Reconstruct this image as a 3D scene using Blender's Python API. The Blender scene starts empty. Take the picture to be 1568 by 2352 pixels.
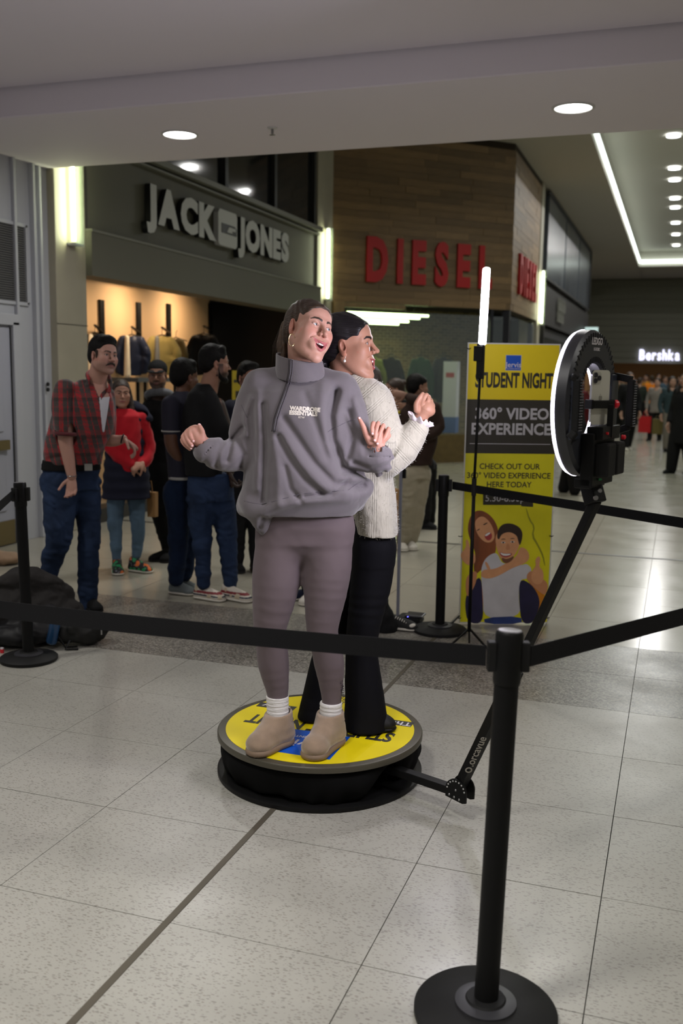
import bpy, bmesh, random
import numpy as np
from math import *
from mathutils import Vector, Matrix, Euler
SC = bpy.context.scene
COL = SC.collection
rnd = random.Random(7)
# ---------------------------------------------------------------- camera
CAM_H = 1.62; FPX = 2225.0
YAW, PITCH, ROLL = radians(18.93), radians(8.14), radians(0.849)
_f = np.array([-sin(YAW) * cos(PITCH), cos(YAW) * cos(PITCH), -sin(PITCH)])
_r0 = np.array([cos(YAW), sin(YAW), 0.0]); _u0 = np.cross(_r0, _f)
_r = cos(ROLL) * _r0 + sin(ROLL) * _u0; _u = -sin(ROLL) * _r0 + cos(ROLL) * _u0
CPOS = np.array([0, 0, CAM_H])
cam_d = bpy.data.cameras.new('camera'); cam = bpy.data.objects.new('camera', cam_d); COL.objects.link(cam)
cam.matrix_world = Matrix(((_r[0], _u[0], -_f[0], 0), (_r[1], _u[1], -_f[1], 0), (_r[2], _u[2], -_f[2], CAM_H), (0, 0, 0, 1)))
cam_d.sensor_fit = 'VERTICAL'; cam_d.sensor_height = 36.0; cam_d.lens = 36.0 * FPX / 2352.0
cam_d.clip_start = 0.05; cam_d.clip_end = 200
cam_d.dof.use_dof = True; cam_d.dof.focus_distance = 3.75; cam_d.dof.aperture_fstop = 2.8
SC.camera = cam
# ---------------------------------------------------------------- light and exposure
SC.view_settings.view_transform = 'Standard'; SC.view_settings.look = 'None'
SC.view_settings.gamma = 1.0; SC.view_settings.use_curve_mapping = False
SC.view_settings.exposure = 0.0
w = bpy.data.worlds.new('world'); SC.world = w; w.use_nodes = True
w.node_tree.nodes['Background'].inputs[0].default_value = (0.9, 0.95, 1.0, 1)
w.node_tree.nodes['Background'].inputs[1].default_value = 0.05
try:
    SC.cycles.max_bounces = 6; SC.cycles.diffuse_bounces = 3; SC.cycles.glossy_bounces = 3
    SC.cycles.transmission_bounces = 4; SC.cycles.transparent_max_bounces = 6
    SC.cycles.caustics_reflective = False; SC.cycles.caustics_refractive = False
    SC.cycles.use_denoising = True; SC.cycles.sample_clamp_indirect = 3.0
except Exception: pass
def area(name, loc, size, power, color=(1, 1, 1), aim=(0, 0, -1), shape='DISK', size_y=None, spread=pi):
    d = bpy.data.lights.new(name, 'AREA'); d.shape = shape; d.size = size; d.energy = power; d.color = color; d.spread = spread
    if size_y: d.size_y = size_y
    o = bpy.data.objects.new(name, d); COL.objects.link(o); o.location = loc
    o.rotation_euler = Vector(aim).to_track_quat('-Z', 'Y').to_euler(); return o
# ceiling downlights of the hall, behind and above the photographer
for x, y in [(-3.6, -0.8), (-0.8, -0.8), (2.2, -0.8), (-4.6, 3.4), (2.0, 3.4)]:
    area('ceiling_downlight_lamp', (x, y, 3.66), 0.3, 29, (1.0, 0.975, 0.92), spread=2.5)
for x, y in [(-1.5, 1.2)]:
    area('ceiling_downlight_lamp', (x, y, 3.66), 0.6, 38, (1.0, 0.97, 0.94), spread=1.9)
# ---------------------------------------------------------------- pixel helpers (turn a pixel of the photo into a point of the place)
def ray(px, py): return _f + _r * (px - 784) / FPX - _u * (py - 1176) / FPX
def on_floor(px, py, z=0.0):
    d = ray(px, py); return CPOS + d * ((z - CAM_H) / d[2])
def at_depth(px, py, D): return CPOS + ray(px, py) * D
def on_plane(px, py, n, p0):
    d = ray(px, py); n = np.array(n, float); return CPOS + d * (n @ (np.array(p0, float) - CPOS)) / (n @ d)
# ---------------------------------------------------------------- materials
MATS = {}
def nodes(name):
    m = bpy.data.materials.new(name); m.use_nodes = True; nt = m.node_tree
    return m, nt, nt.nodes['Principled BSDF']
def N(nt, t, **k):
    n = nt.nodes.new(t)
    for a, b in k.items():
        if a.startswith('i_'):
            key = a[2:]
            n.inputs[int(key) if key.isdigit() else key.replace('_', ' ')].default_value = b
        else: setattr(n, a, b)
    return n
def srgb(r, g, b):
    f = lambda c: (c / 255 / 12.92) if c / 255 <= 0.04045 else ((c / 255 + 0.055) / 1.055) ** 2.4
    return (f(r), f(g), f(b), 1)
def mat(name, col, rough=0.5, metal=0.0, var=0.0, vscale=8.0, bump=0.0, bscale=60.0, stretch=(1, 1, 1), coords='Object', spec=0.5, sheen=0.0, rand=0.0, coat=0.0, trans=0.0, sub=0.0):
    if name in MATS: return MATS[name]
    m, nt, p = nodes(name); c = col if len(col) == 4 else (*col, 1)
    p.inputs['Base Color'].default_value = c; p.inputs['Roughness'].default_value = rough; p.inputs['Metallic'].default_value = metal
    p.inputs['Specular IOR Level'].default_value = spec; p.inputs['Coat Weight'].default_value = coat
    p.inputs['Transmission Weight'].default_value = trans
    if sheen: p.inputs['Sheen Weight'].default_value = sheen; p.inputs['Sheen Roughness'].default_value = 0.5
    if sub: p.inputs['Subsurface Weight'].default_value = sub; p.inputs['Subsurface Radius'].default_value = (0.012, 0.005, 0.003)
    tc = N(nt, 'ShaderNodeTexCoord'); mp = N(nt, 'ShaderNodeMapping'); mp.inputs['Scale'].default_value = stretch
    nt.links.new(tc.outputs[coords], mp.inputs[0])
    if var > 0 or rand > 0:
        hs = N(nt, 'ShaderNodeHueSaturation'); hs.inputs['Color'].default_value = c
        v = None
        if var > 0:
            nz = N(nt, 'ShaderNodeTexNoise', i_Scale=vscale, i_Detail=4.0); nt.links.new(mp.outputs[0], nz.inputs['Vector'])
            mr = N(nt, 'ShaderNodeMapRange', i_1=0.3, i_2=0.7, i_3=1 - var, i_4=1 + var); nt.links.new(nz.outputs[0], mr.inputs[0]); v = mr.outputs[0]
        if rand > 0:
            oi = N(nt, 'ShaderNodeObjectInfo'); mr2 = N(nt, 'ShaderNodeMapRange', i_1=0.0, i_2=1.0, i_3=1 - rand, i_4=1 + rand)
            nt.links.new(oi.outputs['Random'], mr2.inputs[0])
            if v is not None:
                mu = N(nt, 'ShaderNodeMath', operation='MULTIPLY'); nt.links.new(v, mu.inputs[0]); nt.links.new(mr2.outputs[0], mu.inputs[1]); v = mu.outputs[0]
            else: v = mr2.outputs[0]
        nt.links.new(v, hs.inputs['Value']); nt.links.new(hs.outputs[0], p.inputs['Base Color'])
    if bump > 0:
        nb = N(nt, 'ShaderNodeTexNoise', i_Scale=bscale, i_Detail=5.0); nt.links.new(mp.outputs[0], nb.inputs['Vector'])
        bp = N(nt, 'ShaderNodeBump', i_Strength=bump, i_Distance=0.01); nt.links.new(nb.outputs[0], bp.inputs['Height']); nt.links.new(bp.outputs[0], p.inputs['Normal'])
    MATS[name] = m; return m
def emit(name, col, strength, base=(0.8, 0.8, 0.8)):
    if name in MATS: return MATS[name]
    m, nt, p = nodes(name); p.inputs['Base Color'].default_value = (*base, 1)
    p.inputs['Emission Color'].default_value = (*col[:3], 1); p.inputs['Emission Strength'].default_value = strength
    MATS[name] = m; return m
def glass(name, tint, alpha=0.12, rough=0.05):
    if name in MATS: return MATS[name]
    m, nt, p = nodes(name); out = nt.nodes['Material Output']
    p.inputs['Base Color'].default_value = (*tint, 1); p.inputs['Roughness'].default_value = rough
    tr = N(nt, 'ShaderNodeBsdfTransparent'); mx = N(nt, 'ShaderNodeMixShader'); mx.inputs[0].default_value = alpha
    nt.links.new(tr.outputs[0], mx.inputs[1]); nt.links.new(p.outputs[0], mx.inputs[2]); nt.links.new(mx.outputs[0], out.inputs[0])
    MATS[name] = m; return m
def terrazzo(name, base, chips, rough, scale=45.0, thr=0.16, cloud=0.06):
    m, nt, p = nodes(name); L = nt.links.new
    g = N(nt, 'ShaderNodeNewGeometry'); col = None
    nz = N(nt, 'ShaderNodeTexNoise', i_Scale=1.6, i_Detail=5.0, i_Roughness=0.6); L(g.outputs['Position'], nz.inputs['Vector'])
    mr = N(nt, 'ShaderNodeMapRange', i_1=0.3, i_2=0.7, i_3=1 - cloud, i_4=1 + cloud); L(nz.outputs[0], mr.inputs[0])
    hs = N(nt, 'ShaderNodeHueSaturation'); hs.inputs['Color'].default_value = base; L(mr.outputs[0], hs.inputs['Value']); col = hs.outputs[0]
    for i, (cc, ang, sc_, st, th) in enumerate(chips):
        mp = N(nt, 'ShaderNodeMapping'); mp.inputs['Rotation'].default_value = (0, 0, ang); mp.inputs['Scale'].default_value = (sc_, sc_ * st, sc_); mp.inputs['Location'].default_value = (i * 3.1, i * 1.7, 0)
        mp.vector_type = 'TEXTURE' if False else 'POINT'
        L(g.outputs['Position'], mp.inputs[0])
        nn = N(nt, 'ShaderNodeTexNoise', i_Scale=0.9, i_Detail=1.0); L(mp.outputs[0], nn.inputs['Vector'])
        ad = N(nt, 'ShaderNodeMixRGB', blend_type='ADD'); ad.inputs[0].default_value = 0.3; L(mp.outputs[0], ad.inputs[1]); L(nn.outputs['Color'], ad.inputs[2])
        v = N(nt, 'ShaderNodeTexVoronoi', feature='F1', i_Scale=1.0); L(ad.outputs[0], v.inputs['Vector'])
        wv = N(nt, 'ShaderNodeSeparateColor'); L(v.outputs['Color'], wv.inputs[0])
        ml = N(nt, 'ShaderNodeMath', operation='MULTIPLY', i_1=th); L(wv.outputs[0], ml.inputs[0])
        lt = N(nt, 'ShaderNodeMath', operation='LESS_THAN'); L(v.outputs['Distance'], lt.inputs[0]); L(ml.outputs[0], lt.inputs[1])
        sc2 = N(nt, 'ShaderNodeMath', operation='MULTIPLY', i_1=0.75); L(lt.outputs[0], sc2.inputs[0])
        mx = N(nt, 'ShaderNodeMixRGB'); L(sc2.outputs[0], mx.inputs[0]); L(col, mx.inputs[1]); mx.inputs[2].default_value = cc; col = mx.outputs[0]
    L(col, p.inputs['Base Color'])
    nr = N(nt, 'ShaderNodeTexNoise', i_Scale=3.0, i_Detail=3.0); L(g.outputs['Position'], nr.inputs['Vector'])
    mrr = N(nt, 'ShaderNodeMapRange', i_1=0.3, i_2=0.7, i_3=rough * 0.85, i_4=rough * 1.15); L(nr.outputs[0], mrr.inputs[0]); L(mrr.outputs[0], p.inputs['Roughness'])
    return m
# ---------------------------------------------------------------- mesh builder
class MB:
    def __init__(s): s.v = []; s.f = []
    def add(s, vs, fs):
        o = len(s.v); s.v += [tuple(map(float, p)) for p in vs]; s.f += [tuple(i + o for i in f) for f in fs]; return s
    def box(s, c, d, rot=None, top=None):
        hx, hy, hz = d[0] / 2, d[1] / 2, d[2] / 2
        vs = []
        for z in (-hz, hz):
            k = 1 if (top is None or z < 0) else top
            for x, y in ((-hx, -hy), (hx, -hy), (hx, hy), (-hx, hy)):
                p = Vector((x * k, y * k, z)); p = rot @ p if rot is not None else p; vs.append(p + Vector(c))
        return s.add(vs, [(3, 2, 1, 0), (4, 5, 6, 7), (0, 1, 5, 4), (1, 2, 6, 5), (2, 3, 7, 6), (3, 0, 4, 7)])
    def bar(s, p0, p1, w, h=None, up=(0, 0, 1)):
        p0, p1 = Vector(p0), Vector(p1); a = (p1 - p0); L = a.length; a.normalize(); h = h or w
        x = a.cross(Vector(up))
        if x.length < 1e-4: x = Vector((1, 0, 0))
        x.normalize(); y = x.cross(a)
        R = Matrix((x, a, y)).transposed()
        return s.box((p0 + p1) / 2, (w, L, h), R)
    def lathe(s, prof, c=(0, 0, 0), axis=(0, 0, 1), seg=32, cap=True):
        q = Vector((0, 0, 1)).rotation_difference(Vector(axis)); vs = []
        for r, z in prof:
            for i in range(seg):
                a = 2 * pi * i / seg; vs.append(q @ Vector((r * cos(a), r * sin(a), z)) + Vector(c))
        fs = [(j * seg + i, j * seg + (i + 1) % seg, (j + 1) * seg + (i + 1) % seg, (j + 1) * seg + i) for j in range(len(prof) - 1) for i in range(seg)]
        if cap: fs += [tuple(range(seg - 1, -1, -1)), tuple(range((len(prof) - 1) * seg, len(prof) * seg))]
        return s.add(vs, fs)
    def cyl(s, p0, p1, r0, r1=None, seg=20, cap=True):
        p0, p1 = Vector(p0), Vector(p1); return s.lathe([(r0, 0), (r1 if r1 is not None else r0, (p1 - p0).length)], p0, p1 - p0, seg, cap)
    def tube(s, pts, r, seg=8, closed=False):
        pts = [Vector(p) for p in pts]; n = len(pts); vs = []; up = Vector((0.013, 0.021, 1)).normalized()
        rr = r if hasattr(r, '__len__') else [r] * n; px = None
        for i, p in enumerate(pts):
            a = (pts[(i + 1) % n] - pts[i - 1]) if closed else (pts[min(i + 1, n - 1)] - pts[max(i - 1, 0)])
            a.normalize()
            x = (px - a * px.dot(a)) if px is not None else a.cross(up)
            if x.length < 1e-4: x = a.cross(Vector((1, 0, 0)))
            x.normalize(); px = x; y = a.cross(x)
            for k in range(seg):
                t = 2 * pi * k / seg; vs.append(p + (x * cos(t) + y * sin(t)) * rr[i])
        m = n if closed else n - 1
        fs = [(i * seg + k, i * seg + (k + 1) % seg, ((i + 1) % n) * seg + (k + 1) % seg, ((i + 1) % n) * seg + k) for i in range(m) for k in range(seg)]
        if not closed: fs += [tuple(range(seg - 1, -1, -1)), tuple(range((n - 1) * seg, n * seg))]
        return s.add(vs, fs)
    def prism(s, poly, d0, d1, o=(0, 0, 0), ex=(1, 0, 0), ey=(0, 0, 1), en=(0, -1, 0)):
        """polygon (x,y) in the plane ex,ey, extruded along en from d0 to d1"""
        o, ex, ey, en = Vector(o), Vector(ex), Vector(ey), Vector(en); n = len(poly)
        vs = [o + ex * x + ey * y + en * d0 for x, y in poly] + [o + ex * x + ey * y + en * d1 for x, y in poly]
        return s.add(vs, [tuple(range(n - 1, -1, -1)), tuple(range(n, 2 * n))] + [(i, (i + 1) % n, n + (i + 1) % n, n + i) for i in range(n)])
def mesh(name, mb, m, smooth=False):
    me = bpy.data.meshes.new(name); me.from_pydata(mb.v, [], mb.f); me.materials.append(m)
    bm = bmesh.new(); bm.from_mesh(me); bmesh.ops.recalc_face_normals(bm, faces=bm.faces); bm.to_mesh(me); bm.free()
    if smooth:
        me.polygons.foreach_set('use_smooth', [True] * len(me.polygons))
        if smooth == 'auto':
            try: me.set_sharp_from_angle(angle=radians(40))
            except Exception: pass
    me.update(); return me
def obj(name, mb, m, parent=None, smooth=False, bevel=0.0, local=False, label=None):
    me = mb if isinstance(mb, bpy.types.Mesh) else mesh(name, mb, m, smooth)
    o = bpy.data.objects.new(name, me); COL.objects.link(o)
    if parent is not None:
        o.parent = parent
        if not local: o.matrix_parent_inverse = world_of(parent).inverted()
    if bevel:
        b = o.modifiers.new('bevel', 'BEVEL'); b.width = bevel; b.segments = 2; b.limit_method = 'ANGLE'
    if label: o['label'] = label
    return o
def world_of(o):
    m = Matrix.LocRotScale(o.location, o.rotation_euler, o.scale)
    if o.parent is not None: m = world_of(o.parent) @ o.matrix_parent_inverse @ m
    return m
def thing(name, label, cat, loc=(0, 0, 0), rotz=0.0, group=None):
    o = bpy.data.objects.new(name, None); COL.objects.link(o); o.location = loc; o.rotation_euler = (0, 0, rotz)
    o.empty_display_size = 0.1; return tag(o, label, cat, group)
def tag(o, label, cat, group=None):
    o['label'] = label; o['category'] = cat
    if group: o['group'] = group
    return o
def struct(name, mb, m, parent=None, **k):
    o = obj(name, mb, m, parent, **k)
    if parent is None: o['kind'] = 'structure'
    return o
def text_mesh(s, size=0.1, depth=0.002, bold=0.0, sx=1.0, align='CENTER', shear=0.0, spacing=1.0):
    """text outline as a mesh in the XY plane, facing +Z"""
    c = bpy.data.curves.new('t', 'FONT'); c.body = s; c.size = size; c.extrude = depth; c.offset = bold; c.align_x = align; c.shear = shear; c.space_character = spacing; c.resolution_u = 3
    o = bpy.data.objects.new('t', c); COL.objects.link(o)
    me = bpy.data.meshes.new_from_object(o.evaluated_get(bpy.context.evaluated_depsgraph_get()))
    bpy.data.objects.remove(o); bpy.data.curves.remove(c)
    if sx != 1.0: me.transform(Matrix.Diagonal((sx, 1, 1, 1)))
    return me
def frame(o, ex, ey):
    ex, ey = Vector(ex).normalized(), Vector(ey).normalized(); ez = ex.cross(ey)
    return Matrix(((ex[0], ey[0], ez[0], o[0]), (ex[1], ey[1], ez[1], o[1]), (ex[2], ey[2], ez[2], o[2]), (0, 0, 0, 1)))
def place_text(name, s, o, ex, ey, m, parent, size, **k):
    me = text_mesh(s, size, **k); me.transform(frame(o, ex, ey)); me.materials.clear(); me.materials.append(m); me.name = name
    return obj(name, me, m, parent)
# ================================================================ STRUCTURE
M_LIGHT = terrazzo('light_terrazzo', srgb(160, 158, 149), [(srgb(112, 110, 102), 0.5, 48, 2.8, 0.36), (srgb(116, 108, 98), 2.0, 56, 2.6, 0.32), (srgb(128, 126, 118), 1.2, 70, 2.2, 0.36)], 0.34)
M_DARK = terrazzo('dark_terrazzo', srgb(84, 81, 75), [(srgb(176, 170, 158), 0.4, 95, 2.8, 0.72), (srgb(160, 156, 146), 1.9, 105, 2.8, 0.7), (srgb(62, 60, 57), 1.1, 50, 2.2, 0.5)], 0.34)
M_POL = terrazzo('polished_terrazzo', srgb(158, 154, 140), [(srgb(140, 136, 124), 0.5, 60, 2.0, 0.3)], 0.19, cloud=0.04)
M_GROUT = mat('grout', srgb(70, 66, 60), 0.9, var=0.2)
M_JOINT = mat('brass_joint', srgb(96, 90, 78), 0.5, 0.4)
M_PLASTER = mat('white_plaster', srgb(226, 219, 225), 0.8, bump=0.03, bscale=30)
M_PLASTER2 = mat('hall_plaster', srgb(176, 172, 160), 0.8)
T = 0.6; TX0 = -0.134; TY0 = 2.367
floor = struct('floor', MB().box((-2.5, 22, -0.05), (24, 60, 0.06)), M_GROUT)
TM = {k: mesh('tile', MB().box((0, 0, -0.01), (T - 0.003, T - 0.003, 0.02)), m) for k, m in (('l', M_LIGHT), ('d', M_DARK), ('p', M_POL))}
EDGE = {k: MB() for k in 'ldp'}
for j in range(-1, 17):
    y = TY0 + (j + 0.5) * T; row = []; k = 'd' if j in (4, 5) else ('l' if j < 4 else 'p')
    for i in range(-12, 4):
        x = TX0 + (i + 0.5) * T
        if abs(x + 0.3249 * y) > 1.2 + 0.42 * y or x < -5.6: continue     # what the frame can see, with a margin
        t = bpy.data.objects.new('tile', TM[k]); COL.objects.link(t); t.parent = floor; t.location = (x, y, rnd.uniform(-0.0003, 0.0003)); row.append(x)
    x0, x1 = min(row) - T / 2, max(row) + T / 2
    if x0 > -5.9: EDGE[k].box(((x0 - 5.9) / 2, y, -.012), (x0 + 5.9 - .004, T - .003, .022))
    EDGE[k].box(((x1 + 4.0) / 2, y, -.012), (4.0 - x1 - .004, T - .003, .022))
for k, m_ in (('l', M_LIGHT), ('d', M_DARK), ('p', M_POL)): obj('edge_slab', EDGE[k], m_, floor)
# floor beyond the tiles that can be told apart, and around them
fy = TY0 + 17 * T
outer = MB().box((-2.5, (fy + 60) / 2, -0.012), (24, 60 - fy, 0.024)); obj('far_slab', outer, M_POL, floor)
obj('side_slab', MB().box((-8.6, 9.0, -0.014), (5.35, 14, 0.022)), M_POL, floor)
obj('near_slab', MB().box((-1.8, -2.12, -0.014), (26, 7.76, 0.022)), M_LIGHT, floor)
obj('joint_strip', MB().box((-1.340, 3.3, 0.0012), (0.022, 5.2, 0.0024)), M_JOINT, floor, label='brushed metal movement joint')
obj('joint_strip', MB().box((-3.0, 9.1, 0.0012), (8.0, 0.05, 0.003)), mat('dark_joint', srgb(58, 56, 52), 0.4), floor, label='dark cross joint')
# ceilings
ceil = struct('ceiling', MB().box((-1.5, 0.2, 3.78), (14, 12.4, 0.14)), M_PLASTER)                                # over the photographer
obj('bulkhead', MB().box((-1.9, 7.27, 3.9), (11, 1.68, 0.8)), M_PLASTER, ceil, bevel=0.01)
M_COVE = emit('cove_light', (0.86, 1.0, 0.93), 3.2)
hc = MB()
hc.box((-4.9, 29, 5.95), (6.34, 42.0, 0.16)); hc.box((3.0, 29, 5.95), (4.0, 42, 0.16)); hc.box((-0.4, 43.8, 5.95), (2.7, 7.6, 0.16))
hc.box((-0.4, 26, 6.5), (3.4, 30, 0.1))
hc.box((-1.77, 26, 6.2), (0.06, 30, 0.5)); hc.box((-0.4, 40.05, 6.2), (2.8, 0.06, 0.5)); hc.box((1.05, 26, 6.2), (0.06, 30, 0.5))
obj('high_ceiling', hc, M_PLASTER2, ceil)
hl = MB(); hl.box((-1.70, 26, 6.04), (0.05, 27.9, 0.10)); hl.box((-0.35, 39.93, 6.04), (2.6, 0.08, 0.12)); hl.box((0.98, 26, 6.04), (0.05, 27.9, 0.10))
obj('cove_strip', hl, M_COVE, ceil, label='glowing strip light in the ceiling recess')
M_DL = emit('downlight_glow', (1.0, 1.0, 0.95), 14.0)
M_WH = mat('white_trim', srgb(210, 208, 205), 0.5)
def downlight(x, y, z, r, lab, group, power, mat_=None):
    t = thing('ceiling_light', lab, 'light', (x, y, z), 0, group)
    obj('rim', MB().lathe([(r * 0.94, 0.0), (r * 0.97, -0.012), (r * 1.1, -0.010), (r * 1.12, 0.004)], (x, y, z), seg=32, cap=False), M_WH, t, True)
    obj('diffuser', MB().lathe([(r * 0.95, -0.004), (r * 0.95, -0.001)], (x, y, z), seg=32), mat_ or M_DL, t)
    if power: area('downlight_lamp', (x, y, z - 0.03), r * 1.8, power, (1, 0.98, 0.95))
downlight(-3.90, 7.24, 3.5, 0.135, 'round recessed downlight in bulkhead above the shirt shop side', 'bulkhead downlights', 26)
downlight(-0.82, 7.29, 3.5, 0.135, 'round recessed downlight in bulkhead at the right of the frame', 'bulkhead downlights', 26)
M_DL2 = emit('hall_downlight_glow', (0.92, 0.97, 1.0), 12.0)
for i, y in enumerate([20.4, 22.2, 23.6, 25.0, 27.6, 29.1, 32.0, 34.6, 37.4]):
    if i == 1: continue
    downlight(-0.40, y + 0.9, 6.42, 0.14, 'small round downlight, number-less dot in the long row of the high ceiling', 'downlight row in the high ceiling', 45, M_DL2)
ORD = ('nearest', 'second nearest', 'third nearest', 'fourth nearest', 'fifth nearest', 'sixth nearest', 'seventh nearest', 'farthest')
for k_, o in enumerate([o for o in COL.objects if o.get('group') == 'downlight row in the high ceiling']): o['label'] = '%s small downlight of the row receding along the high ceiling' % ORD[k_]
t = thing('sprinkler', 'small metal sprinkler head under the white bulkhead between two downlights', 'sprinkler', (-3.1, 7.25, 3.5))
obj('flange', MB().lathe([(0.04, 0), (0.034, -0.008), (0.012, -0.01)], (-3.1, 7.25, 3.5)), M_WH, t, True)
obj('sprinkler_body', MB().cyl((-3.1, 7.25, 3.495), (-3.1, 7.25, 3.455), 0.010).lathe([(0.002, -0.058), (0.022, -0.055), (0.022, -0.053)], (-3.1, 7.25, 3.5)), mat('chrome', srgb(150, 150, 150), 0.3, 1.0), t)
# ---------------------------------------------------------------- left wall with service door
M_WALL = mat('grey_white_paint', srgb(176, 178, 184), 0.6, bump=0.02)
wl = struct('wall_left', MB().box((-6.0, 2.96, 1.85), (0.4, 10.32, 3.7)), M_WALL)
tm = MB()
for y, d in ((7.86, 0.05), (7.98, 0.03), (7.6, 0.035)): tm.box((-5.8 + d / 2, y, 1.75), (d, 0.035, 3.5))
struct('trim_1', tm, M_WALL, wl, bevel=0.004); 
obj('door_frame', MB().box((-5.78, 7.54, 1.02), (0.06, 0.09, 2.04)).box((-5.78, 6.6, 2.06), (0.06, 1.97, 0.1)), M_WALL, wl, bevel=0.004)
dr = struct('door_1', MB().box((-5.81, 6.56, 1.0), (0.05, 1.84, 1.98)), mat('door_paint', srgb(168, 170, 182), 0.5))
M_BRASS = mat('brushed_brass', srgb(140, 126, 92), 0.35, 0.9)
obj('door_panel', MB().box((-5.785, 6.9, 1.45), (0.02, 0.9, 0.8)).box((-5.785, 6.9, 0.62), (0.02, 0.9, 0.6)), MATS['door_paint'], dr, bevel=0.006)
obj('kick_plate', MB().box((-5.78, 6.56, 0.12), (0.012, 1.8, 0.22)), M_BRASS, dr)
obj('push_bar', MB().box((-5.76, 6.9, 0.93), (0.03, 0.98, 0.09)), M_BRASS, dr)
obj('door_gap', MB().box((-5.80, 7.485, 1.0), (0.045, 0.012, 1.98)), mat('black_gap', (0.01, 0.01, 0.01), 0.9), dr)
vt = thing('wall_vent', 'grey louvred air grille high in the white wall above service door', 'vent', (-5.8, 7.2, 2.22))
obj('frame', MB().box((-5.795, 7.2, 2.215), (0.03, 1.16, 0.03)).box((-5.795, 7.2, 2.925), (0.03, 1.16, 0.03)).box((-5.795, 7.77, 2.57), (0.03, 0.03, 0.72)).box((-5.795, 6.62, 2.57), (0.03, 0.03, 0.72)), M_WALL, vt)
lv = MB()
for k in range(34): lv.box((-5.793, 7.19, 2.24 + k * 0.0203), (0.02, 1.12, 0.009), Matrix.Rotation(0.5, 3, 'Y'))
s = obj('slats', lv, mat('vent_grey', srgb(110, 110, 112), 0.5, 0.3), vt); s['kind'] = 'stuff'
obj('backing', MB().box((-5.802, 7.19, 2.57), (0.008, 1.12, 0.68)), MATS['black_gap'], vt)
db = thing('door_stop', 'pair of small black round buttons on the white wall trim', 'button', (-5.75, 7.98, 1.45))
for z in (1.475, 1.425): obj('button', MB().lathe([(0.02, 0), (0.02, 0.012), (0.012, 0.016)], (-5.752, 7.98, z), (1, 0, 0), 14), MATS['black_gap'], db, 'auto')
# ---------------------------------------------------------------- columns with tube sconces
M_STONE = mat('beige_stone', srgb(158, 152, 134), 0.55, var=0.05, vscale=3, bump=0.02)
def column(name, y0, y1, x, top, z1=2.0):
    c = struct(name, MB().box((x - 0.2, (y0 + y1) / 2, top / 2), (0.4, y1 - y0, top)), M_STONE, bevel=0.006); return c
c1 = column('wall_left_column', 8.12, 8.63, -5.72, 5.9)
obj('course_line', MB().box((-5.718, 8.375, 2.06), (0.006, 0.514, 0.006)), MATS['grout'], c1)
c2 = column('wall_left_pilaster', 15.27, 16.0, -5.72, 5.87)
c3 = column('wall_left_pier', 22.28, 22.72, -3.08, 5.87)
M_TUBE = emit('sconce_tube', (0.93, 1.0, 0.62), 9.0); M_TUBE_CORE = M_TUBE
M_SGL = glass('sconce_glass', (0.80, 0.95, 0.75), 0.16, 0.1)
def sconce(x, y, z0, z1, lab, power, wd=0.16):
    t = thing('wall_sconce', lab, 'wall light', (x, y, z0), 0, 'tube sconces on the columns')
    obj('tube', MB().cyl((x + 0.06, y, z0 + 0.05), (x + 0.06, y, z1 - 0.03), 0.019), M_TUBE, t, True)
    obj('glass_cover', MB().box((x + 0.11, y + 0.02, (z0 + z1) / 2), (0.008, wd, z1 - z0)).box((x + 0.055, y + wd / 2 + 0.02, (z0 + z1) / 2), (0.10, 0.008, z1 - z0)), M_SGL, t)
    for zz_ in (z0 + 0.02, z1 - 0.01): obj('bracket', MB().box((x + 0.05, y + 0.03, zz_), (0.1, wd * 0.8, 0.02)), M_WALL, t)
    area('sconce_lamp', (x + 0.09, y, (z0 + z1) / 2), 0.05, power, (0.95, 1.0, 0.66), (-1, 0, 0), 'RECTANGLE', None)
    l = bpy.data.objects[COL.objects[-1].name].data; l.size = 0.04; l.size_y = z1 - z0 - 0.1
sconce(-5.72, 8.34, 2.81, 4.0, 'tall glass tube sconce on the beige column at the left', 9)
sconce(-5.72, 15.62, 2.82, 4.02, 'tube sconce on the pilaster between grey shopfront and timber shopfront', 9)
sconce(-3.08, 22.5, 2.76, 3.98, 'tube sconce on the pier right of the timber shopfront', 9)
# ---------------------------------------------------------------- grey shopfront (fascia, cornice, windows above)
M_FAS = mat('olive_grey_fascia', srgb(94, 93, 80), 0.6, bump=0.01)
M_FAS2 = mat('fascia_trim', srgb(112, 112, 100), 0.5)
fa = struct('wall_left_shopfront', MB().box((-5.85, 11.95, 3.45), (0.2, 6.64, 0.9)), M_FAS)
obj('lower_fascia', MB().box((-5.80, 11.95, 2.78), (0.3, 6.64, 0.44)), M_FAS, fa)
obj('ledge', MB().box((-5.70, 11.95, 3.005), (0.12, 6.64, 0.03)), M_FAS2, fa, bevel=0.005)
obj('cornice', MB().box((-5.69, 11.95, 3.93), (0.14, 6.64, 0.07)).box((-5.72, 11.95, 3.86), (0.08, 6.64, 0.03)), M_FAS2, fa, bevel=0.006)
M_DGL = mat('dark_window_glass', (0.012, 0.013, 0.014, 1), 0.06, spec=0.6)
gl = MB()
for k in range(4): gl.box((-5.83, 9.45 + k * 1.66, 4.92), (0.04, 1.56, 1.9))
obj('upper_glazing', gl, M_DGL, fa)
mu = MB()
for k in range(5): mu.box((-5.80, 8.66 + k * 1.645, 4.92), (0.1, 0.09, 1.9))
mu.box((-5.80, 11.95, 5.83), (0.1, 6.64, 0.1)); obj('mullions', mu, mat('dark_frame', srgb(38, 37, 34), 0.5), fa)
M_LET = mat('sign_letter_face', srgb(190, 192, 188), 0.5)
M_LETS = mat('sign_letter_side', srgb(20, 20, 20), 0.5)
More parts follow.
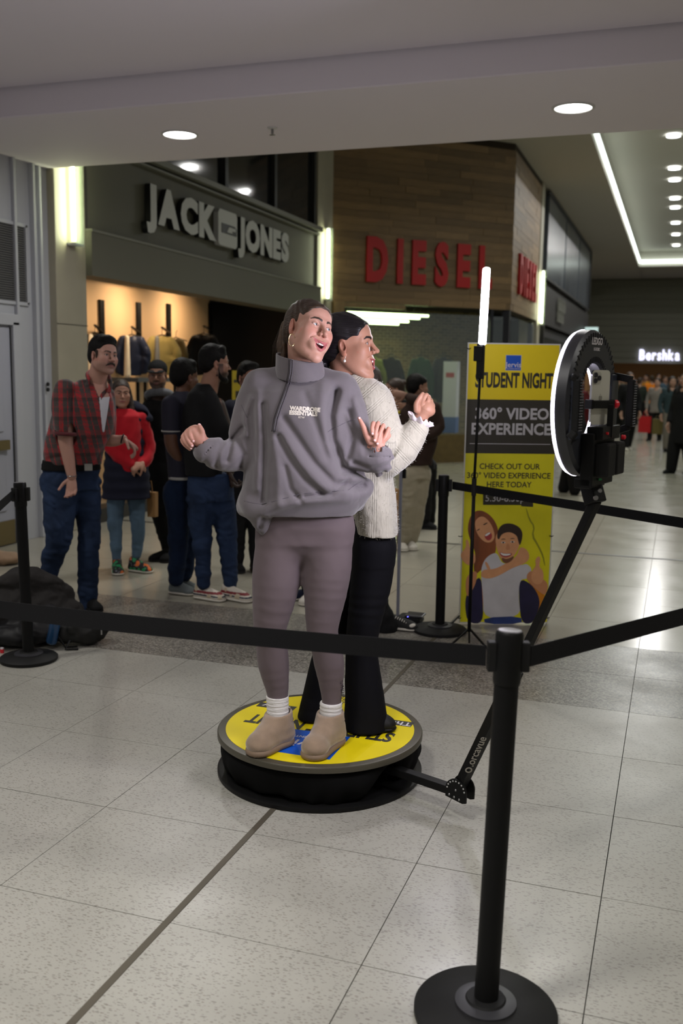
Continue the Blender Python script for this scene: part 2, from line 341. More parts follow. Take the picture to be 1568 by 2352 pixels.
def sign(name, lab, items, o, ex, size, m, depth, bold, sx, group=None, side=None):
    """items: list of (char, x offset); every letter its own part"""
    t = thing(name, lab, 'sign', o, 0, group)
    for ch, x, sx in items:
        me = text_mesh(ch, size, depth, bold, sx, 'LEFT'); me.transform(frame(Vector(o) + Vector(ex).normalized() * x, ex, (0, 0, 1))); me.materials.clear(); me.materials.append(m)
        if side:
            me.materials.append(side); nn = Vector(ex).normalized().cross(Vector((0, 0, 1)))
            for p in me.polygons:
                if p.normal.dot(nn) < 0.5: p.material_index = 1
        me.name = 'letter'; obj('letter', me, m, t)
    return t
# grey letters, cap height 0.34 m ; local x along +Y of the world
CAPH = 0.729   # cap height of the built-in face per unit size
def spread(word, x0, x1, size, fill, bold):
    w0 = 0
    for ch in word:
        me = text_mesh(ch, size, 0.001, bold, 1.0, 'LEFT'); xs = [v.co.x for v in me.vertices]; w0 += max(xs) - min(xs); bpy.data.meshes.remove(me)
    sx = fill * (x1 - x0) / w0
    ws = []
    for ch in word:
        me = text_mesh(ch, size, 0.001, bold, sx, 'LEFT'); xs = [v.co.x for v in me.vertices]; ws.append((min(xs), max(xs))); bpy.data.meshes.remove(me)
    tot = sum(b - a for a, b in ws); gap = (x1 - x0 - tot) / (len(word) - 1); out = []; x = x0
    for ch, (a, b) in zip(word, ws): out.append((ch, x - a, sx)); x += b - a + gap
    return out
LS = 0.375 / CAPH
Y0 = 9.74
its = spread('JACK', 0.0, 1.72, LS, 0.95, 0.034) + spread('JONES', 2.37, 4.16, LS, 0.95, 0.034)
jj = sign('shop_sign', 'pale grey JACK JONES shop sign letters on the olive grey fascia', its, (-5.70, Y0, 3.29), (0, 1, 0), LS, M_LET, 0.035, 0.034, 0.72, side=M_LETS)
bm_ = MB(); sq = [(0.04, -0.06), (0.52, -0.06), (0.56, -0.02), (0.56, 0.34), (0.52, 0.39), (0.04, 0.39), (0.0, 0.34), (0.0, -0.02)]
bm_.prism([(x + 1.77, z) for x, z in sq], -0.03, 0.04, (-5.70, Y0, 3.29), (0, 1, 0), (0, 0, 1), (1, 0, 0)); obj('badge', bm_, M_LET, jj)
bm_ = MB().prism([(1.86, .10), (2.30, .10), (2.30, .19), (2.24, .22), (1.86, .22)], 0.04, 0.046, (-5.70, Y0, 3.29), (0, 1, 0), (0, 0, 1), (1, 0, 0)); obj('badge_slot', bm_, M_LETS, jj)
bm_ = MB().prism([(2.0, .12), (2.16, .12), (2.16, .15), (2.26, .15), (2.26, .19), (2.06, .19)], 0.046, 0.052, (-5.70, Y0, 3.29), (0, 1, 0), (0, 0, 1), (1, 0, 0)); obj('badge_mark', bm_, M_LET, jj)
# shop interior
M_PEACH = mat('warm_shop_wall', srgb(205, 172, 132), 0.7)
M_BLK = mat('matt_black', (0.012, 0.012, 0.012, 1), 0.55)
shop = struct('wall_left_shop_interior', MB().box((-7.3, 11.45, 1.4), (0.2, 5.7, 2.8)), M_PEACH)
obj('ceiling_panel', MB().box((-8.4, 12.0, 2.86), (4.9, 7.0, 0.1)), M_BLK, shop)
obj('dark_wall', MB().box((-10.6, 12, 1.4), (0.1, 8, 2.8)).box((-8.2, 15.3, 1.4), (4.6, 0.1, 2.8)).box((-8.0, 8.6, 1.4), (4, 0.1, 2.8)), mat('shop_dark', srgb(26, 24, 22), 0.7), shop)
obj('threshold', MB().box((-5.86, 9.6, 0.075), (0.22, 1.95, 0.15)), mat('dark_plinth', srgb(42, 40, 36), 0.5), shop)
for y in (9.6, 11.0, 12.4): area('shop_spot', (-6.5, y + 0.6, 2.75), 0.12, 10, (1.0, 0.74, 0.48), (-0.75, 0, -0.7), spread=2.2)
area('shop_spot', (-8.6, 14.2, 2.7), 0.2, 3, (1.0, 0.85, 0.7))
ts = thing('track_spotlight', 'small black spotlight under the warm lit shop ceiling', 'light', (-6.9, 9.9, 2.7))
obj('spot_head', MB().cyl((-6.9, 9.9, 2.62), (-7.0, 9.95, 2.50), 0.045, 0.05), M_BLK, ts, 'auto'); obj('rail', MB().box((-6.9, 10.6, 2.76), (0.03, 3.4, 0.02)).cyl((-6.9, 9.9, 2.76), (-6.9, 9.9, 2.6), 0.008), M_BLK, ts)
# ---------------------------------------------------------------- timber shopfront (chamfer and side)
S_ = np.array([-5.75, 16.03, 0]); K_ = np.array([-3.11, 18.68, 0]); DV = (K_ - S_) / np.linalg.norm(K_ - S_); LN = float(np.linalg.norm(K_ - S_)); NV = np.array([DV[1], -DV[0], 0])
M_WOOD = mat('timber_plank', srgb(118, 93, 62), 0.55, var=0.16, vscale=3.0, stretch=(1, 1, 14), rand=0.26, bump=0.05, bscale=18, coords='Object')
dw = struct('wall_left_timber', MB().bar(tuple(S_ - NV * 0.12 + np.array([0, 0, 4.36])), tuple(K_ - NV * 0.12 + np.array([0, 0, 4.36])), 0.2, 3.02).box((-3.22, 20.5, 4.36), (0.2, 3.6, 3.02)), mat('timber_backing', srgb(50, 40, 28), 0.8))
pl = mesh('plank', MB().box((0.5, 0, 0), (0.996, 0.03, 0.118)), M_WOOD)
def planks(o, d, L, z0, z1):
    ang = atan2(d[1], d[0]); z = z0 + 0.06
    while z < z1:
        x = -rnd.uniform(0, 0.9)
        while x < L - 0.02:
            l = rnd.choice((0.7, 0.95, 1.2, 1.5)); a = max(x, 0.0); b = min(x + l, L)
            if b - a > 0.05:
                p = bpy.data.objects.new('plank', pl); COL.objects.link(p); p.parent = dw; q = np.array(o) + np.array(d) * a
                p.location = (q[0], q[1], z); p.rotation_euler = (0, 0, ang); p.scale = (b - a, 1, 1)
                off = rnd.uniform(-0.004, 0.004); p.location = (q[0] + off * sin(ang), q[1] - off * cos(ang), z)
            x += l
        z += 0.1205
planks(S_, DV, LN + 0.01, 2.85, 5.8); planks(K_ + np.array([0.0, 0.02, 0]), (0, 1, 0), 3.55, 2.85, 5.8)
M_WOODP = mat('pale_timber', srgb(128, 104, 70), 0.6, var=0.1, vscale=2, stretch=(8, 8, 1))
obj('timber_post', MB().bar(tuple(S_ + DV * 0.22 + [0, 0, 1.42]), tuple(S_ + DV * 0.02 + [0, 0, 1.42]), 0.18, 2.85).bar(tuple(S_ + DV * 0.02 + [0, 0, 2.80]), tuple(S_ + DV * 1.45 + [0, 0, 2.80]), 0.1, 0.08), M_WOODP, dw)
obj('metal_post', MB().box((K_[0] - 0.06, K_[1] + 0.02, 1.42), (0.14, 0.14, 2.85)).bar(tuple(S_ + DV * 3.30 + [0, 0, 1.42]), tuple(S_ + DV * 3.36 + [0, 0, 1.42]), 0.06, 2.85).box((-3.2, 22.1, 1.4), (0.1, 0.12, 2.8)), mat('dark_metal', srgb(44, 44, 52), 0.4, 0.4), dw)
M_PLH = mat('window_plinth', srgb(104, 86, 48), 0.6, var=0.15)
obj('window_plinth', MB().bar(tuple(S_ + DV * 1.1 + NV * 0.02 + [0, 0, 0.26]), tuple(S_ + DV * 3.6 + NV * 0.02 + [0, 0, 0.26]), 0.1, 0.52), M_PLH, dw)
pgl = MB().bar(tuple(S_ + DV * 0.3 + [0, 0, 1.62]), tuple(S_ + DV * 3.6 + [0, 0, 1.62]), 0.012, 2.2).box((K_[0] - 0.02, 20.6, 1.5), (0.012, 3.2, 2.5)); obj('window_pane', pgl, glass('shop_glass', (0.5, 0.55, 0.6), 0.10, 0.03), dw)
M_RED = mat('red_sign', srgb(168, 8, 14), 0.5)
DS = 0.72 / CAPH
it = spread('DIESEL', 0.66, 3.28, DS, 0.64, 0.05)
sign('shop_sign', 'large red DIESEL letters on the angled timber wall', it, tuple(S_ + NV * 0.03 + np.array([0, 0, 3.26])), tuple(DV), DS, M_RED, 0.03, 0.05, 0.44)
it = spread('DIESEL', 0.72, 3.1, DS, 0.64, 0.05)
sign('shop_sign', 'red DIESEL letters on the timber wall that runs down the corridor', it, tuple(K_ + np.array([0.04, 0, 3.26])), (0, 1, 0), DS, M_RED, 0.03, 0.05, 0.40)
# inside the timber shop
M_BRICK = mat('brick_wall', srgb(96, 84, 50), 0.9)
m, nt, p = nodes('brick_wall_bricks'); bt = N(nt, 'ShaderNodeTexBrick', i_Scale=4.0); bt.inputs['Color1'].default_value = srgb(104, 88, 56); bt.inputs['Color2'].default_value = srgb(70, 62, 36); bt.inputs['Mortar'].default_value = srgb(128, 118, 84)
g = N(nt, 'ShaderNodeTexCoord'); mp = N(nt, 'ShaderNodeMapping'); mp.inputs['Rotation'].default_value = (pi / 2, 0, 0); nt.links.new(g.outputs['Object'], mp.inputs[0]); nt.links.new(mp.outputs[0], bt.inputs['Vector']); nt.links.new(bt.outputs[0], p.inputs['Base Color'])
p.inputs['Roughness'].default_value = 0.9; M_BRICK = m
IB = -NV * 2.9
ds = struct('wall_left_brick', MB().bar(tuple(S_ + IB + DV * 0.2 + [0, 0, 1.5]), tuple(S_ + IB + DV * 5.2 + [0, 0, 1.5]), 0.1, 3.0), M_BRICK)
obj('dark_return', MB().box((-6.2, 17.6, 1.45), (0.1, 3.2, 2.9)).box((-4.6, 22.9, 1.45), (3.2, 0.1, 2.9)).prism([(-9.5, 16.2), (-5.95, 16.2), (-3.35, 18.8), (-3.35, 22.9), (-9.5, 22.9)], 0, 0.08, (0, 0, 2.98), (1, 0, 0), (0, 1, 0), (0, 0, 1)), MATS['shop_dark'], ds)
obj('dark_panel', MB().bar(tuple(S_ + IB + NV * 0.1 + DV * 0.9 + [0, 0, 2.3]), tuple(S_ + IB + NV * 0.1 + DV * 2.2 + [0, 0, 2.3]), 0.05, 0.7), M_BLK, ds)
M_LT = emit('shop_tube_glow', (0.72, 1.0, 0.42), 7.0)
for k, (a, b, dz, dn, lb_) in enumerate([(0.50, 2.2, 2.70, -0.4, 'topmost of the four greenish tube lamps in the timber shop window'), (0.42, 2.1, 2.66, -0.55, 'second from top of the four greenish tube lamps in the timber shop window'), (0.46, 1.95, 2.60, -0.7, 'third from top of the four greenish tube lamps in the timber shop window'), (0.46, 1.85, 2.56, -0.9, 'lowest of the four greenish tube lamps in the timber shop window')]):
    t = thing('tube_lamp', lb_, 'light', tuple(S_ + NV * dn + DV * a + [0, 0, dz]), 0, 'tube lamps in the timber shop')
    obj('tube', MB().cyl(tuple(S_ + NV * dn + DV * a + [0, 0, dz]), tuple(S_ + NV * dn + DV * b + [0, 0, dz]), 0.022), M_LT if k != 1 else M_LT, t, True)
    for s0, s1 in ((a - .04, a), (b, b + .04)): obj('end_cap', MB().cyl(tuple(S_ + NV * dn + DV * s0 + [0, 0, dz]), tuple(S_ + NV * dn + DV * s1 + [0, 0, dz]), 0.026), M_BLK, t)
    for s0 in (a + .3, b - .3): obj('drop_wire', MB().cyl(tuple(S_ + NV * dn + DV * s0 + [0, 0, dz]), tuple(S_ + NV * dn + DV * s0 + [0, 0, 2.95]), 0.006), M_BLK, t)
area('timber_shop_lamp', tuple(S_ - NV * 1.6 + DV * 2.2 + [0, 0, 2.7]), 0.5, 30, (0.9, 1.0, 0.55))
tt = thing('window_totem', 'white display totem with blue foot inside the dark shop window', 'display', tuple(S_ + DV * 2.75 - NV * 0.4))
q = S_ + DV * 2.75 - NV * 0.4
obj('totem_body', MB().box((q[0], q[1], 1.35), (0.26, 0.26, 1.05)), mat('totem_white', srgb(225, 228, 232), 0.4), tt); obj('totem_foot', MB().box((q[0], q[1], 0.68), (0.27, 0.27, 0.3)), mat('totem_blue', srgb(70, 110, 175), 0.4), tt)
obj('totem_print', MB().box((q[0], q[1] - 0.133, 1.62), (0.16, 0.004, 0.09)), mat('totem_red', srgb(190, 90, 90), 0.4), tt)
# ---------------------------------------------------------------- next shop with dark poster glazing
M_GR = mat('graphite_panel', srgb(52, 50, 50), 0.5)
ns = struct('wall_left_far', MB().box((-3.3, 28.9, 4.78), (0.3, 12.3, 2.1)).box((-3.25, 28.9, 3.3), (0.3, 12.3, 0.9)).box((-3.3, 28.9, 1.4), (0.2, 12.3, 2.8)), M_GR)
for k in range(3):
    pg = bpy.data.objects.new('poster_panel', mesh('poster_panel', MB().box((-3.10, 25.1 + k * 3.72, 4.82), (0.08, 3.5, 1.84)), mat('dark_poster', srgb(78, 82, 88), 0.25, var=0.5, vscale=0.9, stretch=(1, 1.6, 0.4)))); COL.objects.link(pg); pg.parent = ns
obj('poster_frame', MB().box((-3.06, 28.8, 5.78), (0.06, 11.4, 0.06)).box((-3.06, 28.8, 3.88), (0.06, 11.4, 0.06)).box((-3.06, 34.5, 4.8), (0.06, 0.08, 1.9)), M_BLK, ns)
obj('shop_glazing', MB().box((-3.12, 28.9, 1.4), (0.05, 12.0, 2.3)), M_DGL, ns)
sg = thing('shop_sign', 'small dim white two line sign on the graphite fascia', 'sign', (-3.06, 25.6, 3.2))
for zz, wd in ((3.44, 'Nail'), (3.12, 'Bar')):
    pass
for zz, n_ in ((3.42, 5), (3.12, 4)):
    for k in range(n_): obj('letter', MB().box((-3.05, 25.9 + k * 0.34, zz), (0.04, 0.2, 0.2)).box((-3.05, 25.84 + k * 0.34, zz + 0.08), (0.04, 0.05, 0.26)), mat('dim_letter', srgb(120, 120, 112), 0.5), sg)
bs = thing('blade_sign', 'small glowing aqua blade sign at the end of graphite shopfront', 'sign', (-2.95, 33.6, 2.9))
obj('sign_face', MB().box((-2.85, 33.6, 2.95), (0.42, 0.08, 0.62)), emit('aqua_glow', (0.55, 0.85, 0.8), 0.6), bs); obj('sign_mark', MB().box((-2.85, 33.55, 2.92), (0.24, 0.02, 0.05)).box((-2.9, 33.55, 3.05), (0.05, 0.02, 0.25)), M_BLK, bs)
# ---------------------------------------------------------------- far shopfront across the corridor
M_SID = mat('grey_siding', srgb(120, 120, 106), 0.6)
bw = struct('wall_back', MB().box((-2.0, 44.95, 4.1), (7, 0.3, 3.7)), M_SID)
sd = mesh('siding_board', MB().box((0, 0, 0), (6.6, 0.05, 0.268)), M_SID)
for k in range(12):
    p = bpy.data.objects.new('siding_board', sd); COL.objects.link(p); p.parent = bw; p.location = (-1.9, 44.78, 2.62 + k * 0.278)
BS = 0.46 / CAPH
it = spread('Bershka', 0, 1.66, BS, 0.80, 0.014)
sign('shop_sign', 'glowing white Bershka letters on the far grey wall', it, (-1.70, 44.68, 2.40), (1, 0, 0), BS, emit('lit_letter', (0.72, 0.72, 1.0), 2.2), 0.04, 0.014, 0.8)
bi = struct('wall_far_shop', MB().box((-2, 56, 1.6), (12, 0.2, 3.2)), mat('warm_far_wall', srgb(150, 124, 96), 0.8))
obj('far_shop_ceiling', MB().box((-2, 50.5, 2.9), (12, 11, 0.1)), mat('far_shop_ceiling', srgb(150, 128, 104), 0.8), bi)
obj('far_shop_side', MB().box((-4.5, 50, 1.4), (0.3, 11, 3)).box((2.5, 50, 1.4), (0.3, 11, 3)), MATS['warm_far_wall'], bi)
area('far_shop_lamp', (-1.5, 49, 2.8), 5, 62, (1.0, 0.78, 0.54), shape='SQUARE')
for x, y, lb_ in [(-2.6, 46.6, 'leftmost'), (-2.05, 47, 'second from the left'), (-1.1, 46.6, 'the one left of the exit sign'), (-0.2, 46.8, 'rightmost'), (-1.55, 49, 'middle low one'), (-2.3, 52, 'small deep one at left'), (-0.7, 51.5, 'small deep one at right')]:
    t = tag(obj('shop_lamp', MB().lathe([(0.001, -0.06), (0.05, -0.045), (0.065, 0), (0.05, 0.045), (0.001, 0.06)], (x, y, 2.78), seg=12, cap=False), emit('warm_bulb', (1.0, 0.8, 0.55), 26), smooth=True), 'warm ceiling lamp in the far lit shop, ' + lb_, 'light', 'lamps in the far shop')
t = tag(obj('exit_sign', MB().box((-0.95, 45.6, 2.62), (0.36, 0.05, 0.14)), emit('green_exit', (0.05, 0.4, 0.1), 0.5)), 'tiny green lit exit sign inside the far shop', 'sign')
# enclosing hall walls
struct('wall_right', MB().box((4.2, 24, 3), (0.3, 60, 6)), M_PLASTER2)
struct('wall_behind', MB().box((-1.5, -6.0, 1.9), (14, 0.3, 3.8)), M_PLASTER)
struct('wall_back_left', MB().box((-6, 34.9, 3), (5.2, 0.2, 6)).box((-6.1, 40, 3), (0.2, 10, 6)), M_PLASTER2)
area('hall_lamp', (-2.4, 10.5, 5.8), 3.0, 60, (1, 0.97, 0.9), spread=1.5); area('hall_lamp', (-0.4, 15.5, 5.8), 3.5, 100, (0.95, 1, 0.95), spread=2.5); area('hall_lamp', (0.2, 22, 5.8), 3.5, 90, (0.95, 1, 0.95))
# ================================================================ PROPS
M_BK = mat('black_metal', (0.006, 0.006, 0.006, 1), 0.42, spec=0.18, metal=0.0, var=0.1, bump=0.02, bscale=300)
M_BK2 = mat('black_rubber', (0.008, 0.008, 0.008, 1), 0.6, spec=0.25)
M_BELT = mat('black_webbing', (0.006, 0.006, 0.007, 1), 0.75, spec=0.2, bump=0.15, bscale=500, stretch=(0.3, 0.3, 3))
M_STEEL = mat('steel', srgb(170, 170, 170), 0.3, 1.0)
M_CAPT = mat('post_cap', srgb(110, 108, 112), 0.35, 0.2)
PC = np.array([-1.31, 3.59]); PZ = 0.18; PR = 0.42
pf = thing('rotating_platform', 'low round rotating video platform with yellow top disc and black cloth skirt', 'platform', (PC[0], PC[1], 0))
c0 = (PC[0], PC[1], 0)
M_RIM = mat('platform_rim', srgb(78, 74, 62), 0.35, 0.2)
obj('base_disc', MB().lathe([(PR * .97, 0.0), (PR, 0.004), (PR, 0.018), (PR * .98, 0.021)], c0, seg=96), M_BK, pf, 'auto')
obj('top_disc', MB().lathe([(PR - .01, PZ - .028), (PR, PZ - .024), (PR, PZ - .006), (PR - .004, PZ - 0.001), (PR - .012, PZ)], c0, seg=96), M_RIM, pf, 'auto')
obj('decal', MB().lathe([(PR - .034, PZ), (PR - .034, PZ + .0012)], c0, seg=96), mat('decal_yellow', srgb(228, 208, 20), 0.32, var=0.03), pf)
M_INK = mat('black_print', (0.02, 0.019, 0.014, 1), 0.5); M_WHP = mat('white_print', srgb(215, 210, 212), 0.5)
M_BLUE = mat('blue_print', srgb(18, 84, 190), 0.4, var=0.12, vscale=6)
def on_disc(x, y, dz=0.0): return Vector((PC[0] + x, PC[1] + y, PZ + 0.0016 + dz))
EXD, EYD = (-1, 0, 0), (0, -1, 0)
place_text('lettering', 'STUDENT NIGHT', on_disc(0.0, 0.03), EXD, EYD, M_INK, pf, .135, depth=0.0004, bold=0.0045, sx=0.60)
for s_, x, wd in (('The', .30, .1), ('Shopping', .10, .30), ('Party', -.26, .17)):
    obj('label_strip', MB().box(on_disc(x, .155), (wd, .056, .0006)), M_INK, pf)
    place_text('lettering', s_, on_disc(x, .170, .0006), EXD, EYD, M_WHP, pf, .055, depth=0.0003, bold=.0006, sx=1.1)
obj('blue_square', MB().box(on_disc(0.03, -.19), (.235, .235, .0006)).box(on_disc(0.03, -.19, -.0003), (.247, .247, .0004)), M_BLUE, pf)
place_text('lettering', 'Jervis', on_disc(0.03, -.17, .0006), EXD, EYD, M_WHP, pf, .10, depth=0.0003, bold=.0008)
place_text('lettering', 'SHOPPING CENTRE', on_disc(0.03, -.125, .0006), EXD, EYD, M_WHP, pf, .026, depth=0.0003, bold=.0003)
sk = MB(); n = 220; rows = 10; vs = []
for j in range(rows):
    u = j / (rows - 1)
    for i in range(n):
        a = 2 * pi * i / n; edge = 0.026 + 0.012 * max(0, sin(a * 3 + 1.0)) + 0.008 * sin(a * 7)
        op = exp(-((a - radians(338)) / 0.22) ** 2)          # the cloth is pulled up where the arm comes out
        edge += 0.10 * op
        z = (PZ - .03) * (1 - u) + edge * u
        r = 0.405 + 0.012 * sin(pi * u) * (1 + .6 * sin(5 * a)) + 0.006 * u * sin(a * 23 + 2 * sin(a * 5)) - 0.02 * u - .05 * op * u
        vs.append((PC[0] + r * cos(a), PC[1] + r * sin(a), z))
sk.add(vs, [(j * n + i, j * n + (i + 1) % n, (j + 1) * n + (i + 1) % n, (j + 1) * n + i) for j in range(rows - 1) for i in range(n)])
o = obj('cloth_skirt', sk, mat('black_cloth', (0.005, 0.005, 0.005, 1), 0.95, spec=0.1), pf, True); md = o.modifiers.new('thick', 'SOLIDIFY'); md.thickness = 0.003
obj('core', MB().lathe([(0.2, 0.02), (0.2, PZ - 0.03)], c0, seg=40), M_BK, pf)
# ---- arm, bracket, ring light, phone
BRK = on_floor(1056, 1812, 0.115); ARM0 = np.array([PC[0] + .25, PC[1] - .09, 0.10])
RD = 2.97; RC = at_depth(1341, 927, RD); ATOP = at_depth(1368, 1150, RD - .01)
ar = thing('camera_arm', 'black folding metal arm rising from platform to ring light', 'arm', (float(ARM0[0]), float(ARM0[1]), 0.0))
obj('lower_bar', MB().bar(ARM0, BRK - np.array([0, 0, .012]), .04, .03), M_BK, ar, bevel=.002)
jn = BRK + (ATOP - BRK) * 0.44
obj('upright_sleeve', MB().bar(BRK + np.array([0, 0, .012]), jn, .038, .034), M_BK, ar, bevel=.002)
obj('upright_rod', MB().bar(jn - (ATOP - BRK) * .03, ATOP, .028, .026), M_BK, ar, bevel=.002)
obj('collar', MB().bar(jn - (ATOP - BRK) * .015, jn + (ATOP - BRK) * .015, .044, .040), M_BK2, ar, bevel=.002)
ad = Vector(BRK - ARM0); ad.z = 0; ad.normalize(); an = Vector((ad.y, -ad.x, 0))    # an: toward the photographer side
hp = MB(); rim = [(.046 * cos(a), .046 * sin(a)) for a in [pi * k / 14 for k in range(15)]]
for off in (-.03, .022): hp.prism([(-.045, -.03)] + [(.03, -.04), (.045, -.035)] + rim, off, off + .006, tuple(BRK), tuple(ad), (0, 0, 1), tuple(an))
obj('hinge_plate', hp, M_BK, ar)
hl_ = MB(); sc_ = MB()
for k in range(9):
    a = pi * (k + .5) / 9; q = Vector(BRK) + ad * (.038 * cos(a)) + Vector((0, 0, .038 * sin(a))) + an * .0285
    hl_.lathe([(.0032, 0), (.0032, .001)], q, an, 8)
for x, z in ((0, .004), (-.028, -.02), (-.006, -.024), (.016, -.028)): sc_.lathe([(.0046, 0), (.0044, .002), (.001, .003)], Vector(BRK) + ad * x + Vector((0, 0, z)) + an * .028, an, 10)
s = obj('hinge_holes', hl_, mat('light_hole', srgb(190, 190, 188), 0.5), ar); s['kind'] = 'stuff'
s = obj('screws', sc_, M_STEEL, ar, True); s['kind'] = 'stuff'
ud = Vector(ATOP - BRK).normalized(); side = Vector(_r) - ud * Vector(_r).dot(ud); side.normalize(); fn = ud.cross(side)
if fn.dot(Vector(_f)) > 0: fn = -fn
tp = Vector(BRK) + ud * .135 + fn * .0215; 
place_text('lettering', '.orcavue', tp, ud, fn.cross(ud), mat('grey_print', srgb(165, 160, 150), 0.5), ar, .042, depth=.0005, bold=.0003, align='LEFT')
obj('logo', MB().lathe([(.008, 0), (.013, 0), (.013, .0006), (.008, .0006)], tp - ud * .018 + fn.cross(ud) * .010, fn, 20, cap=False), MATS['grey_print'], ar)
# ring light: local axes  n = toward the dancers, s = sideways, z up
nn = Vector((-.955, .235, 0)).normalized(); ss = Vector((-nn.y, nn.x, 0)); zz = Vector((0, 0, 1)); RV = Vector(RC)
def rp(s, z, n=0.0): return RV + ss * s + zz * z + nn * n
rl = thing('ring_light', 'large black ring light glowing white on its far face, on folding arm', 'ring light', tuple(rp(0, -.22)))
RO, RI = .222, .122
obj('housing', MB().lathe([(RI, -.022), (RI + .006, -.03), (RO - .010, -.03), (RO, -.020), (RO, .012), (RI, .012), (RI, -.022)], RV, nn, 96, cap=False), mat('ring_black', (0.018, 0.019, 0.024, 1), 0.42), rl, 'auto')
obj('diffuser', MB().lathe([(RI - .001, .012), (RI + .003, .022), (RO - .004, .024), (RO + .001, .012)], RV, nn, 96, cap=False), emit('ring_glow', (0.86, 0.80, 1.0), 10.0), rl, True)
area('ring_lamp', tuple(RV + nn * .04), 0.40, 12, (0.90, 0.86, 1.0), tuple(nn))
vsl = MB()
for k in range(64):
    a = 2 * pi * k / 64 + .03
    if sin(a) < -.55: continue
    for r0_, L_ in ((RO - .016, .018), (RI + .012, .016)):
        if (k % 1): continue
        q = rp(cos(a) * r0_, sin(a) * r0_, -.0305); t_ = (ss * cos(a) + zz * sin(a)); vsl.bar(q - t_ * L_ / 2, q + t_ * L_ / 2, .0035, .002, nn)
s = obj('vent_slots', vsl, mat('slot_black', (0.002, 0.002, 0.002, 1), 0.9), rl); s['kind'] = 'stuff'
place_text('lettering', 'LEDGO', rp(0, .178, -.0312), -ss, zz, MATS['white_print'], rl, .030, depth=.0004, bold=.0003, shear=.15)
place_text('lettering', 'LG-R320C', rp(0, .160, -.0312), -ss, zz, MATS['white_print'], rl, .013, depth=.0004)
for sg_ in (-1, 1):
    h = MB(); x0 = .155 * sg_; sd_ = .045 if sg_ > 0 else .085
    path = [rp(x0 + sg_ * .045, .085, -.03), rp(x0 + sg_ * .04, .075, -sd_), rp(x0 + sg_ * .04, -.075, -sd_), rp(x0 + sg_ * .045, -.095, -.03)]
    for a, b in zip(path[:-1], path[1:]): h.bar(a, b, .022, .026, ss)
    obj('handle', h, M_BK2, rl, bevel=.004)
    g_ = MB()
    for k in range(19): g_.bar(rp(x0 + sg_ * .028, -.072 + k * .008, -.014 - sd_), rp(x0 + sg_ * .052, -.072 + k * .008, -.014 - sd_), .002, .003)
    s = obj('handle_ribs', g_, mat('rib_grey', (0.10, 0.10, 0.11, 1), 0.4), rl); s['kind'] = 'stuff'
    obj('side_cover', MB().box(rp(sg_ * .172, -.005, -.034), (.07, .012, .19), Matrix((ss, nn, zz)).transposed()), mat('cover_navy', (0.02, 0.024, 0.036, 1), 0.35), rl, bevel=.003)
RM = Matrix((ss, nn, zz)).transposed()
obj('battery_plate', MB().box(rp(0, -.165, -.05), (.20, .04, .16), RM), M_BK, rl, bevel=.004)
obj('battery_pack', MB().box(rp(.035, -.165, -.085), (.075, .045, .10), RM), M_BK2, rl, bevel=.006)
obj('battery_pack', MB().box(rp(-.055, -.165, -.085), (.075, .045, .10), RM), M_BK2, rl, bevel=.006)
obj('control_panel', MB().box(rp(0, -.085, -.065), (.17, .05, .04), RM), M_BK, rl, bevel=.003); obj('foot_plate', MB().box(rp(0.03, -.235, -.04), (.14, .05, .03), RM), M_BK, rl, bevel=.003)
M_RK = mat('red_plastic', srgb(205, 22, 40), 0.3)
obj('power_button', MB().lathe([(.007, 0), (.007, .01), (.004, .012)], rp(-.055, -.10, -.105), -nn, 12), M_RK, rl, 'auto')
obj('power_button', MB().lathe([(.004, 0), (.004, .006)], rp(.05, -.085, -.09), -nn, 12), M_RK, rl, 'auto')
obj('yoke', MB().bar(rp(.01, -.225, -.03), Vector(ATOP) + Vector((0, 0, -.008)), .05, .05), M_BK, rl, bevel=.004)
yk = Vector(ATOP) + Vector((0, 0, .03)) - Vector(_f) * .028
s = obj('yoke_screws', MB().lathe([(.007, 0), (.006, .003)], yk + Vector(_r) * .003, -Vector(_f), 12).lathe([(.008, 0), (.007, .004)], yk + Vector(_r) * -.008 - Vector((0, 0, .022)), -Vector(_f), 12), M_STEEL, rl, 'auto'); s['kind'] = 'stuff'
obj('level_bubble', MB().bar(Vector(at_depth(1350, 1102, RD - .045)), Vector(at_depth(1361, 1102, RD - .045)), .006, .006), mat('level_green', srgb(60, 150, 90), 0.2), rl)
obj('level_bubble', MB().bar(Vector(at_depth(1374, 1101, RD - .045)), Vector(at_depth(1381, 1101, RD - .045)), .006, .006), mat('level_green', srgb(60, 150, 90), 0.2), rl)
# phone
nn_r, ss_r, RM_r = nn, ss, RM
nn = Vector((-.80, .60, 0)).normalized(); ss = Vector((-nn.y, nn.x, 0)); RM = Matrix((ss, nn, zz)).transposed()
PP = Vector(at_depth(1376, 913, RD - .05)); 
ph = thing('phone', 'silver phone clamped upright in the middle of the ring light, camera side toward us', 'phone', tuple(PP - zz * .08))
def pq(s, z, n=0.0): return PP + ss * s + zz * z + nn * n
rr = [(.036 * cx + .0 + .0 * k, .075 * cz) for cx, cz, k in ()]
def rrect(w_, h_, r_, n_=5):
    out = []
    for cx, cz, a0 in ((w_ / 2 - r_, h_ / 2 - r_, 0), (-w_ / 2 + r_, h_ / 2 - r_, pi / 2), (-w_ / 2 + r_, -h_ / 2 + r_, pi), (w_ / 2 - r_, -h_ / 2 + r_, 3 * pi / 2)):
        out += [(cx + r_ * cos(a0 + pi / 2 * k / n_), cz + r_ * sin(a0 + pi / 2 * k / n_)) for k in range(n_ + 1)]
    return out
obj('body', MB().prism(rrect(.078, .163, .013), -.004, .004, PP, ss, zz, -nn), mat('phone_silver', srgb(196, 194, 182), 0.3, 0.3), ph)
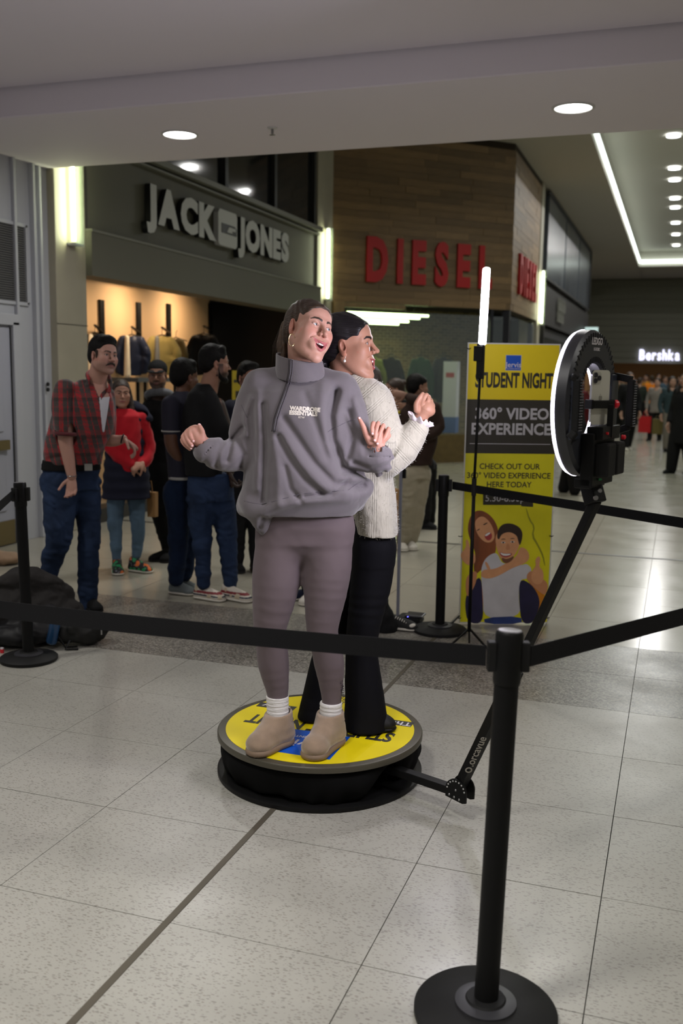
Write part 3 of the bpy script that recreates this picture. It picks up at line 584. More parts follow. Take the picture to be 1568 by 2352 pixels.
obj('edge_band', MB().prism(rrect(.0788, .1638, .0134), -.0035, .0030, PP, ss, zz, -nn), mat('phone_edge', srgb(225, 225, 228), 0.15, 0.9), ph)
obj('camera_plate', MB().prism(rrect(.034, .036, .008), .004, .0056, PP + ss * .019 + zz * .058, ss, zz, -nn), mat('phone_plate', srgb(170, 168, 156), 0.3, 0.2), ph, label='square raised camera plate')
for a, b in ((.028, .067), (.028, .050), (.012, .058)):
    l = obj('lens', MB().lathe([(.0075, .005), (.0075, .0085), (.006, .0088), (.005, .0076), (.0001, .0076)], PP + ss * a + zz * b, -nn, 18, cap=False), mat('lens_dark', (0.01, 0.01, 0.015, 1), 0.08), ph, 'auto')
# the fruit mark on the back of the phone
obj('logo', MB().prism([(0.0, .006), (.003, .0075), (.006, .006), (.0068, .002), (.006, -.004), (.003, -.008), (0, -.007), (-.003, -.008), (-.006, -.004), (-.0068, .002), (-.006, .006), (-.003, .0075)], .0041, .0046, PP - zz * .002, ss, zz, -nn).prism([(.0, .009), (.003, .013), (.001, .009)], .0041, .0046, PP - zz * .002, ss, zz, -nn), mat('phone_logo', srgb(150, 148, 140), 0.2, 0.6), ph)
ch = thing('phone_clamp', 'black phone clamp with red knob gripping the phone', 'clamp', tuple(PP - zz * .12))
obj('jaw', MB().box(pq(0, -.02, -.012), (.088, .014, .024), RM).box(pq(.047, -.02, -.003), (.008, .03, .028), RM).box(pq(-.047, -.02, -.003), (.008, .03, .028), RM), M_BK, ch, bevel=.002)
obj('knob', MB().lathe([(.006, 0), (.012, .004), (.013, .014), (.010, .018)], pq(-.052, -.02, -.010), -ss, 14), M_RK, ch, 'auto')
obj('post', MB().bar(pq(-.03, -.02, -.02), pq(-.03, -.12, -.02), .018, .012).box(pq(-.01, -.105, .0), (.06, .05, .022), RM).bar(pq(.05, -.112, .01), pq(-.02, -.112, -.0), .012, .006), M_BK, ch, bevel=.002)
# ---- tube light on stand
TB = Vector((-1.085, 5.52, 0)); tl = thing('tube_light_stand', 'thin black stand carrying a bright vertical white tube light', 'light stand', tuple(TB))
obj('pole', MB().cyl(TB + zz * .12, TB + zz * 1.0, .0105).cyl(TB + zz * 1.0, TB + zz * 1.64 + Vector((.012, .004, 0)), .008), M_BK, tl, True)
obj('pole_joint', MB().cyl(TB + zz * .93, TB + zz * 1.03, .014), M_BK2, tl, 'auto')
for k in range(3):
    a = radians(100 + 120 * k); e = TB + Vector((cos(a), sin(a), 0)) * .17
    obj('leg', MB().bar(TB + zz * .14, e + zz * .006, .012, .008), M_BK, tl)
tb2 = TB + Vector((.012, .004, 0)); rx = Vector((cos(YAW), sin(YAW), 0))
obj('grip', MB().bar(tb2 + zz * 1.60, tb2 + zz * 1.80, .042, .034).bar(tb2 + zz * 1.70 - rx * .012, tb2 + zz * 1.785 - rx * .012, .05, .05), M_BK2, tl, bevel=.004)
obj('tube', MB().bar(tb2 + zz * 1.79 + rx * .006, tb2 + zz * 2.22 + rx * .016, .050, .040), emit('tube_white', (0.93, 0.90, 1.0), 22.0), tl, bevel=.012)
area('tube_lamp', tuple(tb2 + zz * 2.0 + Vector((-.06, -.08, 0))), 0.05, 9, (0.90, 0.87, 1.0), (-.45, -1, -.05), 'RECTANGLE', .4)
# ---- stanchions and belts
M_POST = mat('post_black', (0.006, 0.006, 0.006, 1), 0.5, spec=0.15, bump=0.02, bscale=400)
def post(lab, b, top, rb=.18, faces=()):
    b = Vector((b[0], b[1], 0)); tp_ = Vector(top); ax = (tp_ - b).normalized()
    t = thing('barrier_post', lab, 'barrier post', tuple(b))
    obj('base', MB().lathe([(rb * .98, 0), (rb, .004), (rb, .018), (rb * .96, .024), (rb * .5, .034), (.055, .042), (.048, .052)], b, seg=64), M_BK2, t, 'auto')
    obj('base_collar', MB().lathe([(.078, .030), (.078, .042), (.05, .047)], b, seg=40), mat('collar_grey', (0.03, 0.03, 0.034, 1), 0.4), t, 'auto')
    obj('pole', MB().cyl(b + ax * .03, b + ax * .88, .0305, seg=40), M_POST, t, 'auto')
    obj('head', MB().lathe([(.033, 0), (.0345, .01), (.0345, .125), (.0325, .132), (.031, .134)], b + ax * .865, ax, 40), M_BK, t, 'auto')
    obj('cap', MB().lathe([(.031, 0), (.029, .002), (.027, .0025)], b + ax * .999, ax, 40), M_CAPT, t, 'auto')
    for d in faces:
        d = Vector(d).normalized(); obj('belt_socket', MB().bar(b + ax * .935 + d * .03, b + ax * .935 + d * .052, .03, .075), M_BK2, t, bevel=.003)
    return b + ax * .935
def belt(lab, a, c, sag=.01, w_=.05, group=None):
    a, c = Vector(a), Vector(c); n_ = 24; vs = []
    for i in range(n_ + 1):
        u = i / n_; p = a.lerp(c, u) - zz * sag * 4 * u * (1 - u); vs += [p + zz * w_ / 2, p - zz * w_ / 2]
    m_ = MB().add(vs, [(2 * i, 2 * i + 1, 2 * i + 3, 2 * i + 2) for i in range(n_)])
    o = obj('barrier_belt', m_, M_BELT); md = o.modifiers.new('thick', 'SOLIDIFY'); md.thickness = .0018; md.offset = 0
    return tag(o, lab, 'barrier belt')
# front post leans a little, as in the photo
LW = Vector(at_depth(0, 1388, 2.80)); LW2 = LW + (LW - Vector((-.37, 2.28, .95))).normalized() * .6
RW = Vector(at_depth(1568, 1400, 2.84)); 
h0 = post('near black barrier post at the lower right of the photo', (-.372, 2.275), at_depth(1170, 1457, 2.395), .182, (rx, -rx))
h1 = post('black barrier post at far left beside the bag pile', (-3.36, 4.42), at_depth(45, 1105, 5.36), .158, (rx, (-.2, -1, 0)))
h2 = post('black barrier post behind the platform, left of the yellow banner', (-1.349, 5.90), at_depth(1019, 1095, 6.07), .17, (rx, -rx))
def meet(a, b, c, d):
    a, b, c, d = [np.array(q)[:2] for q in (a, b, c, d)]; t = np.linalg.solve(np.stack([b - a, c - d], 1), c - a)[0]; return a + (b - a) * t
M1_ = meet(h0, LW, h1, at_depth(0, 1162, 4.75)); M2_ = meet(h0, RW, h2, at_depth(1568, 1193, 4.6))
h3 = post('barrier post beyond the left edge that holds the two left belts', M1_, (M1_[0], M1_[1], 1.0), .17, (rx, -rx))
h4 = post('barrier post beyond the right edge that holds the two right belts', M2_, (M2_[0], M2_[1], 1.0), .17, (rx, -rx))
belt('black belt from near post running left across the dancers legs', h0 - rx * .055, h3 + rx * .055, .012, .052)
belt('black belt from near post running to the right edge', h0 + rx * .055, h4 - rx * .05, .0, .052)
belt('black belt leaving far left post toward the left edge', h1 + Vector((-.01, -.055, 0)), h3 + Vector((.0, .05, 0)), .0, .05)
belt('black belt from rear post crossing in front of yellow banner', h2 + rx * .055, h4 + Vector((-.02, .05, 0)), .0, .05)
# ---- banner
BB = on_floor(1053, 1434); BC = on_floor(1258, 1434); bex = Vector(BC - BB); BWD = bex.length; bex.normalize(); bn = Vector((bex.y, -bex.x, 0)); BO = Vector(BB)
bt_ = thing('banner_stand', 'tall yellow and black STUDENT NIGHT banner with laughing couple picture', 'banner', tuple(BO + bex * BWD / 2))
def bpt(u, v, n=0.0): return BO + bex * u + zz * v + bn * n
BH = 1.825
obj('panel', MB().bar(bpt(BWD / 2, .01), bpt(BWD / 2, BH), BWD, .004, bn) if False else MB().add([bpt(0, .01, 0), bpt(BWD, .01, 0), bpt(BWD, BH, 0), bpt(0, BH, 0), bpt(0, .01, -.004), bpt(BWD, .01, -.004), bpt(BWD, BH, -.004), bpt(0, BH, -.004)], [(0, 1, 2, 3), (7, 6, 5, 4), (0, 4, 5, 1), (1, 5, 6, 2), (2, 6, 7, 3), (3, 7, 4, 0)]), mat('banner_white', srgb(205, 205, 200), 0.5), bt_)
def b2(px, py):      # pixel of the banner close-up -> banner plane
    X, Y = 1040 + px / 3.564, 780 + py / 3.564; p = on_plane(X, Y, tuple(bn), tuple(BO)); d = Vector(p) - BO; return d.dot(bex), d.z
def rectp(x0, y0, x1, y1): return [(x0, y0), (x1, y0), (x1, y1), (x0, y1)]
def flat(name, poly_uv, lvl, m_, lab=None):
    n_ = len(poly_uv); me = MB().add([bpt(u, v, .0006 * lvl) for u, v in poly_uv], [tuple(range(n_))]); return obj(name, me, m_, bt_, label=lab)
M_YEL = mat('banner_yellow', srgb(236, 210, 8), 0.5, var=0.03, vscale=3); M_YG = mat('banner_lime', srgb(224, 216, 14), 0.5, var=0.10, vscale=4)
M_BBK = mat('banner_black', srgb(46, 42, 30), 0.5)
mz = lambda y: b2(300, y)[1]
flat('print_upper', rectp(.008, mz(490), BWD - .008, BH - .008), 1, M_YEL)
flat('print_band', rectp(.008, mz(932), BWD - .008, mz(490)), 1, M_BBK)
flat('print_lower', rectp(.008, .016, BWD - .008, mz(932)), 1, M_YG)
def btext(s_, px, py, size, m_, **k): u, v = b2(px, py); place_text('lettering', s_, bpt(u, v, .0026), bex, zz, m_, bt_, size, depth=.0002, **k)
btext('STUDENT NIGHT', 497, 390, .128, M_INK, bold=.0045, sx=.50, spacing=1.0)
M_GWP = mat('banner_grey_white', srgb(190, 188, 190), 0.5)
btext('360\u00b0 VIDEO', 480, 650, .098, M_GWP, bold=.0030, sx=.96); btext('EXPERIENCE', 472, 776, .100, M_GWP, bold=.0030, sx=.93)
flat('rule', rectp(b2(135, 850)[0], mz(855), b2(797, 850)[0], mz(850)), 2, M_GWP)
btext('CHECK OUT OUR', 462, 1060, .051, M_BBK, bold=.0006, sx=.95); btext('360\u00b0 VIDEO EXPERIENCE', 455, 1135, .052, M_BBK, bold=.0006, sx=.96); btext('HERE TODAY', 456, 1208, .051, M_BBK, bold=.0006, sx=.95)
flat('time_box', [b2(*p) for p in ((245, 1268), (655, 1290), (655, 1370), (558, 1364), (558, 1355), (245, 1353))], 2, M_BBK); btext('5.30-8.30pm', 452, 1325, .064, M_GWP, bold=.0002, sx=.95)
a0 = b2(432, 125); a1 = b2(556, 255); flat('logo_square', rectp(a0[0], a1[1], a1[0], a0[1]), 2, M_GWP); flat('logo_square', rectp(a0[0] + .003, a1[1] + .003, a1[0] - .003, a0[1] - .003), 3, M_BLUE, 'blue square logo'); 
btext('Jervis', 494, 226, .046, M_WHP, bold=.0004)
btext('SHOPPING CENTRE', 494, 242, .0095, M_WHP)
for px, py in ((130, 70), (60, 1606), (805, 1604), (770, 2272), (50, 2274)):
    u, v = b2(px, py); obj('hook', MB().tube([bpt(u - .015, v, .006), bpt(u, v - .005, .008), bpt(u + .012, v, .006)], .003, 6), M_BK, bt_, True)
obj('support_leg', MB().bar(bpt(0.0, .06, .01), bpt(-.12, .003, .16), .01, .008), M_BK, bt_); obj('support_leg', MB().bar(bpt(BWD / 2, 1.0, -.012), bpt(BWD / 2, .0, -.35), .012, .008), M_BK, bt_)
# printed picture, traced flat polygons
P_SK = mat('print_skin', srgb(222, 160, 112), 0.5, var=.06, vscale=20); P_SK2 = mat('print_skin2', srgb(205, 140, 95), 0.5); P_HR = mat('print_auburn', srgb(128, 68, 30), 0.5, var=.35, vscale=14, stretch=(1, 1, .2)); P_HB = mat('print_brown_hair', srgb(46, 28, 18), 0.5)
P_WT = mat('print_shirt', srgb(205, 203, 205), 0.5, var=.06, vscale=9); P_JN = mat('print_jeans', srgb(42, 62, 120), 0.5, var=.2, vscale=15); P_NV = mat('print_navy', srgb(30, 24, 62), 0.5, var=.3, vscale=9); P_LP = mat('print_lips', srgb(170, 60, 60), 0.5); P_TH = mat('print_teeth', srgb(235, 232, 225), 0.5); P_OR = mat('print_amber', srgb(206, 128, 12), 0.5, var=.1); P_CR = mat('print_crack', srgb(150, 148, 20), 0.5)
def pic(pts, lvl, m_, nm='picture_piece', sm=2):
    pts = [Vector(p) for p in pts]
    for _ in range(sm):
        pts = [q for a, b in zip(pts, pts[1:] + pts[:1]) for q in (a * .75 + b * .25, a * .25 + b * .75)]
    flat(nm, [b2(p[0], p[1]) for p in pts], lvl, m_)
for pts in ([(600, 1375), (630, 1470), (672, 1530), (655, 1600), (700, 1680), (740, 1760), (755, 1850), (748, 1852), (728, 1770), (690, 1690), (640, 1610), (660, 1530), (620, 1480), (594, 1380)],): pic(pts, 2, P_CR, sm=1)
pic([(545, 1950), (760, 2060), (778, 2280), (560, 2290)], 2, P_OR); pic([(240, 1950), (160, 2080), (205, 2240), (250, 2250)], 2, P_OR)
pic([(130, 1470), (170, 1405), (240, 1395), (320, 1450), (365, 1530), (372, 1600), (350, 1660), (352, 1740), (300, 1840), (235, 1880), (180, 1930), (165, 1850), (190, 1760), (140, 1640), (118, 1560)], 3, P_HR)
pic([(60, 1750), (110, 1700), (100, 1640), (125, 1635), (140, 1720), (185, 1760), (180, 1840), (120, 1850), (70, 1800)], 4, P_SK)
pic([(230, 1930), (160, 1990), (105, 2090), (98, 2200), (120, 2320), (250, 2325), (240, 2100)], 3, P_NV); pic([(540, 1950), (640, 2000), (700, 2090), (712, 2180), (660, 2325), (560, 2325), (540, 2150)], 3, P_NV)
pic([(110, 1930), (200, 1880), (190, 1990), (140, 2080), (115, 2110), (100, 2030)], 4, P_SK2)
pic([(175, 1480), (240, 1435), (310, 1500), (345, 1600), (325, 1655), (270, 1665), (215, 1620), (185, 1560)], 4, P_SK)
pic([(250, 1600), (300, 1568), (322, 1600), (310, 1640), (275, 1645)], 5, P_LP); pic([(258, 1598), (298, 1574), (308, 1585), (268, 1612)], 6, P_TH)
for q_ in (((192, 1560), (218, 1545), (220, 1552), (196, 1568)), ((245, 1512), (280, 1495), (282, 1503), (250, 1520))): pic(q_, 6, P_HB, sm=1)
pic([(250, 1810), (300, 1760), (360, 1740), (400, 1840), (480, 1820), (560, 1850), (600, 1830), (650, 1880), (610, 1960), (545, 1960), (535, 2120), (555, 2270), (250, 2290), (245, 2100), (225, 1900)], 4, P_WT)
pic([(250, 2275), (555, 2262), (565, 2328), (262, 2328)], 5, P_JN, sm=1)
pic([(545, 1690), (610, 1720), (628, 1790), (590, 1830), (480, 1870), (380, 1930), (290, 1960), (220, 1940), (240, 1880), (330, 1880), (400, 1850), (520, 1780)], 6, P_SK)
pic([(255, 1820), (275, 1815), (310, 1880), (290, 1900)], 7, P_SK)
pic([(350, 1600), (380, 1560), (480, 1530), (545, 1580), (545, 1690), (500, 1770), (440, 1825), (390, 1800), (360, 1720), (345, 1650)], 7, P_SK)
pic([(365, 1560), (400, 1510), (470, 1500), (540, 1530), (570, 1580), (562, 1640), (545, 1690), (530, 1640), (520, 1600), (460, 1570), (395, 1590), (375, 1640), (358, 1620)], 8, P_HB)
pic([(395, 1780), (440, 1800), (500, 1765), (490, 1800), (440, 1835), (400, 1815)], 8, mat('print_beard', srgb(120, 76, 50), 0.5)); pic([(378, 1735), (420, 1750), (490, 1745), (465, 1775), (420, 1785), (385, 1765)], 9, P_LP); pic([(384, 1740), (420, 1753), (480, 1750), (455, 1766), (415, 1770), (390, 1756)], 10, P_TH)
for x_, y_ in ((410, 1660), (485, 1655)):
    pic([(x_ - 22, y_), (x_, y_ - 10), (x_ + 22, y_), (x_, y_ + 9)], 9, P_TH); pic([(x_ - 8, y_ - 6), (x_ + 8, y_ - 6), (x_ + 8, y_ + 6), (x_ - 8, y_ + 6)], 10, P_HB); pic([(x_ - 26, y_ - 22), (x_, y_ - 34), (x_ + 26, y_ - 24), (x_, y_ - 26)], 9, P_HB, sm=1)
pic([(438, 1670), (455, 1668), (470, 1715), (440, 1722), (430, 1712)], 9, P_SK2)
pic([(590, 1940), (640, 1880), (700, 1940), (780, 1990), (765, 2080), (740, 2092), (640, 2010)], 6, P_SK2)
pic([(640, 1900), (680, 1850), (670, 1800), (700, 1768), (716, 1790), (700, 1860), (738, 1890), (740, 1980), (690, 2010), (640, 1980)], 7, P_SK)
# ---- things beside the banner
st = thing('display_stand', 'thin grey upright pole behind the dancers with a black clamp', 'stand', (-1.688, 6.116, 0))
gp = Vector((-1.688, 6.116, 0)); obj('pole', MB().bar(gp, gp + zz * 1.09, .018, .018).bar(gp + zz * 1.08, gp + zz * 1.16 + rx * .05, .012, .012), mat('grey_pole', srgb(128, 130, 140), 0.5), st); obj('clamp', MB().box(gp + zz * 1.0 + rx * .022, (.02, .02, .11)).lathe([(.012, 0), (.012, .02)], gp + zz * 1.09 - Vector((0, .015, 0)), (0, -1, 0), 12), M_BK, st)
obj('foot', MB().box(gp + zz * .006, (.14, .1, .012)), M_BK2, st)
rt = thing('charger_box', 'small black rounded box with a blue light on the floor near the sneaker', 'device', (-1.585, 6.06, 0))
obj('case', MB().box((-1.585, 6.06, .022), (.16, .13, .044), top=.96), M_BK2, rt, bevel=.012); obj('case_top', MB().box((-1.55, 6.05, .052), (.12, .11, .016)), mat('device_grey', (0.04, 0.04, 0.045, 1), .3), rt, bevel=.006); obj('status_light', MB().box((-1.585, 5.990, .05), (.006, .004, .004)), emit('blue_led', (0.1, 0.1, 1.0), 6), rt)
# ================================================================ ORGANIC SHAPES (smooth blends of limbs, cloth, hair; turned into one mesh each)
def _hash(i, j, k, s):
    h = (i * 374761393 + j * 668265263 + k * 2147483647 + s * 974634777) & 0xffffffff
    h = ((h ^ (h >> 13)) * 1274126177) & 0xffffffff
    return ((h ^ (h >> 16)) & 0xffff).astype(np.float32) / 65535.0
def noise3(P, s=0):
    P = np.asarray(P, np.float32); I = np.floor(P).astype(np.int64); f = P - I; f = f * f * (3 - 2 * f); r = 0
    for dx in (0, 1):
        for dy in (0, 1):
            for dz in (0, 1):
                w_ = (f[..., 0] if dx else 1 - f[..., 0]) * (f[..., 1] if dy else 1 - f[..., 1]) * (f[..., 2] if dz else 1 - f[..., 2])
                r = r + w_ * _hash(I[..., 0] + dx, I[..., 1] + dy, I[..., 2] + dz, s)
    return r * 2 - 1
def folds(P, sx, sy, sz, amp, s=0, warp=0.6):
    """cloth folds: ridged noise stretched along one axis"""
    Q = P * np.array([sx, sy, sz], np.float32); Wp = noise3(P * 7.0, s + 5); Q = Q + Wp[..., None] * warp
    n1 = 1 - np.abs(noise3(Q, s)) * 2; n2 = 1 - np.abs(noise3(Q * 2.1, s + 1)) * 2
    return amp * (n1 + 0.4 * n2)
class Vol:
    """scalar field on a box, negative inside"""
    def __init__(s, h, pad=0.03): s.h = h; s.ops = []; s.lo = np.full(3, 1e9); s.hi = np.full(3, -1e9); s.pad = pad; s.T = None; s.clip = None
    def _tp(s, p): p = np.asarray(p, float); return p if s.T is None else s.T[0] + s.T[1] @ (p * s.T[2])
    def _sc(s): return 1.0 if s.T is None else s.T[2]
    def _rot(s): return np.eye(3) if s.T is None else s.T[1]
    def _bb(s, lo, hi, sub=False):
        if not sub: s.lo = np.minimum(s.lo, lo); s.hi = np.maximum(s.hi, hi)
    def limb(s, pts, rad, k=0.01, sub=False, smooth=3, flat=None):
        """tapered stroke through pts; flat = (axis, factor) squashes the section along an axis"""
        pts = [s._tp(p) for p in pts]; rad = [r * s._sc() for r in (rad if hasattr(rad, '__len__') else [rad] * len(pts))]
        if smooth > 1 and len(pts) > 2:
            P = np.array(pts); n = len(P); op = []; orad = []
            for i in range(n - 1):
                a, b, c, d = P[max(i - 1, 0)], P[i], P[i + 1], P[min(i + 2, n - 1)]
                for t in np.linspace(0, 1, smooth, endpoint=False):
                    op.append(0.5 * ((2 * b) + (c - a) * t + (2 * a - 5 * b + 4 * c - d) * t * t + (3 * b - a - 3 * c + d) * t ** 3)); ra_, rb_, rc_, rd_ = rad[max(i - 1, 0)], rad[i], rad[i + 1], rad[min(i + 2, n - 1)]; orad.append(max(.0005, 0.5 * (2 * rb_ + (rc_ - ra_) * t + (2 * ra_ - 5 * rb_ + 4 * rc_ - rd_) * t * t + (3 * rb_ - ra_ - 3 * rc_ + rd_) * t ** 3)))
            op.append(P[-1]); orad.append(rad[-1]); pts, rad = op, orad
        P = np.array(pts); R_ = np.array(rad)[:, None]; s._bb((P - R_).min(0), (P + R_).max(0), sub)
        if flat is not None: flat = (s._rot() @ np.array(flat[0], float), flat[1])
        s.ops.append(('limb', P, np.array(rad), k * s._sc(), sub, flat)); return s
    def ell(s, c, r, k=0.01, sub=False, rot=None):
        c = s._tp(c); r = np.array(r, float) * s._sc(); M = s._rot() @ (np.eye(3) if rot is None else rot)
        e = np.abs(M) @ r; s._bb(c - e, c + e, sub); s.ops.append(('ell', c, r, M, k * s._sc(), sub, e)); return s
    def box(s, c, d, rnd_=0.005, k=0.005, sub=False, rot=None):
        c = s._tp(c); d = np.array(d, float) / 2 * s._sc(); M = s._rot() @ (np.eye(3) if rot is None else rot)
        e = np.abs(M) @ d; s._bb(c - e, c + e, sub); s.ops.append(('box', c, d, M, rnd_ * s._sc(), k * s._sc(), sub, e)); return s
    def tors(s, secs, k=0.01, sub=False, n=2.4):
        """stack of elliptic sections (x, y, z, rx, ry[, turn]) up a spine; z rising"""
        S = np.array([list(q) + [0] * (6 - len(q)) for q in secs], float); r = np.maximum(S[:, 3], S[:, 4])[:, None]
        s._bb(np.minimum((S[:, :3] - r).min(0), [1e9, 1e9, S[0, 2]]), (S[:, :3] + r).max(0), sub); s.ops.append(('tors', S, k, sub, n)); return s
    def disp(s, fn, band=0.03): s.ops.append(('disp', fn, band)); return s
    def plane(s, p, n): s.ops.append(('plane', np.array(p, float), np.array(n, float) / np.linalg.norm(n))); return s
    def build(s):
        h = s.h; lo = s.lo - s.pad; hi = s.hi + s.pad
        if s.clip is not None: lo = np.maximum(lo, s.clip[0]); hi = np.minimum(hi, s.clip[1])
        n = np.maximum(np.ceil((hi - lo) / h).astype(int) + 1, 4); X = [lo[i] + h * np.arange(n[i], dtype=np.float32) for i in range(3)]
        CAP = 0.08; F = np.full(n, CAP, np.float32)
        def sub(a, b):
            i0 = np.clip(np.floor((a - lo) / h).astype(int), 0, n - 1); i1 = np.clip(np.ceil((b - lo) / h).astype(int) + 1, 0, n)
            sl = tuple(slice(int(p), int(q)) for p, q in zip(i0, i1))
            if any(q.stop <= q.start for q in sl): return None, None
            return sl, (X[0][sl[0]][:, None, None], X[1][sl[1]][None, :, None], X[2][sl[2]][None, None, :])
        def comb(sl, d, k, subtract):
            A = F[sl]
            if subtract:
                d = -d; hh = np.maximum(k - np.abs(A - d), 0) / max(k, 1e-6); F[sl] = np.maximum(A, d) + hh * hh * k * 0.25
            else:
                hh = np.maximum(k - np.abs(A - d), 0) / max(k, 1e-6); F[sl] = np.minimum(A, d) - hh * hh * k * 0.25
        for op in s.ops:
            if op[0] == 'limb':
                _, P, R_, k, sb, flat = op; m = min(k, 0.05) + max(2 * h, .012); r = R_[:, None]
                if flat: r = r * 1.0
                sl, g = sub((P - r).min(0) - m, (P + r).max(0) + m)
                if sl is None: continue
                D = np.full(F[sl].shape, CAP, np.float32)
                base = np.array([q.start for q in sl])
                for a, b, ra, rb in zip(P[:-1], P[1:], R_[:-1], R_[1:]):
                    mm = max(ra, rb) + m; s2, g2 = sub(np.minimum(a, b) - mm, np.maximum(a, b) + mm)
                    if s2 is None: continue
                    s2 = tuple(slice(max(q.start, t.start), min(q.stop, t.stop)) for q, t in zip(s2, sl))
                    if any(q.stop <= q.start for q in s2): continue
                    gx, gy, gz = X[0][s2[0]][:, None, None] - a[0], X[1][s2[1]][None, :, None] - a[1], X[2][s2[2]][None, None, :] - a[2]
                    ab = b - a; L2 = max(ab @ ab, 1e-12); t = np.clip((gx * ab[0] + gy * ab[1] + gz * ab[2]) / L2, 0, 1)
                    dx, dy, dz = gx - t * ab[0], gy - t * ab[1], gz - t * ab[2]
                    if flat:
                        fa, ff = flat; q = dx * fa[0] + dy * fa[1] + dz * fa[2]; d = np.sqrt(np.maximum(dx * dx + dy * dy + dz * dz + q * q * (1 / ff ** 2 - 1), 0)); rr_ = ra + (rb - ra) * t; d = (d - rr_) * np.where(d > 1e-5, 0.5 + 0.5 * ff, 1)
                    else: d = np.sqrt(dx * dx + dy * dy + dz * dz) - (ra + (rb - ra) * t)
                    s3 = tuple(slice(q.start - int(b0), q.stop - int(b0)) for q, b0 in zip(s2, base)); D[s3] = np.minimum(D[s3], d)
                comb(sl, D, k, sb)
            elif op[0] == 'ell':
                _, c, r, M, k, sb, e = op; m = k + 2 * h + .008; sl, g = sub(c - e - m, c + e + m)
                if sl is None: continue
                x, y, z = g[0] - c[0], g[1] - c[1], g[2] - c[2]; q = [(x * M[0, i] + y * M[1, i] + z * M[2, i]) / r[i] for i in range(3)]
                k0 = np.sqrt(q[0] ** 2 + q[1] ** 2 + q[2] ** 2) + 1e-9; k1 = np.sqrt((q[0] / r[0]) ** 2 + (q[1] / r[1]) ** 2 + (q[2] / r[2]) ** 2) + 1e-9
                comb(sl, (k0 * (k0 - 1) / k1).astype(np.float32), k, sb)
            elif op[0] == 'box':
                _, c, d_, M, rn, k, sb, e = op; m = k + 2 * h + .008; sl, g = sub(c - e - m, c + e + m)
                if sl is None: continue
                x, y, z = g[0] - c[0], g[1] - c[1], g[2] - c[2]; q = [np.abs(x * M[0, i] + y * M[1, i] + z * M[2, i]) - d_[i] + rn for i in range(3)]
                D = np.sqrt(sum(np.maximum(v, 0) ** 2 for v in q)) + np.minimum(np.maximum(np.maximum(q[0], q[1]), q[2]), 0) - rn
                comb(sl, D.astype(np.float32), k, sb)
            elif op[0] == 'tors':
                _, S, k, sb, nn_ = op; r = float(max(S[:, 3].max(), S[:, 4].max())); m = k + 2 * h + .01
                sl, g = sub(np.r_[S[:, :2].min(0) - r - m, S[0, 2] - m], np.r_[S[:, :2].max(0) + r + m, S[-1, 2] + m])
                if sl is None: continue
                z = X[2][sl[2]]; zc = np.clip(z, S[0, 2], S[-1, 2]); v = []
                # smooth (monotone-ish) interpolation of the sections
                u = np.interp(zc, S[:, 2], np.arange(len(S))); i0 = np.clip(u.astype(int), 0, len(S) - 2); t = u - i0
                for col in (0, 1, 3, 4, 5):
                    a, b, c_, d_ = S[np.maximum(i0 - 1, 0), col], S[i0, col], S[i0 + 1, col], S[np.minimum(i0 + 2, len(S) - 1), col]
                    v.append((0.5 * (2 * b + (c_ - a) * t + (2 * a - 5 * b + 4 * c_ - d_) * t * t + (3 * b - a - 3 * c_ + d_) * t ** 3)).astype(np.float32)[None, None, :])
                x, y = g[0] - v[0], g[1] - v[1]; ca, sa = np.cos(v[4]), np.sin(v[4]); xr, yr = x * ca + y * sa, -x * sa + y * ca
                q = (np.abs(xr / v[2]) ** nn_ + np.abs(yr / v[3]) ** nn_) ** (1 / nn_); D = (q - 1) * np.minimum(v[2], v[3])
                dz = (np.abs(z - (S[0, 2] + S[-1, 2]) / 2) - (S[-1, 2] - S[0, 2]) / 2)[None, None, :]
                D = np.where((D > 0) & (dz > 0), np.sqrt(np.maximum(D, 0) ** 2 + np.maximum(dz, 0) ** 2), np.maximum(D, dz))
                comb(sl, D.astype(np.float32), k, sb)
            elif op[0] == 'disp':
                msk = np.abs(F) < op[2]; I = np.argwhere(msk)
                if len(I): F[msk] += op[1](lo + I * h).astype(np.float32)
            elif op[0] == 'plane':
                d = (X[0][:, None, None] - op[1][0]) * op[2][0] + (X[1][None, :, None] - op[1][1]) * op[2][1] + (X[2][None, None, :] - op[1][2]) * op[2][2]; F = np.maximum(F, d.astype(np.float32))
        return surf_nets(F, lo, h)
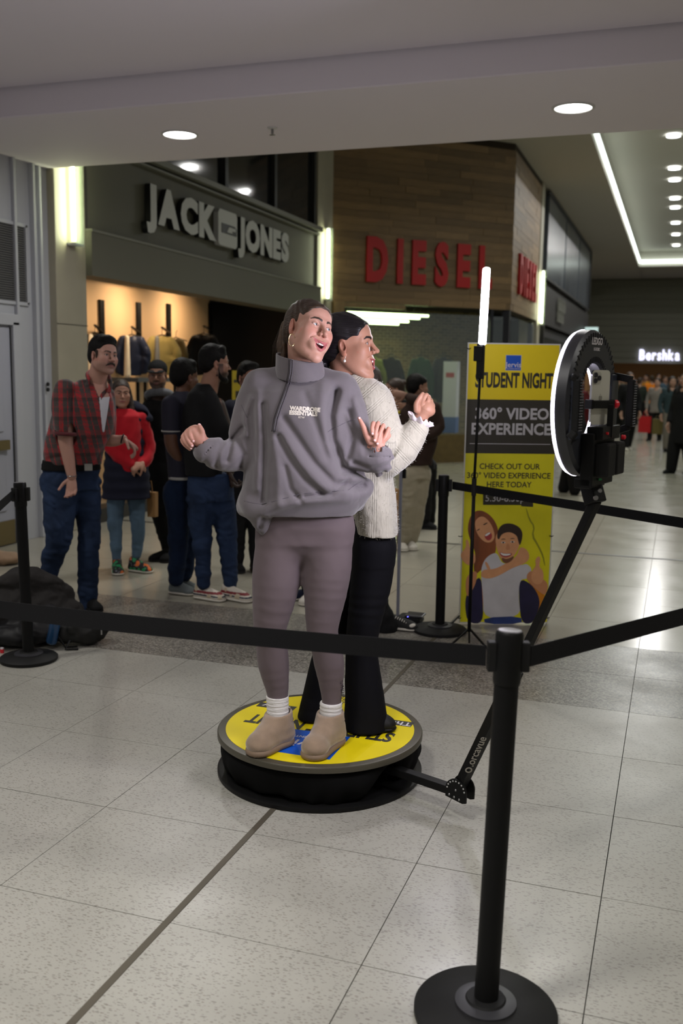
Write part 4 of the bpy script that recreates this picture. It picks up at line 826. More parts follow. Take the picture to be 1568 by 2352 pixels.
def surf_nets(F, lo, h):
    S = F < 0; n = F.shape; c = np.zeros((n[0] - 1, n[1] - 1, n[2] - 1), np.int8)
    for dx in (0, 1):
        for dy in (0, 1):
            for dz in (0, 1): c += S[dx:n[0] - 1 + dx, dy:n[1] - 1 + dy, dz:n[2] - 1 + dz]
    act = (c > 0) & (c < 8); I = np.argwhere(act); idx = np.full(act.shape, -1, np.int64); idx[act] = np.arange(len(I))
    acc = np.zeros((len(I), 3)); cnt = np.zeros(len(I)); V8 = {}
    for d in [(a, b, e) for a in (0, 1) for b in (0, 1) for e in (0, 1)]: V8[d] = F[I[:, 0] + d[0], I[:, 1] + d[1], I[:, 2] + d[2]]
    for d in V8:
        for ax in range(3):
            if d[ax] == 0:
                e = list(d); e[ax] = 1; e = tuple(e); a, b = V8[d], V8[e]; m = (a < 0) != (b < 0); t = np.where(m, a / np.where(m, a - b, 1), 0)
                p = np.array(d, float)[None, :].repeat(len(I), 0); p[:, ax] += t; acc += p * m[:, None]; cnt += m
    V = lo + (I + acc / np.maximum(cnt, 1)[:, None]) * h; Q = []
    for ax in range(3):
        o1, o2 = (ax + 1) % 3, (ax + 2) % 3; sa = [slice(None)] * 3; sb = [slice(None)] * 3; sa[ax] = slice(0, -1); sb[ax] = slice(1, None)
        A, B = S[tuple(sa)], S[tuple(sb)]; E = np.argwhere(A != B); E = E[(E[:, o1] > 0) & (E[:, o2] > 0) & (E[:, o1] < n[o1] - 1) & (E[:, o2] < n[o2] - 1)]
        if not len(E): continue
        ins = A[E[:, 0], E[:, 1], E[:, 2]]; q = []
        for a, b in ((0, 0), (-1, 0), (-1, -1), (0, -1)):
            J = E.copy(); J[:, o1] += a; J[:, o2] += b; q.append(idx[J[:, 0], J[:, 1], J[:, 2]])
        q = np.stack(q, 1); q[~ins] = q[~ins][:, ::-1]; Q.append(q)
    Q = np.concatenate(Q) if Q else np.zeros((0, 4), int); Q = Q[(Q >= 0).all(1)]
    return V, Q
def sdf_mesh(name, vols, mats, paint=None, relax=1):
    """one mesh from one or more volumes; paint(V) -> rgb per vertex stored in attribute Col"""
    Vs, Qs, Ms, o = [], [], [], 0
    for i, v in enumerate(vols):
        V, Q = v.build() if isinstance(v, Vol) else v
        if not len(Q): continue
        for _ in range(relax):      # light smoothing
            e = np.concatenate([Q[:, [0, 1]], Q[:, [1, 2]], Q[:, [2, 3]], Q[:, [3, 0]]]); s_ = np.zeros_like(V); c = np.zeros(len(V))
            for a, b in ((0, 1), (1, 0)): np.add.at(s_, e[:, a], V[e[:, b]]); np.add.at(c, e[:, a], 1)
            V = V * .5 + .5 * s_ / np.maximum(c, 1)[:, None]
        Vs.append(V); Qs.append(Q + o); Ms.append(np.full(len(Q), min(i, len(mats) - 1))); o += len(V)
    V = np.concatenate(Vs); Q = np.concatenate(Qs); M = np.concatenate(Ms)
    me = bpy.data.meshes.new(name); me.vertices.add(len(V)); me.vertices.foreach_set('co', V.astype(np.float32).ravel())
    me.loops.add(len(Q) * 4); me.loops.foreach_set('vertex_index', Q.astype(np.int32).ravel()); me.polygons.add(len(Q)); me.polygons.foreach_set('loop_start', np.arange(0, len(Q) * 4, 4, dtype=np.int32))
    me.polygons.foreach_set('use_smooth', np.ones(len(Q), bool))
    for m in mats: me.materials.append(m)
    me.polygons.foreach_set('material_index', M.astype(np.int32)); me.update(calc_edges=True)
    if paint is not None:
        c = paint(V); at = me.color_attributes.new('Col', 'FLOAT_COLOR', 'POINT'); at.data.foreach_set('color', np.concatenate([c, np.ones((len(c), 1))], 1).astype(np.float32).ravel())
    return me
def painted(name, rough=0.5, sub=0.0, bump=0.0, bscale=200, sheen=0.0, spec=0.5, stretch=(1, 1, 1), var=0.0):
    if name in MATS: return MATS[name]
    m = mat(name, (.5, .5, .5, 1), rough, bump=bump, bscale=bscale, sheen=sheen, spec=spec, sub=sub, stretch=stretch); nt = m.node_tree; p = nt.nodes['Principled BSDF']
    a = N(nt, 'ShaderNodeAttribute', attribute_name='Col'); nt.links.new(a.outputs['Color'], p.inputs['Base Color']); return m
def rotm(yaw=0, pitch=0, roll=0):
    """head turn in degrees: yaw + turns the face to the viewer's right, pitch + looks up, roll + tips the crown to the viewer's right"""
    return np.array(Matrix.Rotation(radians(yaw), 3, 'Z') @ Matrix.Rotation(radians(-pitch), 3, 'X') @ Matrix.Rotation(radians(roll), 3, 'Y'))
class Person:
    """local frame: x to the viewer's right, y away from the camera, z up; J() reads a photo pixel at depth offset dy"""
    def __init__(s, foot, label, z0=0.0):
        s.O = np.array([foot[0], foot[1], z0], float); a = atan2(foot[0], foot[1]); s.ex = np.array([cos(a), -sin(a), 0]); s.ey = np.array([sin(a), cos(a), 0]); s.rz = -a
        s.label = label; s.root = None; s.objs = []
    def J(s, px, py, dy=0.0):
        d = ray(px, py); p0 = s.O + s.ey * dy; t = (s.ey @ (p0 - CPOS)) / (s.ey @ d); P = CPOS + d * t - s.O; return np.array([P @ s.ex, P @ s.ey, P[2]])
    def px(s, P): q = s.O + s.ex * P[0] + s.ey * P[1] + np.array([0, 0, P[2]]) - CPOS; z = q @ _f; return 784 + FPX * (q @ _r) / z, 1176 - FPX * (q @ _u) / z, z
    def body(s, me, cat='person'):
        o = bpy.data.objects.new('person', me); COL.objects.link(o); o.location = s.O; o.rotation_euler = (0, 0, s.rz); tag(o, s.label, cat); s.root = o; return o
    def part(s, name, me, label=None, parent=None, scale=None):
        o = bpy.data.objects.new(name, me); COL.objects.link(o); o.parent = parent or s.root
        if label: o['label'] = label
        return o
def head_vol(h, c, R, sc=1.0, mouth=0.0, fem=1.0, nose=1.0, jaw=1.0, smile=0.0, ears=True, pinch=0.0, seed=0):
    """head with face; c = middle between the eyes' level inside the skull; face looks along -y before R is applied"""
    v = Vol(h, pad=.02); v.T = (np.array(c, float), R, sc)
    v.ell((0, .014, .034), (.0735, .092, .083), 0.01)
    v.ell((0, -.028, -.040), (.060 * jaw, .060, .070), .03)
    v.ell((0, -.044, .036), (.062, .047, .052), .02)
    cd = .013 * mouth
    v.limb([(-.055 * jaw, .004, -.050), (-.046 * jaw, -.022, -.078), (-.018, -.070, -.101 - cd), (.018, -.070, -.101 - cd), (.046 * jaw, -.022, -.078), (.055 * jaw, .004, -.050)], [.014, .016, .017, .017, .016, .014], .035)
    v.ell((0, -.082, -.104 - cd), (.016, .013, .013), .018)
    v.limb([(-.046, -.068, .017), (-.020, -.086, .021), (0, -.088, .019), (.020, -.086, .021), (.046, -.068, .017)], .008 * (1.35 - .35 * fem), .012)
    for s_ in (-1, 1):
        v.ell((s_ * .038, -.052, -.040), (.028, .034, .036), .03)
        v.ell((s_ * .040, -.064, -.024 + .005 * smile), (.022 + .002 * smile, .020, .018 + .002 * smile), .022)
        v.ell((s_ * .031, -.099, .001), (.018, .016, .0115), .010, True)
    # nose
    v.limb([(0, -.087, .014), (0, -.098, -.008), (0, -.108 - .002 * nose, -.026)], [.0075, .0078, .0090], .010)
    v.ell((0, -.110 - .003 * nose, -.031), (.0095 * nose, .010, .0088), .005)
    for s_ in (-1, 1):
        v.ell((s_ * .0125 * nose, -.100, -.034), (.0072, .010, .0078), .004); v.ell((s_ * .0065, -.107, -.0405), (.0034, .0060, .0036), .002, True)
    # eyelids round the eyeballs
    for s_ in (-1, 1):
        v.ell((s_ * .031, -.0760, .001), (.0156, .0146, .0142), .004)
        v.ell((s_ * .0315, -.092, .0003), (.0138, .0120, .0062 * (1 - .30 * smile)), .0018, True)
    # mouth
    zc = -.066
    if mouth > .05:
        mh = .017 * mouth; w_ = .0285 + .005 * smile; up = .010 * smile
        v.ell((0, -.084, -.068 - mh * .3), (w_ + .008, .019, mh * .7 + .014), .016)
        v.limb([(-w_ + .004, -.095, -.0655 + up * .8), (0, -.106, -.0700), (w_ - .004, -.095, -.0655 + up * .8)], [.0032, .0070, .0032], .003, True)
        v.ell((0, -.100, -.0715 - mh * .33), (w_ * .74, .026, mh * .64), .004, True)
        v.limb([(-w_, -.0835, -.0625 + up), (-.013, -.0985, -.0625 + up * .25), (0, -.1020, -.0630), (.013, -.0985, -.0625 + up * .25), (w_, -.0835, -.0625 + up)], [.0022, .0034, .0036, .0034, .0022], .003)
        v.limb([(-w_, -.0830, -.0635 + up), (-.017, -.0925, -.0700 - mh * .60), (0, -.0985, -.0735 - mh * 1.02), (.017, -.0925, -.0700 - mh * .60), (w_, -.0830, -.0635 + up)], [.0024, .0042, .0052, .0042, .0024], .003)
        for s_ in (-1, 1): v.limb([(s_ * .017, -.099, -.034), (s_ * (w_ + .007), -.084, -.050), (s_ * (w_ + .009), -.076, -.066)], .0014, .007, True)
    else:
        w_ = .022 + .005 * smile; u = .005 * smile
        v.ell((0, -.083, -.064), (.028, .018, .017), .014)
        v.limb([(-w_, -.086, zc + u), (-.010, -.0985, zc + .004), (0, -.1000, zc + .003), (.010, -.0985, zc + .004), (w_, -.086, zc + u)], [.0022, .0046, .0044, .0046, .0022], .004)
        v.limb([(-w_, -.085, zc + u - .001), (-.010, -.0960, zc - .007), (0, -.0975, zc - .008), (.010, -.0960, zc - .007), (w_, -.085, zc + u - .001)], [.0022, .0052, .0058, .0052, .0022], .004)
        v.limb([(-w_, -.0955, zc + u), (0, -.1075, zc - .0015), (w_, -.0955, zc + u)], .0012, .003, True)
    if ears:
        for s_ in (-1, 1):
            M_ = np.array(Matrix.Rotation(s_ * .35, 3, 'Z') @ Matrix.Rotation(-.15, 3, 'X'))
            v.ell((s_ * .0745, .004, -.010), (.0075, .0175, .030), .006, False, M_); v.ell((s_ * .072, .000, -.034), (.006, .009, .010), .004)
            v.ell((s_ * .0815, -.0005, -.004), (.0058, .0105, .0175), .003, True, M_); v.ell((s_ * .079, -.004, -.012), (.006, .006, .008), .003, True)
    return v
def Rx(a): return np.array(Matrix.Rotation(a, 3, 'X'))
def head_local(P, c, R, sc): return (P - np.array(c)) @ R / sc
def head_paint(P, c, R, sc, skin, lips=(.35, .08, .07), brow=(.02, .014, .01), mouth=0.0, smile=0.0, blush=.25, stubble=0.0, browth=.0042, lash=True, stub_col=(.05, .035, .03), brow_lift=0.0):
    Q = head_local(P, c, R, sc); x, y, z = np.abs(Q[:, 0]), Q[:, 1], Q[:, 2]; C = np.tile(np.array(skin, float), (len(P), 1))
    def mix(col, w_): nonlocal C; w_ = np.clip(w_, 0, 1)[:, None]; C = C * (1 - w_) + np.array(col, float) * w_
    front = y < -.045
    red = np.array(skin) * np.array([1.12, .72, .70])
    mix(red, blush * np.exp(-((x - .044) / .020) ** 2 - ((z + .028) / .018) ** 2) * front); mix(red, .5 * blush * np.exp(-(x / .012) ** 2 - ((z + .032) / .012) ** 2) * front)
    mix(red, blush * 1.2 * ((x > .070) & (np.abs(z + .008) < .035)))
    if stubble:
        m_ = np.clip((-z - .048) / .018, 0, 1) * np.clip((y + .02) / -.02 + 0, 0, 1); m2 = np.exp(-((z + .050) / .010) ** 2) * (x < .03) * front; m3 = np.exp(-((x - .062) / .012) ** 2) * (y < 0) * (y > -.05) * (z < .0) * (z > -.09)
        mix(stub_col, stubble * np.maximum(np.maximum(m_, m2), m3))
    # brows
    bx = np.array([.012, .026, .040, .050]); bz = np.array([.0185, .0235, .0240, .0180]) + brow_lift; zb = np.interp(x, bx, bz); browth_ = browth * 1.15; th = np.interp(x, [.010, .016, .040, .052], [browth_ * .9, browth_, browth_ * .8, browth_ * .35])
    mix(brow, 1.6 * np.clip(1 - (np.abs(z - zb) / th) ** 4, 0, 1) * (x > .010) * (x < .052) * (y < -.05))
    # eye line and dark lash line along the lid edge (liner)
    if lash:
        q = np.sqrt(((x - .0315) / .0152) ** 2 + ((z - .0008) / (.0076 * (1 - .28 * smile))) ** 2); mix((.03, .018, .014), .85 * np.clip(1 - np.abs(q - .92) / .20, 0, 1) * (y < -.06) * (z > -.001)); mix((.08, .04, .03), .35 * np.clip(1 - np.abs(q - .95) / .2, 0, 1) * (y < -.06))
    # lips
    if mouth > .05:
        mh = .017 * mouth; w_ = .0285 + .005 * smile; up = .010 * smile; t = np.clip(x / w_, 0, 1.2); zt = -.0625 + up * t ** 2 + .0046 * (1 - .5 * t); zb_ = -.0735 - mh * 1.02 - .0058 + (mh * 1.02 + .0115 + up) * t ** 2.2
        ins = np.clip((zt - z) / .0008, 0, 1) * np.clip((z - zb_) / .0008, 0, 1) * (x < w_ + .002) * (y < -.066); mix(lips, ins)
        cav = (z < zt - .0085) * (z > zb_ + .0085) * (x < w_ * .92) * (y > -.0925) * (y < -.05) * (y > -.095); mix((.09, .014, .016), cav * 1.0)
    else:
        w_ = .026 + .005 * smile; zm = -.0675 + .005 * smile * (x / w_) ** 2; q = np.sqrt((x / w_) ** 2 + ((z - zm) / .0090) ** 2); mix(lips, .9 * np.clip((1.0 - q) / .15, 0, 1) * (y < -.07))
        mix(np.array(lips) * .35, np.clip(1 - np.abs(z - (-.0665 + .005 * smile * (x / w_) ** 2)) / .0014, 0, 1) * (x < w_) * (y < -.075))
    return C
def eyes_mesh(c, R, sc, look=(0, 0), iris=(.10, .05, .02), h=None):
    """two eyeballs with painted iris and pupil, plus gaze direction in head space"""
    V, Fc, Cc = [], [], []; g = Vector((look[0], -1, look[1])).normalized()
    for s_ in (-1, 1):
        o = len(V); n, m_ = 14, 20; q = Vector((0, 0, 1)).rotation_difference(g)
        for i in range(n + 1):
            th = pi * i / n if i > 5 else (i / 5) ** 1.0 * pi * 5 / n
            for j in range(m_):
                a = 2 * pi * j / m_; d = q @ Vector((sin(th) * cos(a), sin(th) * sin(a), cos(th))); V.append(np.array((s_ * .031, -.0760, .001)) + np.array(d) * .0118)
                Cc.append((.01, .01, .01) if th < .25 else (iris if th < .60 else (.62, .58, .56)))
        Fc += [(o + i * m_ + j, o + i * m_ + (j + 1) % m_, o + (i + 1) * m_ + (j + 1) % m_, o + (i + 1) * m_ + j) for i in range(n) for j in range(m_)]
    V = np.array(V) * sc @ R.T + np.array(c); me = bpy.data.meshes.new('eyes'); me.from_pydata([tuple(v) for v in V], [], Fc); me.polygons.foreach_set('use_smooth', [True] * len(Fc))
    at = me.color_attributes.new('Col', 'FLOAT_COLOR', 'POINT'); at.data.foreach_set('color', np.c_[np.array(Cc), np.ones(len(Cc))].astype(np.float32).ravel()); me.materials.append(painted('eyeball', .12, spec=.6)); return me
def teeth_vols(h, c, R, sc, mouth=1.0, smile=1.0):
    t = Vol(h, .01); t.T = (np.array(c, float), R, sc); w_ = .0285 + .005 * smile; up = .010 * smile; mh = .017 * mouth
    for k in range(-5, 6):
        a = k / 5.0 * .86; x = w_ * a; y = -.0945 + .015 * a * a; t.box((x, y, -.0678 + up * a * a), (.0048 - .00025 * abs(k), .005, .0098 - .0006 * abs(k)), .0014, .0003, False, np.array(Matrix.Rotation(a * .8, 3, 'Z')))
    u = Vol(h, .01); u.T = t.T; u.ell((0, -.079, -.0735 - mh * .62), (.014, .016, .0050), .004)
    l = Vol(h, .01); l.T = t.T
    for k in range(-3, 4):
        a = k / 3.6; x = w_ * .60 * a; y = -.0890 + .008 * a * a; l.box((x, y, -.0715 - mh * .82 + .004 * a * a), (.0042, .004, .0045), .0012, .0003, False, np.array(Matrix.Rotation(a * .6, 3, 'Z')))
    return t, u, l
M_SKIN = painted('skin', .50, spec=.38, bump=.06, bscale=220, sub=.12)
def gfold(P, pts, w_, A_, ymax=.05):
    """soft valley (A_>0) or ridge (A_<0) along a line seen from the front"""
    x, z = P[:, 0], P[:, 2]; D = np.full(len(P), 9.0)
    for a, b in zip(pts[:-1], pts[1:]):
        ax_, az = a[0], a[2]; bx, bz = b[0] - ax_, b[2] - az; t = np.clip(((x - ax_) * bx + (z - az) * bz) / (bx * bx + bz * bz + 1e-9), 0, 1); D = np.minimum(D, np.hypot(x - ax_ - t * bx, z - az - t * bz))
    return A_ * np.exp(-(D / w_) ** 2) * (P[:, 1] < ymax)
def hair_mat(name, col, rough=.36, st=(5, 5, .5), bump=.6, var=.45, sc_=45):
    return mat(name, (*col, 1), rough, var=var, vscale=sc_, stretch=st, bump=bump, bscale=sc_, spec=.28)
def strands(pts_list, r=.0008, seg=3):
    m_ = MB()
    for p in pts_list: m_.tube(p, r, seg)
    return m_
# ================================================================ PEOPLE
from mathutils.bvhtree import BVHTree
def bvh_of(me): return BVHTree.FromPolygons([v.co[:] for v in me.vertices], [p.vertices[:] for p in me.polygons])
def stick(bv, pts, off=.0015, d=(0, 1, 0)):
    out = []; d = Vector(d).normalized()
    for p in pts:
        p = Vector(p); h = bv.ray_cast(p - d * .6, d); q = h[0] if h[0] is not None else (out[-1] if out else p); out.append(Vector(q) - d * off)
    return out
def stick_text(bv, s, c, size, tilt, m, off=.0012, **k):
    me = text_mesh(s, size, 0.0, **k); bm = bmesh.new(); bm.from_mesh(me); bmesh.ops.subdivide_edges(bm, edges=[e for e in bm.edges if e.calc_length() > .012], cuts=1); bm.to_mesh(me); bm.free()
    R = Matrix.Rotation(tilt, 3, 'Y')
    for v in me.vertices:
        q = R @ Vector((v.co.x, 0, v.co.y)); p = Vector(c) + q; v.co = stick(bv, [p], off)[0]
    me.materials.clear(); me.materials.append(m); me.name = 'lettering'; return me
def flatten_m(o_, pts_): return [tuple(p) for p in pts_]
def lerp(a, b, t): return np.array(a) * (1 - t) + np.array(b) * t
def finger(v, pts, r0=.0082, r1=.0062, k=.003):
    n = len(pts); v.limb(pts, [r0 + (r1 - r0) * i / (n - 1) for i in range(n)], k, smooth=3)
M_NAIL = mat('nail', srgb(235, 190, 190), .2)
def shoe(P, heel, toe, w_=.045, hh=.075, m_up=None, m_sole=None, name='shoe', label=None, up=0.0, h=.006, collar=.042, sole=.022):
    """low shoe from heel to toe (local points on the floor)"""
    heel, toe = np.array(heel, float), np.array(toe, float); d = toe - heel; L = np.linalg.norm(d); d /= L; z = np.array([0, 0, 1.0]); s_ = np.cross(d, z); s_ /= np.linalg.norm(s_)
    v = Vol(h, .015); p = lambda a, b, c: heel + d * a * L + s_ * b + z * (c + up)
    v.limb([p(.12, 0, .035), p(.45, 0, .036), p(.80, 0, .030)], [w_ * .76, w_ * .86, w_ * .80], .02, flat=((0, 0, 1), .8)); v.ell(p(.86, 0, .026), (w_ * .9, w_ * .9, .026), .02)
    v.limb([p(.12, 0, .04), p(.14, 0, hh)], [w_ * .74, collar * .86], .02); v.limb([p(.25, 0, hh * .9), p(.75, 0, .045)], [w_ * .62, w_ * .5], .025); v.plane(heel + z * (up + .012), (0, 0, -1))
    me = sdf_mesh('shoe', [v], [m_up]); o = P.part(name, me, label)
    u = Vol(h * .9, .012); u.limb([p(.13, 0, .012), p(.45, 0, .012), p(.86, 0, .012)], [w_ * .92, w_ * .98, w_ * 1.0], .01, flat=((0, 0, 1), .30)); u.plane(heel + z * (up + sole), (0, 0, 1)); u.plane(heel + z * (up + .0005), (0, 0, -1))
    P.part('sole', sdf_mesh('sole', [u], [m_sole]), parent=o); return o
def obj_part(P, name, mb, m, smooth=False, label=None, parent=None):
    return P.part(name, mesh(name, mb, m, smooth), label, parent)
# ---------------------------------------------------------------- woman in grey sweatshirt
A = Person(on_floor(690, 1712, PZ)[:2], 'laughing woman in grey half zip sweatshirt and mauve leggings standing on the platform', PZ + .0012)
J = A.J; SK1 = (.50, .270, .205)
RA = rotm(38.2, 6, 16.4); CA = J(706.4, 757.8, -.02); SA = .965
hv = head_vol(.0019, CA, RA, SA, mouth=1.0, smile=1.0, jaw=.98)
nk = Vol(.004, .02); base = J(690, 905, .02)
hv.limb([hv._tp((0, .03, -.04)), ], .01) if False else None
hvT = hv.T; hv.T = None; neck_top = CA + RA @ np.array((0, .02, -.06)) * SA
hv.limb([neck_top, lerp(neck_top, base, .5), base], [.052, .049, .056], .02)
hv.clip = (np.array([CA[0] - .16, CA[1] - .18, CA[2] - .20]), np.array([CA[0] + .16, CA[1] + .18, CA[2] + .2]))
bt = Vol(.009, .03)     # body under the clothes
shL, shR = J(592, 885, .03), J(785, 890, .03); elL, elR = J(548, 1035, .0), J(795, 1050, .02); wrL, wrR = J(462, 1016, -.10), J(868, 1026, -.10)
bt.tors([(*J(700, 1238, .02)[:1], .02, J(700, 1238, .02)[2], .12, .08), (J(700, 1190, .02)[0], .02, J(700, 1190, .02)[2], .13, .085), (J(696, 1080, .02)[0], .02, J(696, 1080, .02)[2], .115, .085), (J(690, 960, .02)[0], .02, J(690, 960, .02)[2], .14, .10), (J(688, 890, .03)[0], .03, J(688, 890, .03)[2], .12, .07)], .03)
bt.limb([shL, elL, wrL], [.045, .036, .026], .03); bt.limb([shR, elR, wrR], [.045, .036, .026], .03); bt.limb([J(690, 880, .03), J(690, 915, .03)], [.05, .06], .03)
legA = [J(645, 1235, .02), J(632, 1350, .0), J(620, 1440, -.005), J(628, 1520, .015), J(637, 1600, .02), J(640, 1665, .01)]
legB = [J(752, 1235, .02), J(749, 1350, .0), J(740, 1440, -.005), J(756, 1520, .015), J(761, 1600, .02), J(762, 1690, .01)]
for lg in (legA, legB): bt.limb(lg, [.060, .055, .040, .038, .028, .026], .03)
hands = []
def handA():
    v = Vol(.0021, .012); w_ = J(463, 1018, -.10); v.limb([J(470, 1024, -.095), w_, J(456, 1008, -.105)], [.022, .023, .025], .01)
    v.limb([J(457, 1006, -.10), J(447, 994, -.098)], [.026, .027], .012); v.limb([J(449, 985, -.085), J(438, 990, -.085), J(430, 1000, -.085), J(428, 1008, -.088)], [.0135, .014, .0135, .0125], .010)
    finger(v, [J(450, 982, -.09), J(438, 986, -.108), J(437, 1002, -.124), J(444, 1013, -.122)], .0092, .0072); finger(v, [J(441, 984, -.088), J(427, 994, -.108), J(432, 1012, -.124), J(441, 1024, -.120)], .0092, .0072)
    finger(v, [J(433, 990, -.088), J(420, 1003, -.104), J(427, 1018, -.118), J(439, 1029, -.112)], .0088, .0068); finger(v, [J(428, 998, -.088), J(418, 1010, -.098), J(424, 1022, -.106), J(436, 1032, -.104)], .0078, .006)
    finger(v, [J(464, 1006, -.112), J(464, 992, -.118), J(460, 982, -.116), J(457.5, 976, -.112)], .0125, .0062, .008); return v
def handB():
    v = Vol(.0021, .012); v.limb([J(868, 1036, -.10), J(868, 1022, -.10), J(866, 1010, -.10)], [.023, .025, .027], .012); v.limb([J(856, 1006, -.095), J(868, 1000, -.09), J(882, 1004, -.092)], [.019, .021, .018], .012)
    v.limb([J(860, 984, -.082), J(870, 984, -.08), J(882, 992, -.08), J(891, 1000, -.084)], [.0125, .013, .012, .011], .010)
    for a in ([(859, 985, -.085), (857, 972, -.10), (854, 984, -.12), (855, 997, -.124)], [(868, 984, -.083), (868, 972, -.098), (863, 992, -.124), (860, 1012, -.126)], [(878, 988, -.083), (880, 977, -.096), (872, 997, -.122), (866, 1020, -.124)], [(888, 996, -.086), (892, 985, -.096), (884, 1004, -.116), (874, 1019, -.114)]): finger(v, [J(*q) for q in a], .0088, .0066)
    finger(v, [J(850, 1014, -.105), J(842, 1000, -.108), J(833, 978, -.104), J(824.5, 961, -.10)], .0150, .0064, .008); return v
hA, hB = handA(), handB()
SKA = lambda V: head_paint(V, CA, RA, SA, SK1, (.42, .13, .13), (.035, .022, .015), 1.0, 1.0, .45)
red_h = np.array(SK1) * np.array([1.02, .93, .93])
def paintA(V):
    C = head_paint(V, CA, RA, SA, SK1, (.42, .13, .13), (.035, .022, .015), 1.0, 1.0, .45); far = V[:, 2] < CA[2] - .25; C[far] = red_h; return C
A.body(sdf_mesh('person', [hv, bt, hA, hB], [M_SKIN], paintA)); bpy.data.objects[A.root.name].data.name = 'person'
A.part('eyes', eyes_mesh(CA, RA, SA, (.35, .05), (.16, .22, .26)))
t1, t2, t3 = teeth_vols(.0011, CA, RA, SA); M_TEETH = mat('teeth', srgb(240, 236, 228), .2); M_TONG = mat('tongue', srgb(200, 80, 90), .35)
A.part('teeth', sdf_mesh('teeth', [t1, t3], [M_TEETH])); A.part('tongue', sdf_mesh('tongue', [t2], [M_TONG]))
nl = MB()
for p_, d_ in (((444, 1013, -.130), 0), ((441, 1024, -.127), 0), ((439, 1030, -.119), 0), ((457.5, 975, -.117), 1), ((855, 996, -.131), 0), ((860, 1011, -.133), 0), ((866.5, 1019, -.131), 0), ((824.5, 960, -.106), 1)):
    q = J(*p_); nl.lathe([(.0001, .0022), (.003, .0018), (.0046, 0.0), (.004, -.001)], q, (0, -1, .3), 10, cap=False)
s = obj_part(A, 'nails', nl, M_NAIL, True); s['kind'] = 'stuff'
# leggings
M_LEG = mat('mauve_leggings', srgb(98, 86, 89), .72, bump=.04, bscale=700, sheen=.08, spec=.25)
lv = Vol(.0048, .03)
def sec(P, py, xl, xr, ry, dy=0.0, tw=0.0):
    a, b = P.J(xl, py, dy), P.J(xr, py, dy); return ((a[0] + b[0]) / 2, dy, (a[2] + b[2]) / 2, (b[0] - a[0]) / 2, ry, tw)
lv.tors([sec(A, 1240, 600, 800, .095, .02), sec(A, 1205, 592, 810, .112, .02), sec(A, 1160, 598, 806, .112, .02), sec(A, 1110, 610, 790, .105, .02)], .03, n=2.3)
lv.limb([J(644, 1225, .02), J(635, 1300, .01), J(631, 1360, .0), J(620, 1440, -.005), J(623, 1475, .006), J(628, 1525, .018), J(636, 1580, .022), J(638, 1615, .02)], [.088, .090, .086, .064, .060, .060, .045, .036], .035)
lv.limb([J(755, 1225, .02), J(752, 1300, .01), J(747, 1360, .0), J(740, 1440, -.005), J(746, 1475, .006), J(756, 1525, .018), J(761, 1585, .022), J(761, 1625, .02)], [.090, .092, .082, .062, .058, .058, .043, .035], .035)
lv.ell(J(698, 1245, .02), (.085, .085, .055), .05)
lv.limb([J(697, 1258, -.12), J(697, 1300, -.07)], [.004, .008], .03, True)
lv.disp(lambda P: .0007 * noise3(P * 40, 3))
me_l = sdf_mesh('leggings', [lv], [M_LEG], relax=2); lg_o = A.part('leggings', me_l)
bl = bvh_of(me_l)
sm_pts = stick(bl, [J(700, y, 0) for y in range(1180, 1245, 8)], .0005); 
A.part('lettering', stick_text(bl, 'GYMSHARK', J(783, 1590, 0), .0185, radians(84), mat('legging_print', srgb(60, 52, 58), .6), spacing=1.0, bold=.0002), parent=lg_o)
A.part('lettering', stick_text(bl, 'mm', J(798, 1164, 0), .012, radians(15), MATS['legging_print']), parent=lg_o)
